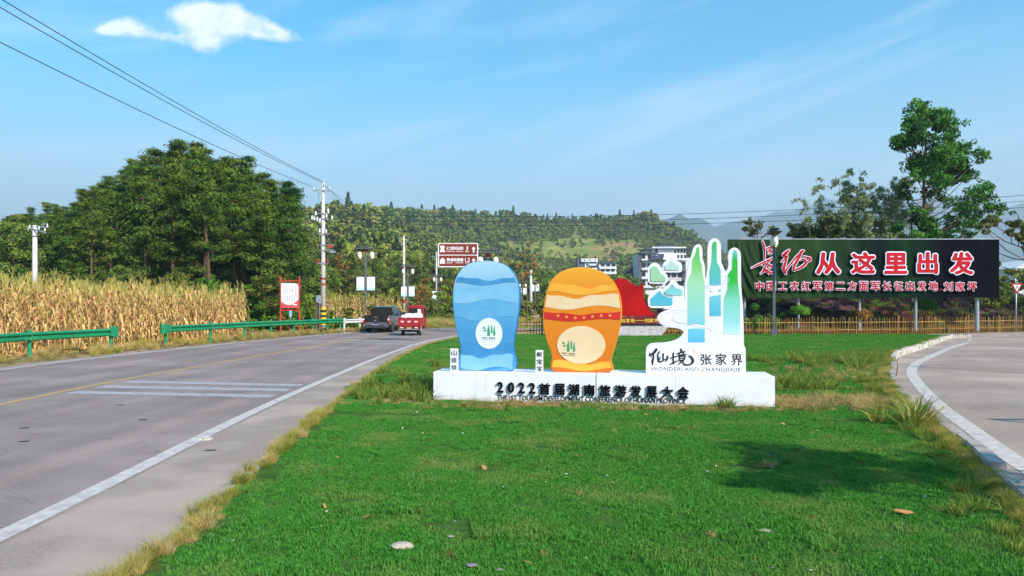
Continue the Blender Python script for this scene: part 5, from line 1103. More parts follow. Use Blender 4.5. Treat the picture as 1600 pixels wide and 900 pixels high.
# ================================================================== red monument
YM = 43.6
mon_wall = mat('monument_stone', srgb(196, 188, 190), .85, srgb(170, 162, 164), 4, bump=.04)
mon_red = mat('monument_red', srgb(182, 6, 10), .6, srgb(150, 4, 8), .9, spec=.15); mon_band = mat('monument_band', srgb(122, 22, 28), .4, srgb(98, 16, 22), 2); gold_letter = mat('gold_letter', srgb(240, 196, 70), .35, metal=.3)
Xm = atd(960, YM); root = thing('monument', 'red flag shaped monument with gold lettering on a pale wall behind the plinth', 'monument', (Xm, YM, 0))
q = lambda l, Y_=YM: [(atd(a, Y_)-Xm, zat(b, Y_)) for a, b in l]
MB().prism([(q([(884, 0)])[0][0], -.1), (q([(872, 0)])[0][0], q([(0, 507)])[0][1]), (q([(1047, 0)])[0][0], q([(0, 507)])[0][1]), (q([(1031, 0)])[0][0], -.1)], 0, 1.4).build('base_wall', mon_wall, root, bevel=.02)
MB().box(((q([(871, 0)])[0][0]+q([(1048, 0)])[0][0])/2, .66, q([(0, 501)])[0][1]), (q([(1049, 0)])[0][0]-q([(871, 0)])[0][0], 1.6, .42)).build('inscription_band', mon_band, root, bevel=.015)
fo = catmull(q([(886, 494.2), (884, 470), (890, 452), (905, 446), (922, 450), (940, 448), (955, 441), (970, 434.5), (981, 437.5), (992, 445.5)]), 5, False)+catmull(q([(992, 445.5), (1000, 447.2), (1006.3, 442.8), (1006.3, 452), (1007.5, 466), (1012, 478), (1020, 488), (1030, 494.2)]), 4, False)[1:]
MB().prism(fo, .2, .6).build('flag', mon_red, root, bevel=.02)
s = '红二方面军长征出发地——刘家坪'; xs0 = 917.5
for k, ch in enumerate(s):
    if ch == ' ': continue
    (u0, z0), (u1, z1) = q([(xs0+7.42*k, 503.9), (xs0+7.42*k+6.6, 497.6)])
    if ch == '—': MB().box(((u0+u1)/2+.01, -.16, (z0+z1)/2), (.27, .02, .035)).build('letter', gold_letter, root)
    else: text(ch, 'letter', gold_letter, root, u0, z0, u1-u0, z1-z0, -.142, .02, 0, swell=[(.03, 6), (0, 1)])

# ================================================================== bamboo picket fence
bam = mat('bamboo_yellow', srgb(176, 134, 66), .6, srgb(140, 100, 46), 4, bump=.03, rand=.5); 
pk = [MB().tube([(0, 0, -.15), (.006*k, .004, .5), (0, 0, 1.06+.03*k)], [.026, .024, .022], 6).mesh('picket', bam) for k in range(3)]
def fence(label, pl_, sp, seed):
    P = np.array(catmull(pl_, 8, False)); d = np.r_[0, np.cumsum(np.linalg.norm(np.diff(P, axis=0), axis=1))]
    root = thing('picket_fence', label, 'fence', (P[0][0], P[0][1], 0)); r = random.Random(seed); ox, oy = P[0]
    pos = lambda s: (float(np.interp(s, d, P[:, 0]))-ox, float(np.interp(s, d, P[:, 1]))-oy)
    s = 0.0
    while s < d[-1]:
        a = pos(s); inst('picket', r.choice(pk), root, (a[0], a[1], r.uniform(-.05, .04)), (r.gauss(0, .025), r.gauss(0, .03), r.uniform(0, 6)))
        s += sp*r.uniform(.88, 1.12)
    n = max(3, int(d[-1]/1.6))
    for zr in (.30, .78): MB().tube([(*pos(t), zr+.012*math.sin(t*1.7)) for t in np.linspace(0, d[-1], n)], .022, 5).build('rail', bam, root)
    for t in np.arange(0, d[-1], 3.2):
        a = pos(t); MB().tube([(a[0], a[1]+.05, -.2), (a[0], a[1]+.05, 1.18)], .035, 6).build('post', bam, root)
fence('long yellow bamboo picket fence under the hoarding along the side road', FL[:1]+FL[1:7], .195, 3)
fence('short bamboo picket fence seen between the two rounded cutouts', [(-1.0, 47.6), (1.0, 46.6), (2.9, 45.6)], .21, 4)

# ================================================================== hoarding with cloth and lettering
YH = 47.3; XL, XR = atd(1137.5, YH), atd(1561, YH); ZT = zat(374, YH); ZB = zat(465.5, YH)
hroot = thing('hoarding', 'long dark green cloth hoarding on grey posts with red and white lettering', 'hoarding', (XL, YH, 0))
nt0 = None
m = bpy.data.materials.new('banner_cloth'); m.use_nodes = True; nt = m.node_tree; nt.nodes.clear(); MATS['banner_cloth'] = m
o_ = N('ShaderNodeOutputMaterial'); p_ = N('ShaderNodeBsdfPrincipled'); p_.inputs['Roughness'].default_value = .8; p_.inputs['Specular IOR Level'].default_value = .06
t_ = N('ShaderNodeTexCoord'); s_x = N('ShaderNodeSeparateXYZ'); L(t_.outputs['Object'], s_x.inputs[0])
nz = N('ShaderNodeTexNoise'); nz.inputs['Scale'].default_value = .55; nz.inputs['Detail'].default_value = 4; L(t_.outputs['Object'], nz.inputs[0])
f_ = M_('DIVIDE', M_('ADD', s_x.outputs[0], M_('MULTIPLY', M_('SUBTRACT', nz.outputs[0], .5), 4.2)), XR-XL)
c_ = RAMP(f_, [(0, srgb(40, 62, 36)), (.30, srgb(42, 68, 34)), (.45, srgb(30, 52, 34)), (.56, srgb(10, 20, 26)), (.66, srgb(18, 52, 26)), (.78, srgb(7, 9, 20)), (1, srgb(6, 6, 14))])
wv = N('ShaderNodeTexNoise'); wv.inputs['Scale'].default_value = 1; wv.inputs['Detail'].default_value = 6; mpp = N('ShaderNodeMapping'); mpp.inputs['Scale'].default_value = (14, 1, .5); L(t_.outputs['Object'], mpp.inputs[0]); L(mpp.outputs[0], wv.inputs[0])
mxx = N('ShaderNodeMix', data_type='RGBA', blend_type='MULTIPLY'); mxx.inputs[0].default_value = .55; L(c_, mxx.inputs[6]); L(RAMP(wv.outputs[0], [(.35, (.55, .55, .55)), (.65, (1.15, 1.15, 1.15))]), mxx.inputs[7])
L(mxx.outputs[2], p_.inputs['Base Color']); L(p_.outputs[0], o_.inputs[0])
gx, gz = np.meshgrid(np.linspace(0, XR-XL, 300), np.linspace(0, 1, 60)); Wd = XR-XL
topz = ZT-.10*np.exp(-((gx-.9)/1.2)**2)*0; zz_ = ZB+gz*(topz-ZB)+ (1-gz)*.05*np.sin(gx*1.3)
fold = np.zeros_like(gx)
for cx0, sl, am, w0 in ((.30, .9, .16, .10), (.62, 1.25, .15, .11), (.95, 1.6, .10, .10), (1.35, 2.2, .07, .12)):
    line = cx0+sl*(1-gz)**1.8*1.0; fold += am*np.exp(-((gx-line)/w0)**2)*np.clip((1-gz)*5, 0, 1)*np.clip(gz*4+.4, 0, 1)
fold += hnoise(gx*1.6, gz*.8, 1.0, 3.)*.05+hnoise(gx*.8+gz*2, gz*1.2, 1.2, 5.)*.07+.012*np.sin(gx*9+gz*2)
fold *= np.clip(1.25-gx/Wd*.75, .5, 1)
clo = grid_mesh('cloth', gx, -fold*1.0, zz_, m); inst('cloth', clo, hroot)
MB().box(((XR-XL)/2, .14, (ZT+ZB)/2), (XR-XL-.04, .1, ZT-ZB-.06)).build('back_panel', dark_metal, hroot)
MB().box(((XR-XL)/2+.3, .06, ZT+.02), (XR-XL-.6, .10, .05)).build('top_rail', galv, hroot)
for px_ in (1166, 1250.5, 1347, 1435.5, 1532):
    X_ = atd(px_, YH)-XL; MB().tube([(X_, .35, .2), (X_, .35, ZT-.1)], .085 if px_ < 1500 else .12, 10).build('post', galv, hroot)
let_red = mat('crimson_letter', srgb(196, 8, 32), .6, srgb(172, 6, 20), 1.2, spec=.2); let_white = mat('white_letter', srgb(232, 226, 240), .45)
def hq(a, b): return (atd(a, YH)-XL, zat(b, YH))
def pair(ch, a, t, b, bo, w0, w1, y0):
    (u0, z0), (u1, z1) = hq(a, bo), hq(b, t)
    ow = text(ch, 'letter_backing', let_white, hroot, u0, z0, u1-u0, z1-z0, y0, .05, 0, ref=True, swell=[(w1, 14), (w1*.55, 8), (0, 1)])
    lo = text(ch, 'letter', let_red, ow, u0, z0, u1-u0, z1-z0, y0-.052, .03, 0, ref=True, swell=[(w0, 8), (0, 1)])
for ch, a, t, b, bo in (('从', 1271.5, 392.5, 1313, 430.5), ('这', 1326, 392, 1367, 430), ('里', 1377.5, 393, 1417, 430), ('出', 1429, 392, 1465, 430), ('发', 1479.5, 392, 1520, 431)):
    pair(ch, a+3.2, t+3.2, b-3.2, bo-3.2, .034, .085, -.14)
for k, ch in enumerate('中国工农红军第二方面军长征出发地'):
    c0 = 1185.2+18.03*k; y0 = 447-.0*k; pair(ch, c0-6.6, 440.3, c0+6.6, 454, .014, .07, -.14) if ch not in '二工' else pair(ch, c0-6.6, 441.5, c0+6.6, 453, .014, .07, -.14)
for c0, ch in ((1479, '刘'), (1497.5, '家'), (1516, '坪')): pair(ch, c0-6.6, 441, c0+6.6, 454.6, .014, .07, -.14)
mb = MB(); mb.prism([(hq(1467.5, 453)[0]+.07*math.cos(t*.785), hq(0, 452.5)[1]+.05*math.sin(t*.785)) for t in range(8)], -.2, -.14); mb.build('letter', let_red, hroot)
def brush_char(strokes, w):
    for nm, m_, extra, y_, dep in (('letter_backing', let_white, .042, -.14, .05), ('letter', let_red, .0, -.195, .03)):
        mb = MB(); 
        for k, (P_, r_) in enumerate(strokes):
            P2 = [hq(1140+a/6.43, 360+b/6.43) for a, b in P_]; stroke_mb(mb, P2, [q_*w/6.43/F*YH+extra for q_ in r_], y_-k*.0012, dep, 6)
        mb.build(nm, m_, hroot)
brush_char([([(322, 112), (332, 150), (340, 200), (343, 290)], [4, 9, 7, 5]), ([(345, 200), (372, 180), (400, 170), (415, 176)], [3, 6, 7, 4]), ([(380, 196), (412, 184)], [5, 4]), ([(378, 215), (398, 205), (414, 212), (404, 232), (380, 240)], [4, 6, 7, 6, 4]),
            ([(436, 268), (400, 290), (340, 318), (270, 350), (207, 380)], [4, 7, 7, 7, 3]), ([(420, 276), (385, 310), (360, 345), (335, 395), (300, 438)], [3, 7, 6, 7, 4]), ([(345, 330), (390, 348), (428, 372)], [4, 6, 5]), ([(300, 436), (340, 410), (385, 385), (425, 350)], [3, 5, 6, 3]), ([(340, 385), (375, 408), (410, 428), (440, 412)], [3, 7, 8, 4]), ([(310, 350), (380, 440)], [2, 4])], 1.05)
brush_char([([(588, 200), (560, 225), (528, 250), (548, 262), (565, 268), (540, 295), (510, 318)], [7, 15, 12, 10, 11, 10, 4]), ([(560, 298), (545, 340), (532, 390), (556, 436)], [6, 12, 14, 5]), ([(735, 205), (712, 215), (690, 262), (645, 345), (628, 402)], [5, 13, 12, 11, 7]), ([(722, 208), (665, 262), (610, 330), (560, 395), (548, 440)], [4, 8, 8, 7, 3]), ([(632, 404), (690, 380), (742, 345), (752, 310), (730, 290), (700, 300)], [6, 10, 12, 9, 7, 4]), ([(762, 268), (795, 285), (790, 305), (758, 322)], [5, 12, 9, 4]), ([(738, 262), (765, 275)], [4, 7])], 1.0)

# ================================================================== guardrails
def guardrail(label, posts, m, ends=(1, 1), extra0=None, h=.93, end_m=None, zb=-.08):
    P = np.array(posts, float); root = thing('guardrail', label, 'guardrail', (P[0][0], P[0][1], 0)); ox, oy = P[0]
    Q = P-P[0]
    if extra0 is not None: Q = np.concatenate([[np.array(extra0)-P[0]], Q])
    # w-beam section, x = toward the road, z
    sec = [(0.0, -.155), (.035, -.15), (.085, -.115), (.085, -.07), (.012, -.02), (.012, .02), (.085, .07), (.085, .115), (.035, .15), (0, .155), (-.008, .155), (-.008, -.155)]
    dd = np.gradient(Q, axis=0); dd /= np.linalg.norm(dd, axis=1, keepdims=True)
    def beam(a, b, da, db, nm='beam'):
        mb = MB(); vs = []
        for c, d_ in ((a, da), (b, db)):
            n_ = np.array([d_[1], -d_[0]])
            for u_, w_ in sec: vs.append((c[0]+n_[0]*(u_+.07), c[1]+n_[1]*(u_+.07), h-.155+w_))
        k = len(sec); mb.add(vs, [tuple(range(k)), tuple(range(2*k-1, k-1, -1))]+[(i, i+k, (i+1) % k+k, (i+1) % k) for i in range(k)])
        return mb.build(nm, m, root, smooth=False)
    for i in range(len(Q)-1):
        e = (Q[i+1]-Q[i])/np.linalg.norm(Q[i+1]-Q[i]); beam(Q[i]+e*.02*(i > 0), Q[i+1]+e*.10, dd[i], dd[i+1])
        mb = MB(); c = Q[i+1]; n_ = np.array([dd[i+1][1], -dd[i+1][0]])
        for w_ in (-.09, .09):
            for s_ in (-.1, .06): mb.tube([(c[0]+e[0]*s_+n_[0]*.15, c[1]+e[1]*s_+n_[1]*.15, h-.155+w_), (c[0]+e[0]*s_+n_[0]*.17, c[1]+e[1]*s_+n_[1]*.17, h-.155+w_)], .018, 6)
        mb.build('bolt', galv, root)
    k0 = 0 if extra0 is None else 1
    for i in range(k0, len(Q)):
        MB().tube([(Q[i][0], Q[i][1], zb-.3), (Q[i][0], Q[i][1], h+.06)], .07, 12).lathe((Q[i][0], Q[i][1], h+.06), [(.075, 0), (.06, .025), (.01, .035)], 12).build('post', m, root, smooth=False)
        n_ = np.array([dd[i][1], -dd[i][0]]); MB().box((Q[i][0]+n_[0]*.065, Q[i][1]+n_[1]*.065, h-.155), (.1, .1, .2), Matrix.Rotation(math.atan2(dd[i][1], dd[i][0]), 3, 'Z')).build('spacer', m, root)
    for w, on in enumerate(ends):
        if not on: continue
        i = 0 if w == 0 else len(Q)-1; c = Q[i]; d_ = dd[i]*(-1 if w == 0 else 1); n_ = np.array([dd[i][1], -dd[i][0]]); mb = MB(); vs = []; K = 9
        ctr = c+d_*.12+n_*.02; 
        for t in range(K):
            a = math.pi*t/(K-1); q_ = ctr+n_*.15*math.cos(a)+d_*.24*math.sin(a)
            for z_ in (h-.37, h+.07): vs.append((q_[0], q_[1], z_))
        mb.add(vs, [(2*t, 2*t+2, 2*t+3, 2*t+1) for t in range(K-1)]); 
        q0 = c-d_*.2+n_*.15; q1 = c+d_*.12+n_*.17
        mb.add([(q0[0], q0[1], h-.3), (q1[0], q1[1], h-.37), (q1[0], q1[1], h+.07), (q0[0], q0[1], h+.0)], [(0, 1, 2, 3)])
        o = mb.build('end_cap', m, root)
        md = o.modifiers.new('t', 'SOLIDIFY'); md.thickness = .012
    return root
guardrail('nearest green guardrail, cut by the left edge and ending before the gap', [(-17.25, 21.8), (-17.05, 26.0), (-16.35, 30.0)], rail_green, (0, 1), extra0=(-17.3, 14))
guardrail('long green guardrail running from the gap along the verge towards the pickup', [(-16.0, 34.0), (-15.45, 37.7), (-14.9, 41.0), (-14.35, 43.8), (-13.7, 46.2), (-13.05, 48.2), (-12.55, 50.0), (-12.05, 51.6)], rail_green, (1, 0))
guardrail('short white guardrail beyond the green one, ending beside the pickup', [(-11.95, 52.4), (-11.3, 54.6), (-10.6, 56.8), (-9.7, 59.2)], rail_white, (0, 0), h=.86)

# ================================================================== poles, wires
def insulator(mb, c, s=1.0, up=1):
    mb.lathe(c, [(.02*s, 0), (.055*s, .03*s*up), (.03*s, .07*s*up), (.055*s, .11*s*up), (.03*s, .15*s*up), (.045*s, .19*s*up), (.01, .22*s*up)], 8)
def pole_base(name, label, X, Y, z1, r0, r1, z0=-.3):
    root = thing(name, label, 'utility pole', (X, Y, 0)); MB().tube([(0, 0, z0), (0, 0, z1)], [r0, r1], 12).build('pole', pole_m, root, smooth=True); return root
YP = 56; XP = atd(505, YP); zP = lambda b: zat(b, YP)
main = pole_base('utility_pole', 'tall concrete utility pole with yellow and black striped foot behind the guardrail', XP, YP, zP(287), .2, .12)
stripe_y = mat('stripe_yellow', srgb(232, 196, 30), .6, srgb(210, 172, 30), 5); stripe_k = mat('stripe_black', (.02, .02, .02), .7, (.03, .03, .03), 8)
for k in range(7):
    a, b = zP(507.5-3.9*k), zP(507.5-3.9*(k+1)); MB().lathe((0, 0, a), [(.212, 0), (.212, b-a-.003)], 12).build('painted_band', stripe_y if k % 2 == 0 else stripe_k, main)
for b_ in (446, 437): MB().lathe((0, 0, zP(b_)), [(.185, 0), (.182, .16)], 12).build('painted_band', red_paint, main)
def arm(par, z, x0, x1, m=galv, yoff=-.17, t=.05, nm='crossarm'): return MB().box(((x0+x1)/2, yoff, z), (x1-x0, t, t*1.3)).build(nm, m, par)
arm(main, zP(298), -.72, .58); 
mb = MB()
for x_, z_ in ((-.68, zP(297)), (.55, zP(297)), (0, zP(287)), (.14, zP(291))): insulator(mb, (x_, -.17 if x_ else 0, z_), 1.1)
mb.build('insulator', porcelain, main)
MB().tube([(-.7, -.17, zP(298)), (-.1, -.1, zP(303))], .015, 5).tube([(.56, -.17, zP(298)), (.1, -.1, zP(303))], .015, 5).build('brace', galv, main)
for b_, x0, x1 in ((334, -.55, .5), (342.5, -.85, .85), (366, -.42, .55), (383, -.25, .95), (391, -.1, .9), (412, -.45, .42)): arm(main, zP(b_), x0, x1, t=.045)
mb = MB()
for x_, b_ in ((-.52, 336), (.42, 332), (-.8, 343), (-.62, 344), (-.4, 345), (.3, 340), (.45, 333), (.72, 343), (-.2, 347), (-.22, 363), (.28, 364)): insulator(mb, (x_, -.2, zP(b_)-.05), 1.5)
mb.build('insulator', porcelain, main)
mb = MB()
for x_ in (-.36, .36): mb.lathe((x_, -.17, zP(411.5)), [(.06, 0), (.11, .04), (.08, .1), (.11, .14), (.08, .2), (.10, .25), (.05, .32)], 10)
mb.build('red_insulator', red_paint, main)
MB().box((.62, -.2, zP(385)-.0), (.34, .22, .2)).build('switch_box', rust_red, main); MB().box((.78, -.2, zP(394)), (.42, .2, .14)).build('switch_box', galv, main)
MB().tube([(-.35, -.2, zP(343)), (-.32, -.15, zP(325)), (-.3, -.1, zP(300))], .012, 4).tube([(.5, -.2, zP(343)), (.3, -.3, zP(355)), (.28, -.2, zP(366)), (.45, -.25, zP(375)), (.62, -.2, zP(384))], .012, 4).tube([(.28, -.2, zP(366)), (.2, -.24, zP(395)), (.36, -.17, zP(411))], .01, 4).tube([(-.3, -.2, zP(366)), (-.3, -.24, zP(395)), (-.36, -.17, zP(411))], .01, 4).build('lead', wire_m, main)
MB().box((-.32, .0, zP(468)), (.42, .3, .62)).build('meter_box', galv, main, bevel=.01)
MB().tube([(-.25, -.05, .0), (-.25, -.05, zP(470))], .03, 6).build('conduit', galv, main)
p2 = pole_base('utility_pole', 'concrete utility pole with a red band behind the second lamp post', atd(631, 88), 88, zat(368, 88), .2, .12)
MB().tube([(0, -.1, zat(385, 88)), (-.55, -.1, zat(375, 88)), (-.56, -.1, zat(372, 88))], .04, 5).tube([(0, -.1, zat(385, 88)), (.55, -.1, zat(375, 88)), (.56, -.1, zat(372, 88))], .04, 5).build('crossarm', galv, p2)
MB().lathe((0, 0, zat(474, 88)), [(.205, 0), (.203, .45)], 12).build('painted_band', red_paint, p2)
p3 = pole_base('utility_pole', 'distant concrete utility pole left of the brown road sign', atd(682, 118), 118, zat(394, 118), .2, .12); arm(p3, zat(401, 118), -.8, .3, t=.08)
p4 = pole_base('utility_pole', 'distant grey utility pole between the two cutouts behind the thin trees', atd(829.5, 125), 125, zat(422, 125), .3, .2)
YS = 43; p5 = pole_base('utility_pole', 'short concrete pole with crossarms standing in the maize field', atd(54.5, YS), YS, zat(352, YS), .17, .12)
zs = lambda b: zat(b, YS)
mb = MB(); mb.tube([(-.0, -.13, zs(357)), (-.72, .5, zs(359)), ], .035, 5).tube([(0, -.13, zs(353)), (-.45, .6, zs(355))], .03, 5).tube([(0, -.13, zs(358.5)), (.95, -.5, zs(365))], .04, 5).tube([(0, -.1, zs(353.5)), (.7, .2, zs(355))], .03, 5); mb.build('crossarm', galv, p5)
mb = MB()
for c in ((-.5, .3, zs(356)), (-.7, .5, zs(360)), (-.3, .2, zs(361)), (.5, -.4, zs(360)), (.9, -.5, zs(363)), (.6, .2, zs(354))): insulator(mb, c, .9)
mb.build('insulator', porcelain, p5)
MB().lathe((0, 0, zs(370)), [(.15, 0), (.15, .05)], 10).build('clamp', dark_metal, p5)
def wire(pts, r, label, sag=None):
    o = MB().tube(pts, r, 4, cap=False).build('overhead_wire', wire_m); tag(o, label, 'wire'); return o
def sagline(a, b, sag, n=26): 
    a = Vector(a); b = Vector(b); return [tuple(a+(b-a)*t-Vector((0, 0, 4*sag*t*(1-t)))) for t in np.linspace(0, 1, n)]
Aend = (-16.6, -6, 12.0)
nearp = pole_base('utility_pole', 'utility pole out of view on the left carrying the sky wires', Aend[0], Aend[1], 12.0, .2, .12)
arm(nearp, 11.9, -1, 1)
wire(sagline((XP, YP-.0, zP(288)+.2), (Aend[0]+.35, Aend[1], 12.35), .75), .017, 'upper of the two close wires crossing the blue sky at the top left')
wire(sagline((XP+.14, YP, zP(291)+.2), (Aend[0]+.2, Aend[1], 12.05), .78), .017, 'lower of the two close wires crossing the blue sky at the top left')
wire(sagline((XP-.68, YP-.17, zP(297)+.2), (Aend[0]-.7, Aend[1], 11.2), .8), .017, 'single lowest wire crossing the sky at the top left')
wire(sagline((XP+.14, YP, zP(290)), (p2.location.x+.4, 88, zat(372, 88)), .6), .02, 'wire running from the striped pole to the next pole behind the lamps')
wire(sagline((XP+.5, YP, zP(297)), (p2.location.x-.5, 88, zat(372, 88)), .9), .014, 'thin wire dropping behind the woods from the striped pole')
endp = pole_base('utility_pole', 'utility pole out of view on the right carrying three long wires', 44, 47, 9.8, .2, .12); arm(endp, 9.4, -1, 1)
for k, (z0, z1, sg, lab) in enumerate(((zP(335), 9.9, 1.0, 'top'), (zP(342), 9.5, 1.0, 'middle'), (zP(347), 9.05, 1.0, 'lowest'))):
    wire(sagline((XP+.5, YP-.2, z0), (44, 47, z1), sg, 40), .016, lab+' of the three long wires sagging across the hills to the right')

# ================================================================== street lamps
panel_m = ramp_mat('pennant_print', [(0, srgb(170, 218, 230)), (.3, srgb(236, 242, 246)), (.7, srgb(240, 244, 248)), (1, srgb(196, 226, 240))], 0, 1.3, 2)
blue_panel = ramp_mat('blue_pennant', [(0, srgb(80, 150, 176)), (.4, srgb(24, 96, 150)), (1, srgb(16, 84, 136))], 0, 2.2)
roof_m = mat('lamp_roof', srgb(92, 96, 100), .6, srgb(66, 70, 74), 7)
def lamp(X, Y, Ht, rz, label, pm=None, ph=1.32, pz=None, grp=None, pw=.62, thick=.16):
    """post with a double roof, two lanterns and a pair of hanging pennants"""
    root = thing('street_lamp', label, 'street lamp', (X, Y, 0), rz, grp)
    MB().box((0, 0, Ht/2-.25), (thick, thick, Ht-.1)).build('post', lamp_post_m, root, bevel=.01)
    MB().box((0, 0, .2), (.36, .36, .5)).build('base', lamp_post_m, root, bevel=.02)
    for z_, w in ((Ht-.42, 1.15), (Ht-.22, .72)):
        mb = MB(); prof = [(-w, .06), (-w*.85, .0), (w*.85, .0), (w, .06), (w*.72, .10), (-w*.72, .10)]
        mb.prism([(a, z_+b) for a, b in prof], -.28*w/1.15-.05, .28*w/1.15+.05); mb.build('roof', roof_m, root)
    MB().box((0, 0, Ht-.55), (.34, .22, .2)).build('bracket', red_paint, root, bevel=.01)
    for s in (-1, 1):
        x_ = s*.52; MB().tube([(s*.12, 0, Ht-1.35), (x_, 0, Ht-1.30), (s*.74, 0, Ht-1.0), (s*.74, 0, Ht-.5)], .02, 5).build('bracket_arm', galv, root)
        ln = MB().lathe((x_, 0, Ht-1.22), [(.10, 0), (.17, .06), (.185, .28), (.17, .5), (.10, .58)], 12).build('lantern', lantern_m, root, smooth=True)
        MB().lathe((x_, 0, Ht-.645), [(.14, 0), (.13, .04), (.05, .10), (.03, .2)], 10).build('lantern_cap', gold_m, root); MB().lathe((x_, 0, Ht-1.30), [(.05, 0), (.13, .04), (.12, .075)], 10).build('lantern_base', gold_m, root)
    pz_ = pz if pz is not None else Ht-3.9
    for s in (-1, 1):
        fr = inst('pennant', MB().box((0, 0, ph/2), (pw, .025, ph)).mesh('pennant', pm or panel_m), root, (s*(pw/2+thick/2+.03), 0, pz_))
        MB().tube([(s*.08, 0, pz_+ph+.02), (s*(pw+.1), 0, pz_+ph+.02)], .018, 5).tube([(s*.08, 0, pz_-.02), (s*(pw+.1), 0, pz_-.02)], .018, 5).build('pennant_rod', galv, root)
    return root
def lamp_px(px, Y, top, label, **k):
    return lamp(atd(px, Y), Y, zat(top, Y), k.pop('rz', 0), label, **k)
lamp_px(571.5, 62, 381.5, 'grey street lamp with two lanterns and white pennants standing behind the black pickup', pz=zat(453.5, 62), ph=1.12, pw=.66)
lamp_px(637.3, 84, 411.5, 'second street lamp with white pennants standing behind the red tricycle truck', pz=zat(463, 84), ph=1.12, pw=.66)
lamp_px(683.5, 110, 427, 'third smallest street lamp below the left side of the brown sign', pz=zat(467, 110), ph=1.15, pw=.68)
lamp_px(762.5, 50, 386.5, 'street lamp whose lanterns show just above the blue cutout', pz=2.6)
lamp_px(816.5, 128, 438, 'distant street lamp with white pennants just right of the blue cutout', pz=zat(460, 128), ph=1.1)
lamp_px(836.0, 132, 438, 'distant street lamp with a white pennant pair left of the orange cutout', pz=zat(455, 132), ph=1.1)
lamp(atd(1209.5, 44.3), 44.3, zat(354, 44.3), R(76), 'street lamp seen edge on with blue pennants before the hoarding', pm=blue_panel, ph=2.35, pz=zat(446, 44.3), pw=.6)

# ================================================================== road signs
brown = mat('sign_brown', srgb(134, 44, 26), .5, srgb(118, 36, 22), 1.6); sign_white = mat('sign_white', srgb(236, 232, 232), .5)
YB = 36; X0 = atd(684.3, YB); sroot = thing('direction_sign', 'brown two row direction sign with white icons, arrows and distances above the road', 'road sign', (X0, YB, 0))
sq = lambda a, b: (atd(680+a/20, YB)-X0, zat(375+b/20, YB))
def rect(x0, y0, x1, y1): 
    a, b = sq(x0, y1); c, d = sq(x1, y0); return a, b, c, d
a, b, c, d = rect(88, 98, 1340, 850); MB().prism(rounded([(a, b), (c, b), (c, d), (a, d)], .06, 3), .0, .05).build('frame', sign_white, sroot)
for y0, y1 in ((122, 458), (484, 818)):
    a, b, c, d = rect(120, y0, 1310, y1); MB().prism(rounded([(a, b), (c, b), (c, d), (a, d)], .05, 3), -.006, -.0005).build('panel', brown, sroot)
def sicon(pts): MB().prism([sq(*p) for p in pts], -.011, -.0065).build('icon', sign_white, sroot)
sicon([(150, 178), (285, 178), (300, 235), (270, 262), (285, 290), (300, 330), (320, 378), (140, 378), (160, 330), (170, 290), (180, 262), (160, 235)])
sicon([(230, 540), (262, 590), (312, 610), (300, 690), (322, 738), (135, 738), (155, 690), (145, 610), (198, 590)])
for y_ in (0, 362):
    sicon([(1200, 208+y_), (1258, 268+y_), (1225, 290+y_), (1222, 398+y_), (1178, 398+y_), (1175, 290+y_), (1142, 268+y_)])
def stext(s, x0, y0, x1, y1, bold=.02): a, b, c, d = rect(x0, y0, x1, y1); text(s, 'lettering', sign_white, sroot, a, b, c-a, d-b, -.0065, .005, 0, swell=[(bold, 6), (0, 1)])
stext('红二方面军长征出发地', 358, 205, 880, 315, .03); stext('1', 985, 200, 1025, 312); stext('Km', 945, 330, 1055, 378, .03)
stext('贺龙纪念馆', 358, 562, 880, 672, .045); stext('1.2', 930, 560, 1085, 682, .02); stext('Km', 945, 690, 1050, 730, .03)
for y_, segs in ((355, ((358, 490), (515, 580), (600, 620), (655, 690), (720, 780), (800, 880))), (712, ((358, 550), (640, 880)))):
    mb = MB()
    for s0, s1 in segs:
        k = s0
        while k < s1-10: a, b, c, d = rect(k, y_-9, k+16, y_+14); mb.prism([(a, b), (c, b), (c, d), (a, d)], -.011, -.0065); k += 24
    mb.build('small_lettering', sign_white, sroot)
xpost = atd(727, YB)-X0; MB().tube([(xpost, .12, -.2), (xpost, .12, zat(382, YB))], .055, 10).build('post', galv, sroot, smooth=True)
MB().box((xpost, .065, zat(388, YB)), (1.4, .03, .08)).box((xpost, .065, zat(408, YB)), (1.4, .03, .08)).build('clamp', galv, sroot)
# yield sign
YY_ = 50; X0 = atd(1588.5, YY_); yroot = thing('yield_sign', 'red and white triangular give way sign at the right edge by the bank', 'road sign', (X0, YY_, 0))
yq = lambda a, b: (atd(a, YY_)-X0, zat(b, YY_))
MB().prism(rounded([yq(1579.5, 442.5), yq(1598.5, 442.5), yq(1589, 459.5)], .05, 3), 0, .03).build('rim', red_paint, yroot)
MB().prism(rounded([yq(1583.2, 445), yq(1594.8, 445), yq(1589, 455.2)], .02, 2), -.006, -.0005).build('face', sign_white, yroot)
(u0, z0), (u1, z1) = yq(1586.4, 450.6), yq(1591.8, 445.6); text('让', 'letter', ink, yroot, u0, z0, u1-u0, z1-z0, -.0065, .006, 0, swell=[(.03, 6), (0, 1)])
MB().tube([(0, .06, .2), (0, .06, zat(443, YY_))], .05, 8).build('post', galv, yroot, smooth=True)
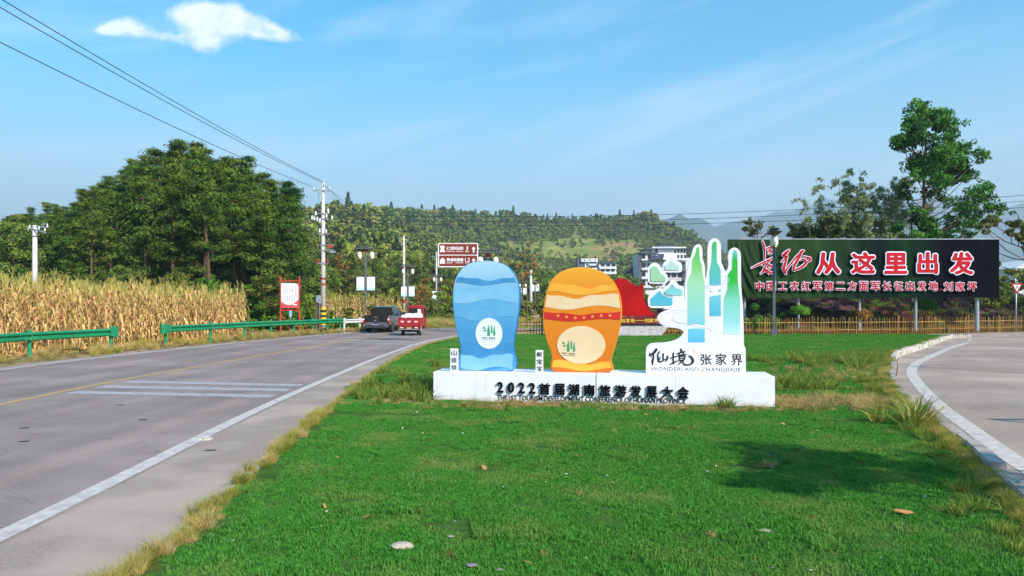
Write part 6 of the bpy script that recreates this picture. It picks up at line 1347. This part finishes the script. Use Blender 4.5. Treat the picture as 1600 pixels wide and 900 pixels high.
# red framed notice board
YN = 46.8; X0 = atd(452, YN); nroot = thing('notice_board', 'white notice board with a red wave border in a red tube frame behind the guardrail', 'notice board', (X0, YN, 0), R(-4))
nq = lambda a, b: (atd(430+a/9, YN)-X0, zat(425+b/9, YN))
for a_ in (72, 342): 
    u = nq(a_, 0)[0]; MB().tube([(u, 0, -.2), (u, 0, nq(0, 55)[1])], .05, 8).build('post', rust_red, nroot)
for b_ in (122, 540): MB().box(((nq(60, 0)[0]+nq(355, 0)[0])/2, 0, nq(0, b_)[1]), (nq(355, 0)[0]-nq(60, 0)[0], .07, .08)).build('rail', rust_red, nroot)
for a_, s_ in ((72, 1), (342, 1)):
    u = nq(a_, 0)[0]; MB().tube([(u, 0, 1.4), (u+.45, .9, -.1)], .03, 6).build('brace', rust_red, nroot)
w0, w1 = nq(84, 0)[0], nq(334, 0)[0]; zt_, zb_ = nq(0, 158)[1], nq(0, 508)[1]
MB().prism([(w0, zb_), (w1, zb_), (w1, zt_), (w0, zt_)], -.03, .03).build('panel', sign_white, nroot)
wv_ = [(w0+(w1-w0)*t, nq(0, 415+62*math.sin(t*3.1)-30*t)[1]) for t in np.linspace(0, 1, 14)]
MB().prism([(w0, zb_), (w1, zb_)]+wv_[::-1], -.036, -.0305).build('red_wave', mat('notice_red', srgb(214, 70, 74), .5, srgb(226, 96, 96), 2), nroot)
MB().prism([(w1, zt_), (w1-.22, zt_), (w1-.06, zt_-.08), (w1, zt_-.22)], -.036, -.0305).build('red_wave', MATS['notice_red'], nroot)
mb = MB(); rr2 = random.Random(5)
for (xa, xb, ya, yb) in ((112, 262, 236, 310), (142, 315, 338, 412)):
    n_ = 6 if xa == 112 else 7; wch = (xb-xa)/n_
    for k in range(n_):
        x_ = xa+k*wch; dy = -4*k
        for j in range(4):
            (p0, p1), (q0, q1) = nq(x_+2, ya+dy+j*(yb-ya)/4+6), nq(x_+wch*rr2.uniform(.55, .82), ya+dy+j*(yb-ya)/4+(yb-ya)*.06); mb.prism([(p0, p1), (q0, p1), (q0, q1), (p0, q1)], -.035, -.0305)
        (p0, p1), (q0, q1) = nq(x_+wch*.36, yb+dy), nq(x_+wch*.48, ya+dy); mb.prism([(p0, p1), (q0, p1), (q0, q1), (p0, q1)], -.0356, -.0308)
mb.build('lettering', mat('print_grey', srgb(96, 96, 112), .6), nroot)
(p0, p1), (q0, q1) = nq(252, 468), nq(312, 452); MB().prism([(p0, p1), (q0, p1), (q0, q1), (p0, q1)], -.0405, -.0365).build('lettering', sign_white, nroot)
MB().prism([(nq(284, 0)[0], nq(0, 325)[1]), (nq(290, 0)[0], nq(0, 325)[1]), (nq(290, 0)[0], nq(0, 215)[1]), (nq(284, 0)[0], nq(0, 215)[1])], -.035, -.0305).build('lettering', MATS['notice_red'], nroot)
bs_ = thing('marker_plate', 'small pale blue plate on a stake below the red framed notice board', 'sign', (atd(454, 46.2), 46.2, 0)); MB().box((0, 0, zat(490, 46.2)), (.16, .02, .38)).build('plate', mat('plate_blue', srgb(150, 184, 206), .5), bs_); MB().tube([(0, .03, 0), (0, .03, 1.3)], .02, 5).build('stake', galv, bs_)
ps = thing('field_post', 'weathered dark post beside the striped utility pole', 'post', (atd(494.5, 55), 55, 0)); MB().box((0, 0, .95), (.2, .2, 2.1)).build('post', bark, ps); MB().box((0, 0, 2.05), (.26, .26, .1)).build('cap', bark, ps)

# ================================================================== vehicles
car_black = mat('black_car_paint', (.012, .012, .015), .25, coat=.6); car_grey = mat('dusty_grey_paint', srgb(84, 84, 90), .35, srgb(112, 104, 100), 2.5, coat=.3)
chrome = mat('chrome', srgb(206, 206, 210), .2, metal=.9); tail_red = mat('tail_light_red', srgb(190, 22, 26), .2, coat=.5); tail_clear = mat('tail_light_clear', srgb(236, 226, 226), .2); plate_blue = mat('plate_face', srgb(150, 176, 214), .4, srgb(112, 146, 200), 20)
trim = mat('dark_trim', (.03, .03, .032), .7, (.045, .043, .042), 10); tri_red = mat('tricycle_red', srgb(164, 24, 34), .45, srgb(140, 30, 38), 2, coat=.2); sack = mat('white_sack', srgb(242, 238, 236), .85, srgb(206, 204, 212), 5, bump=.2, bscale=6)
dusty = mat('dusty_wheel_arch', srgb(176, 158, 134), .9, srgb(140, 124, 106), 6)
def wheel(parent, x, y, r, w, m=black_rubber, rim=chrome):
    t = inst('wheel', MB().mesh('wheel'), parent, (x, y, r), (0, R(90), 0))
    MB().lathe((0, 0, -w/2), [(r*.62, 0), (r*.93, .01), (r, .04), (r, w-.04), (r*.93, w-.01), (r*.62, w)], 20).build('tyre', m, t, smooth=False)
    MB().lathe((0, 0, -w/2+.02), [(r*.1, .0), (r*.6, .02), (r*.6, w-.06), (r*.1, w-.04)], 12).build('rim', rim, t)
    return t
def loft(mb, secs):
    """sections along y: list of (y, [(x,z)...]) with equal counts"""
    k = len(secs[0][1]); vs = [(x, y, z) for y, s in secs for x, z in s]; fs = [tuple(range(k)), tuple((len(secs)-1)*k+i for i in range(k))[::-1]]
    for j in range(len(secs)-1): fs += [(j*k+i, j*k+(i+1) % k, (j+1)*k+(i+1) % k, (j+1)*k+i) for i in range(k)]
    return mb.add(vs, fs)
def hull(w0, w1, z0, z1, ins=.0, zm=None): # symmetrical body section
    zm = zm or (z0+z1)/2; return [(-w0, z0), (-w0-.02, zm), (-w1, z1-.05), (-w1+.06, z1), (w1-.06, z1), (w1, z1-.05), (w0+.02, zm), (w0, z0)]
# the pickup: rear faces the camera (-y local), 5.3 m long
pk_root = thing('pickup_truck', 'black and grey double cab pickup driving away beside the red tricycle truck', 'pickup', (atd(587.5, 49.8), 49.8, 0), R(-5.5))
mb = MB(); loft(mb, [(1.55, hull(.88, .86, .48, 1.12)), (2.6, hull(.9, .88, .42, 1.12)), (3.7, hull(.9, .88, .45, 1.12)), (4.6, hull(.88, .84, .48, 1.08)), (5.1, hull(.84, .78, .5, .98)), (5.3, hull(.74, .68, .55, .85))]); mb.build('body', car_grey, pk_root, bevel=.03)
mb = MB()
for s in (-1, 1): mb.add(*(lambda m_: (m_.v, m_.f))(loft(MB(), [(.06, [(s*.90, .52), (s*.92, .8), (s*.89, 1.16), (s*.80, 1.16), (s*.80, .52)]), (1.545, [(s*.90, .52), (s*.92, .8), (s*.89, 1.16), (s*.80, 1.16), (s*.80, .52)])])))
mb.build('bed_side', car_grey, pk_root, bevel=.02); MB().box((0, .8, .56), (1.62, 1.44, .08)).build('bed_floor', trim, pk_root)
MB().box((0, .03, .85), (1.6, .07, .62)).build('tailgate', car_black, pk_root, bevel=.02); MB().box((0, .01, 1.15), (1.6, .1, .06)).build('bed_cover', car_black, pk_root, bevel=.015)
mb = MB(); loft(mb, [(1.52, [(-.83, 1.1), (-.69, 1.66), (-.60, 1.74), (.60, 1.74), (.69, 1.66), (.83, 1.1)]), (2.0, [(-.84, 1.1), (-.70, 1.72), (-.60, 1.79), (.60, 1.79), (.70, 1.72), (.84, 1.1)]), (3.1, [(-.84, 1.1), (-.70, 1.70), (-.60, 1.77), (.60, 1.77), (.70, 1.70), (.84, 1.1)]), (4.0, [(-.82, 1.1), (-.80, 1.12), (-.7, 1.13), (.7, 1.13), (.8, 1.12), (.82, 1.1)])]); mb.build('cab', car_black, pk_root, bevel=.015)
MB().prism([(-.70, 1.18), (-.60, 1.6), (-.55, 1.64), (.55, 1.64), (.60, 1.6), (.70, 1.18)], 1.495, 1.5045).build('rear_window', glass_dark, pk_root).location = (0, .012, 0)
mb = MB(); 
for s in (-1, 1):
    for y0, y1, yt0, yt1 in ((1.72, 2.55, 1.9, 2.55), (2.65, 3.55, 2.65, 3.15)):
        mb.add([(s*.846, y0, 1.14), (s*.846, y1, 1.14), (s*.722, yt1, 1.62), (s*.722, yt0, 1.62), (s*.83, y0, 1.14), (s*.83, y1, 1.14), (s*.70, yt1, 1.62), (s*.70, yt0, 1.62)], [(0, 1, 2, 3), (4, 7, 6, 5), (0, 4, 5, 1), (1, 5, 6, 2), (2, 6, 7, 3), (3, 7, 4, 0)])
mb.build('side_window', glass_dark, pk_root)
MB().box((0, -.06, .50), (1.74, .2, .26)).build('bumper', car_grey, pk_root, bevel=.04); MB().box((0, -.05, .34), (1.5, .14, .12)).build('skid_plate', trim, pk_root, bevel=.02)
MB().box((0, -.168, .50), (.44, .014, .16)).build('number_plate', plate_blue, pk_root)
mb = MB()
for k in range(7): mb.box((-.17+.057*k+(.012 if k > 1 else 0), -.177, .50), (.032, .003, .08))
mb.build('plate_marks', sign_white, pk_root)
mb = MB(); mb.box((-.42, -.012, .665), (.6, .012, .04)); mb.box((.42, -.012, .665), (.6, .012, .04)); mb.build('trim_strip', chrome, pk_root)
MB().tube([(.085*math.cos(t), -.02, .84+.07*math.sin(t)) for t in np.linspace(.9, 5.4+.9, 14)], .014, 6).build('badge', chrome, pk_root); MB().box((0, -.012, 1.06), (.24, .02, .035)).build('handle', chrome, pk_root)
for s in (-1, 1):
    MB().box((s*.865, .02, .80), (.12, .1, .36)).build('tail_light', tail_red, pk_root, bevel=.02); MB().box((s*.865, -.034, .90), (.10, .012, .12)).build('reversing_light', tail_clear, pk_root)
    MB().tube([(s*.84, 3.3, 1.2), (s*1.0, 3.28, 1.22)], .025, 5).box((s*1.06, 3.27, 1.26), (.16, .1, .2)).build('mirror', trim, pk_root, bevel=.015)
    MB().lathe((0, 0, 0), [(.40, 0), (.40, .01), (.37, .014)], 20).build('wheel_arch', trim, pk_root).matrix_local = Matrix.Translation((s*.898, 1.05, .42)) @ Matrix.Rotation(R(90)*s, 4, 'Y')
    wheel(pk_root, s*.77, 1.05, .37, .26); wheel(pk_root, s*.77, 4.2, .37, .26)
MB().tube([(-.6, 1.9, 1.82), (-.6, 3.0, 1.82)], .02, 6).tube([(.6, 1.9, 1.82), (.6, 3.0, 1.82)], .02, 6).build('roof_rail', chrome, pk_root)
MB().box((0, .55, .44), (1.0, 2.6, .18)).build('chassis', trim, pk_root)
# the cargo tricycle
tr = thing('cargo_tricycle', 'small red cab cargo tricycle loaded with white sacks on the road', 'tricycle truck', (atd(639.5, 44.8), 44.8, 0), R(-4))
MB().box((0, .85, .58), (1.30, 1.75, .08)).build('bed_floor', tri_red, tr, bevel=.01)
mb = MB(); mb.box((-.66, .85, .84), (.05, 1.78, .54)); mb.box((.66, .85, .84), (.05, 1.78, .54)); mb.box((0, 1.75, .84), (1.27, .05, .54)); mb.build('bed_side', tri_red, tr, bevel=.012)
MB().box((0, -.03, .84), (1.36, .05, .56)).build('tailgate', tri_red, tr, bevel=.012)
for k in (-1, 0, 1):
    MB().box((k*.42, -.062, .87), (.27, .012, .17)).build('tailgate_panel', mat('panel_red', srgb(190, 60, 66), .45) if k == -1 else MATS['panel_red'], tr)
    mb = MB()
    for j in range(2): mb.box((k*.42-.05+.1*j, -.0705, .87), (.07, .003, .08))
    mb.build('lettering', sign_white, tr)
for s in (-1, 1):
    MB().box((s*.45, -.07, .50), (.28, .05, .12)).build('tail_light', tail_red, tr, bevel=.01); MB().box((s*.45, -.098, .50), (.2, .006, .05)).build('reflector', tail_clear, tr)
MB().box((0, -.05, .48), (.32, .03, .12)).build('number_plate', mat('plate_yellow', srgb(190, 140, 60), .5), tr); MB().box((0, -.06, .40), (1.3, .06, .05)).build('bumper', galv, tr)
mb = MB(); loft(mb, [(1.80, [(-.55, .45), (-.56, 1.0), (-.48, 1.78), (-.40, 1.84), (.40, 1.84), (.48, 1.78), (.56, 1.0), (.55, .45)]), (1.86, [(-.56, .45), (-.57, 1.0), (-.50, 1.80), (-.40, 1.87), (.40, 1.87), (.50, 1.80), (.57, 1.0), (.56, .45)]), (2.7, [(-.54, .4), (-.56, 1.0), (-.48, 1.78), (-.38, 1.84), (.38, 1.84), (.48, 1.78), (.56, 1.0), (.54, .4)]), (3.05, [(-.42, .45), (-.46, .9), (-.42, 1.05), (-.36, 1.1), (.36, 1.1), (.42, 1.05), (.46, .9), (.42, .45)])]); mb.build('cab', tri_red, tr, bevel=.02)
MB().prism([(-.44, 1.2), (-.40, 1.68), (.40, 1.68), (.44, 1.2)], 1.782, 1.797).build('rear_window', glass_dark, tr); MB().prism([(.16, 1.26), (.16, 1.62), (.36, 1.62), (.38, 1.26)], 1.772, 1.781).build('window_sticker', tail_clear, tr)
mb = MB()
for s in (-1, 1): mb.add([(s*.568, 1.95, 1.05), (s*.568, 2.6, 1.05), (s*.51, 2.55, 1.68), (s*.51, 1.98, 1.68), (s*.54, 1.95, 1.05), (s*.54, 2.6, 1.05), (s*.49, 2.55, 1.68), (s*.49, 1.98, 1.68)], [(0, 1, 2, 3), (4, 7, 6, 5), (0, 4, 5, 1), (1, 5, 6, 2), (2, 6, 7, 3), (3, 7, 4, 0)])
mb.build('side_window', glass_dark, tr)
for s in (-1, 1):
    MB().tube([(s*.55, 2.5, 1.3), (s*.74, 2.45, 1.32)], .015, 5).box((s*.79, 2.45, 1.28), (.12, .06, .26)).build('mirror', trim, tr, bevel=.01); wheel(tr, s*.52, .65, .27, .14, rim=galv)
MB().box((.66, .35, .42), (.1, .04, .34)).build('mud_flap', dusty, tr); MB().box((-.60, .35, .42), (.1, .04, .3)).build('mud_flap', trim, tr)
wheel(tr, 0, 2.7, .26, .12, rim=galv); MB().tube([(-.52, .65, .28), (.52, .65, .28)], .06, 8).build('axle', trim, tr); MB().box((0, 1.3, .44), (.7, 2.6, .16)).build('chassis', trim, tr)
load = thing('sack_load', 'white bulging sacks heaped on the bed of the red tricycle truck', 'sacks', (tr.location.x, tr.location.y, .66), R(-4))
gx, gy = np.meshgrid(np.linspace(-.60, .60, 26), np.linspace(.03, 1.7, 30)); 
for k, (cx0, cy0, rx, ry, h_) in enumerate(((-.34, .42, .29, .36, .62), (.06, .40, .28, .34, .70), (.40, .44, .23, .36, .63), (-.25, 1.1, .36, .42, .70), (.28, 1.12, .34, .42, .73))):
    mb = MB(); V = []; 
    for i in range(9):
        for j in range(14):
            th_, ph_ = math.pi*i/8, 2*math.pi*j/14; sg_ = lambda v, e: math.copysign(abs(v)**e, v)
            p_ = (cx0+rx*sg_(math.sin(th_), .6)*sg_(math.cos(ph_), .7), cy0+ry*sg_(math.sin(th_), .6)*sg_(math.sin(ph_), .7), .28+(h_-.28)*sg_(math.cos(th_), .7)); n_ = mn.noise(Vector(p_)*5+Vector((k, 0, 0)))*.03; V.append((p_[0]+n_, p_[1]+n_, p_[2]+n_))
    mb.add(V, [(i*14+j, i*14+(j+1) % 14, (i+1)*14+(j+1) % 14, (i+1)*14+j) for i in range(8) for j in range(14)]); mb.build('sack', sack, load, smooth=True)

# ================================================================== far buildings
bw = mat('render_white', srgb(228, 226, 228), .8, srgb(204, 202, 204), .4); bg_ = mat('render_grey', srgb(92, 96, 106), .8, srgb(76, 80, 90), .5); tile = mat('roof_tile', srgb(66, 72, 88), .7, srgb(52, 56, 70), 1.5); win = mat('window_glass', (.02, .024, .03), .15); wfr = mat('window_frame', srgb(104, 58, 48), .6); conc = mat('raw_concrete', srgb(150, 148, 150), .9, srgb(126, 124, 126), .6)
def bframe(px, Y, py0): X = atd(px, Y); return X, Y, zat(py0, Y)
def wins(root, x0, x1, n, zs_, w, h, y, frame=True, m=win):
    for z_ in zs_:
        for k in range(n):
            x_ = x0+(x1-x0)*(k+.5)/n; f = MB().box((x_, y-.03, z_), (w+.16, .12, h+.16)).build('window', wfr if frame else bw, root); MB().box((x_, y-.1, z_), (w, .05, h)).build('pane', m, f)
def gable(mb, x0, x1, y0, y1, z0, z1, ov=.5):
    """hipped roof"""
    hx = (x1-x0)*.28; mb.add([(x0-ov, y0-ov, z0), (x1+ov, y0-ov, z0), (x1+ov, y1+ov, z0), (x0-ov, y1+ov, z0), (x0+hx, (y0+y1)/2, z1), (x1-hx, (y0+y1)/2, z1)], [(0, 3, 2, 1), (0, 1, 5, 4), (1, 2, 5), (2, 3, 4, 5), (3, 0, 4)]); return mb
# large white house right of the monument
Yh = 250; X0 = atd(998, Yh); s_ = Yh/F; Zb = zat(492, Yh)
hb = thing('apartment_house', 'large white four storey house with dark hipped roofs behind the emblem board', 'building', (X0, Yh, Zb))
bx = lambda a: (a-998)*s_; bz = lambda b: (492-b)*s_
MB().box(((bx(998)+bx(1027))/2, 6, bz(396)/2), (bx(1027)-bx(998), 12, bz(396))).build('wall', bw, hb); MB().box((bx(1000), -.02, bz(396)/2), (bx(1003.5)-bx(998), .3, bz(396)-.1)).build('dark_pier', bg_, hb)
MB().box(((bx(1027)+bx(1070))/2, 7, bz(404)/2), (bx(1070)-bx(1027)-.05, 12, bz(404))).build('wall', bw, hb); MB().box(((bx(1024)+bx(1078))/2, 10, (bz(404)+bz(384))/2+.0), (bx(1078)-bx(1024), 9, bz(384)-bz(404)+.2)).build('upper_wall', bw, hb)
MB().box(((bx(1070)+bx(1082))/2, 9, bz(402)/2), (bx(1082)-bx(1070)-.05, 12, bz(402))).build('wall', bw, hb)
gable(MB(), bx(1027), bx(1078), 5.5, 14.5, bz(387.5), bz(379), 1.2).build('roof', tile, hb)
MB().add([(bx(1014), -2.4, bz(405.5)), (bx(1034), -2.4, bz(405.5)), (bx(1039), 1.5, bz(396)), (bx(1019), 1.5, bz(396)), (bx(1014), -2.4, bz(406.5)), (bx(1034), -2.4, bz(406.5)), (bx(1039), 1.5, bz(397)), (bx(1019), 1.5, bz(397))], [(0, 1, 2, 3), (7, 6, 5, 4), (0, 4, 5, 1), (1, 5, 6, 2), (2, 6, 7, 3), (3, 7, 4, 0)]).build('roof', tile, hb)
MB().add([(bx(1034), -2.3, bz(406)), (bx(1046), -1.8, bz(406)), (bx(1040), 1.4, bz(396.2)), (bx(1034), 1.4, bz(406)), (bx(1046), 1.4, bz(406)), (bx(1040), 1.8, bz(397))], [(0, 1, 2), (3, 5, 4), (0, 3, 4, 1), (1, 4, 5, 2), (2, 5, 3, 0)]).build('dormer', bw, hb)
MB().box(((bx(1007)+bx(1024))/2, 6, bz(388.5)), (bx(1024)-bx(1007), 8, .25)).build('terrace_roof', tile, hb)
mb = MB()
for k in range(6): mb.box((bx(1008+k*3.1), 2.4, (bz(396)+bz(388.8))/2), (.22, .22, bz(388.8)-bz(396)))
mb.build('pergola_post', bg_, hb)
MB().box(((bx(998)+bx(1027))/2, -.35, bz(396)+.15), (bx(1027)-bx(998)+.6, 1.0, .3)).build('cornice', bg_, hb)
wins(hb, bx(1003.5), bx(1007.5), 1, [bz(400), bz(414), bz(428), bz(442)], 1.15, 1.6, 0); wins(hb, bx(1011), bx(1018), 1, [bz(401), bz(415), bz(442)], .9, 1.3, 0)
wins(hb, bx(1040), bx(1068), 3, [bz(411), bz(429), bz(443)], 1.5, 1.7, 1.0); wins(hb, bx(1028), bx(1033), 1, [bz(390)], .7, .8, 5.5); wins(hb, bx(1058), bx(1078), 4, [bz(391)], .6, 1.1, 5.5, False); wins(hb, bx(1058), bx(1074), 3, [bz(400.5)], .7, 1.1, 1.0, False)
wins(hb, bx(1021), bx(1036), 2, [bz(443)], 1.0, 1.4, -.05)
mb = MB()
for b_ in (407, 422, 436, 450): mb.box(((bx(998)+bx(1078))/2, -.3, bz(b_)), (bx(1076)-bx(1004), .8, .22))
mb.build('balcony_slab', conc, hb)
MB().box(((bx(1069)+bx(1071))/2, .8, bz(425)/2+bz(470)/2), (.9, .6, bz(404)-2)).build('dark_pier', bg_, hb)
gh = thing('grey_house', 'small grey gabled house left of the large white house', 'building', (atd(990, 262), 262, zat(465, 262)))
MB().prism([(-2.3, 0), (2.3, 0), (2.3, 9.0), (.9, 11.6), (-2.3, 8.4)], 0, 8).build('wall', bg_, gh); MB().prism([(-2.6, 8.3), (.9, 11.7), (2.6, 9.0), (2.6, 9.3), (.9, 12.1), (-2.6, 8.7)], -.3, 8.3).build('roof', tile, gh)
# two connected houses further off
Yh = 345; s_ = Yh/F; X0 = atd(903, Yh); hb = thing('terrace_house', 'pale flat roofed house on the far slope above the orange cutout', 'building', (X0, Yh, zat(452, Yh)))
bx = lambda a: (a-903)*s_; bz = lambda b: (452-b)*s_
MB().box(((bx(902)+bx(914))/2, 5, bz(405)/2), (bx(914)-bx(902), 9, bz(405))).build('side_wall', bg_, hb); MB().box(((bx(914)+bx(934))/2, 4.9, bz(409)/2), (bx(934)-bx(914)-.02, 9, bz(409))).build('wall', bw, hb)
MB().box(((bx(908)+bx(934))/2, 4.5, (bz(409.2)+bz(404))/2), (bx(934)-bx(908), 10, bz(404)-bz(409.2))).build('parapet', bw, hb)
wins(hb, bx(915), bx(920), 1, [bz(413), bz(418.5), bz(425)], .8, 1.0, .4, False); wins(hb, bx(909), bx(934), 3, [bz(406.3)], .5, .45, -.5, False)
mb = MB()
for b_ in (412, 418.5, 425): mb.box(((bx(921)+bx(933))/2, -.4, bz(b_)-.5), (bx(933)-bx(921), 1.2, .9))
mb.build('balcony', bw, hb)
for b_ in (410.6, 416.8, 423.2): MB().box(((bx(921)+bx(933))/2, .35, bz(b_)), (bx(932)-bx(922), .1, .75)).build('window', win, hb)
hb = thing('terrace_house', 'white house with dark tiled roof on the far slope above the monument', 'building', (atd(934, Yh-2), Yh-2, zat(462, Yh))); bx = lambda a: (a-934)*s_; bz = lambda b: (462-b)*s_
MB().box(((bx(936)+bx(963))/2, 5, bz(411.5)/2), (bx(963)-bx(936), 9, bz(411.5))).build('wall', bw, hb); gable(MB(), bx(936), bx(963), .5, 9.5, bz(411.4), bz(408.4), .7).build('roof', tile, hb)
mb = MB()
for b_ in (419, 427, 435): mb.box(((bx(937)+bx(963))/2, -.1, bz(b_)), (bx(963)-bx(937), 1.3, .9))
mb.build('balcony', bw, hb)
wins(hb, bx(938), bx(963), 3, [bz(414.6)], 1.7, .95, .45, True); wins(hb, bx(938), bx(962), 3, [bz(422.8), bz(430.8)], 1.5, 1.1, .45, False)
# houses seen past the right end of the hoarding
Yh = 92; s_ = Yh/F; hb = thing('grey_shed', 'low mauve grey house with a tiled roof past the right end of the hoarding', 'building', (atd(1572, Yh), Yh, 0)); bx = lambda a: (a-1572)*s_
mauve = mat('mauve_render', srgb(132, 122, 148), .85, srgb(112, 102, 126), .8)
MB().box((bx(1580), 4, zat(420, Yh)/2), (bx(1612)-bx(1556), 7, zat(420, Yh))).build('wall', mauve, hb); gable(MB(), bx(1552), bx(1612), .5, 7.5, zat(420, Yh), zat(412, Yh), .5).build('roof', tile, hb); wins(hb, bx(1560), bx(1566), 1, [zat(432, Yh)], .7, .9, .5, False)
MB().box((bx(1577), -.2, zat(429, Yh)), (bx(1584)-bx(1570), .1, zat(427, Yh)-zat(431.5, Yh))).build('sign_strip', sign_white, hb)
hb = thing('white_house', 'bright white house gable at the right edge past the hoarding', 'building', (atd(1600, 84), 84, 0)); s2 = 84/F
MB().prism([(-14*s2, 0), (30*s2, 0), (30*s2, zat(414, 84)), (8*s2, zat(408, 84)), (-14*s2, zat(420, 84))], 0, 7).build('wall', bw, hb); MB().prism([(-15*s2, zat(420.5, 84)), (8*s2, zat(408.5, 84)), (32*s2, zat(414.5, 84)), (32*s2, zat(412.5, 84)), (8*s2, zat(406.3, 84)), (-15*s2, zat(418.5, 84))], -.3, 7.3).build('roof', bw, hb); wins(hb, -2*s2, 12*s2, 1, [zat(428, 84)], 1.6, 1.0, -.02, False)

# ================================================================== the track on the far side of the road
tk = np.array([(atd(a, Y), Y) for a, Y in ((828, 84), (842, 96), (856, 112), (872, 135), (900, 170))]); w_ = 1.7
tv = []; 
for s in (-1, 1):
    for x_, y_ in tk: tv.append((x_+s*w_, y_, height(x_+s*w_, y_, True)[0]+.22))
me = bpy.data.meshes.new('path'); me.from_pydata(tv, [], [(i, i+1, 5+i+1, 5+i) for i in range(4)]); me.materials.append(soil_path); tag(link(bpy.data.objects.new('path', me)), kind='structure')
X, Y = jit(2, 13, 66, 92, 1.0); 
vv, hh = np.meshgrid(np.linspace(-1, 14, 22), np.linspace(67, 104, 30)); tag(link(bpy.data.objects.new('bare_slope', grid_mesh('bare_slope', vv, hh, height(vv, hh)+.06+(np.clip((hh-70)/25, 0, 1)*np.clip((vv-2)/6, 0, 1))*1.6, soil_path))), kind='structure')

# ================================================================== small things on the ground
def rock(seed, m, name='stone'):
    bm = bmesh.new(); bmesh.ops.create_icosphere(bm, subdivisions=2, radius=1)
    for v in bm.verts: v.co *= 1+.35*mn.noise(v.co*1.3+Vector((seed, 0, 0))); v.co.z *= .45
    me = bpy.data.meshes.new(name); bm.to_mesh(me); bm.free(); me.materials.append(m); return me
stone_m = mat('pale_stone', srgb(196, 176, 156), .9, srgb(160, 146, 134), 6, bump=.1); stone_w = mat('white_stone', srgb(222, 222, 220), .85, srgb(190, 190, 192), 8); stone_g = mat('grey_stone', srgb(130, 126, 124), .9, srgb(104, 100, 100), 8)
for k, (a, b, w, m_, lab) in enumerate(((630, 856, 40, stone_m, 'flat tan stone lying on the turf near the bottom, the largest of them'), (737, 886, 19, stone_g, 'flat grey stone on the turf below the flat tan one'), (1196, 833, 25, stone_m, 'flat tan stone on the turf right of the middle'), (781, 893, 12, stone_g, 'small dark grey stone at the bottom edge'), (1268, 894, 9, stone_w, 'small white pebble at the bottom right of the turf'), (1377, 853, 14, stone_w, 'white pebble on the turf right of the tan stone'), (1585, 887, 10, stone_g, 'small grey pebble at the bottom right corner'), (1445, 778, 9, stone_w, 'small white pebble on the shaded turf'), (704, 841, 9, stone_m, 'thin tan stone just right of the largest flat stone'))):
    x_, y_ = wpt(a, b, .05); o = inst('stone', rock(k*3.1, m_), None, (x_, y_, .065), (0, 0, rnd.uniform(0, .4))); r_ = w/F*y_/2; o.scale = (r_, r_*.7, r_*.55); tag(o, lab, 'stone')
peb = [bpy.data.objects.new('pebble', rock(50+k, (stone_w, stone_g, stone_m)[k % 3])) for k in range(6)]
X, Y = jit(-4, 9, 4.4, 14, .45); k = (X > lawn_l(Y)+.3) & (X < lawn_r(Y)-.3) & (rng.uniform(0, 1, len(X)) < .55); X, Y = X[k], Y[k]
scatter('pebbles', peb, np.stack([X, Y, np.full(len(X), .055)], 1), tilt(len(X), .3), rng.uniform(.006, .018, len(X))**1.0, 'small pale pebbles and crumbs scattered over the turf', 'pebbles')
fl_ = mat('fallen_leaf', srgb(150, 96, 58), .8, srgb(186, 140, 80), 9)
lf = [src('fallen_leaf', *leaves(np.array([[0, 0, .04]]), 1, .5, 4), fl_)]; X, Y = jit(-4, 9, 4.6, 13, 1.0); k = (X > lawn_l(Y)+.3) & (X < lawn_r(Y)-.3) & (rng.uniform(0, 1, len(X)) < .6); X, Y = X[k], Y[k]
scatter('fallen_leaves', lf, np.stack([X, Y, np.full(len(X), .05)], 1), tilt(len(X), .4), rng.uniform(.02, .045, len(X)), 'brown fallen leaves on the turf', 'leaves')
x_, y_ = wpt(1413, 803, .05); o = inst('dead_leaf', rock(77, fl_), None, (x_, y_, .07), (.1, .2, .4)); o.scale = (.12, .05, .04); tag(o, 'curled rusty brown leaf scrap on the shaded turf', 'leaf')
x_, y_ = wpt(1402, 637, .05); o = inst('brick', MB().box((0, 0, .05), (.3, .14, .1)).mesh('brick', mat('brick_red', srgb(140, 70, 56), .9, srgb(110, 56, 46), 6), bevel=.01), None, (x_, y_, .03), (0, 0, .3)); tag(o, 'reddish brick lying by the dry grass at the side road kerb', 'brick')
# road stud
x_, y_ = wpt(321.5, 687); st = thing('road_stud', 'square white road stud beside the right edge line', 'road stud', (x_, y_, .002), R(4)); MB().box((0, 0, .012), (.17, .12, .028), taper=.7).build('housing', kerb_white, st); MB().box((0, -.047, .016), (.1, .004, .012)).build('reflector', mat('stud_green', srgb(90, 120, 90), .3), st)
for k, (a, b) in enumerate(((187, 633), (222, 656), (38, 669), (37, 690), (328, 704))):
    x_, y_ = wpt(a, b); o = quad_sheet('road_mark', [(x_-.07, y_-.05), (x_+.08, y_-.02), (x_+.06, y_+.05), (x_-.05, y_+.04)], .005, stripe_k)

# ================================================================== air
hzm = bpy.data.materials.new('haze'); hzm.use_nodes = True; t_ = hzm.node_tree; t_.nodes.clear()
vo = t_.nodes.new('ShaderNodeVolumePrincipled'); vo.inputs['Density'].default_value = .00029; vo.inputs['Color'].default_value = (.70, .86, 1.0, 1); vo.inputs['Anisotropy'].default_value = .1
oo = t_.nodes.new('ShaderNodeOutputMaterial'); t_.links.new(vo.outputs[0], oo.inputs['Volume'])
hb_ = MB().box((0, 1000, 0), (13500, 9600, 1)).mesh('haze', hzm); 
for v in hb_.vertices: v.co.z = -1.6 if v.co.z < 0 else 705
tag(link(bpy.data.objects.new('haze', hb_)), kind='stuff')
for v in g.data.vertices: v.co.x *= .74; v.co.y = v.co.y*.52+1000    # the ground sheet stays inside the air
bpy.context.view_layer.update()
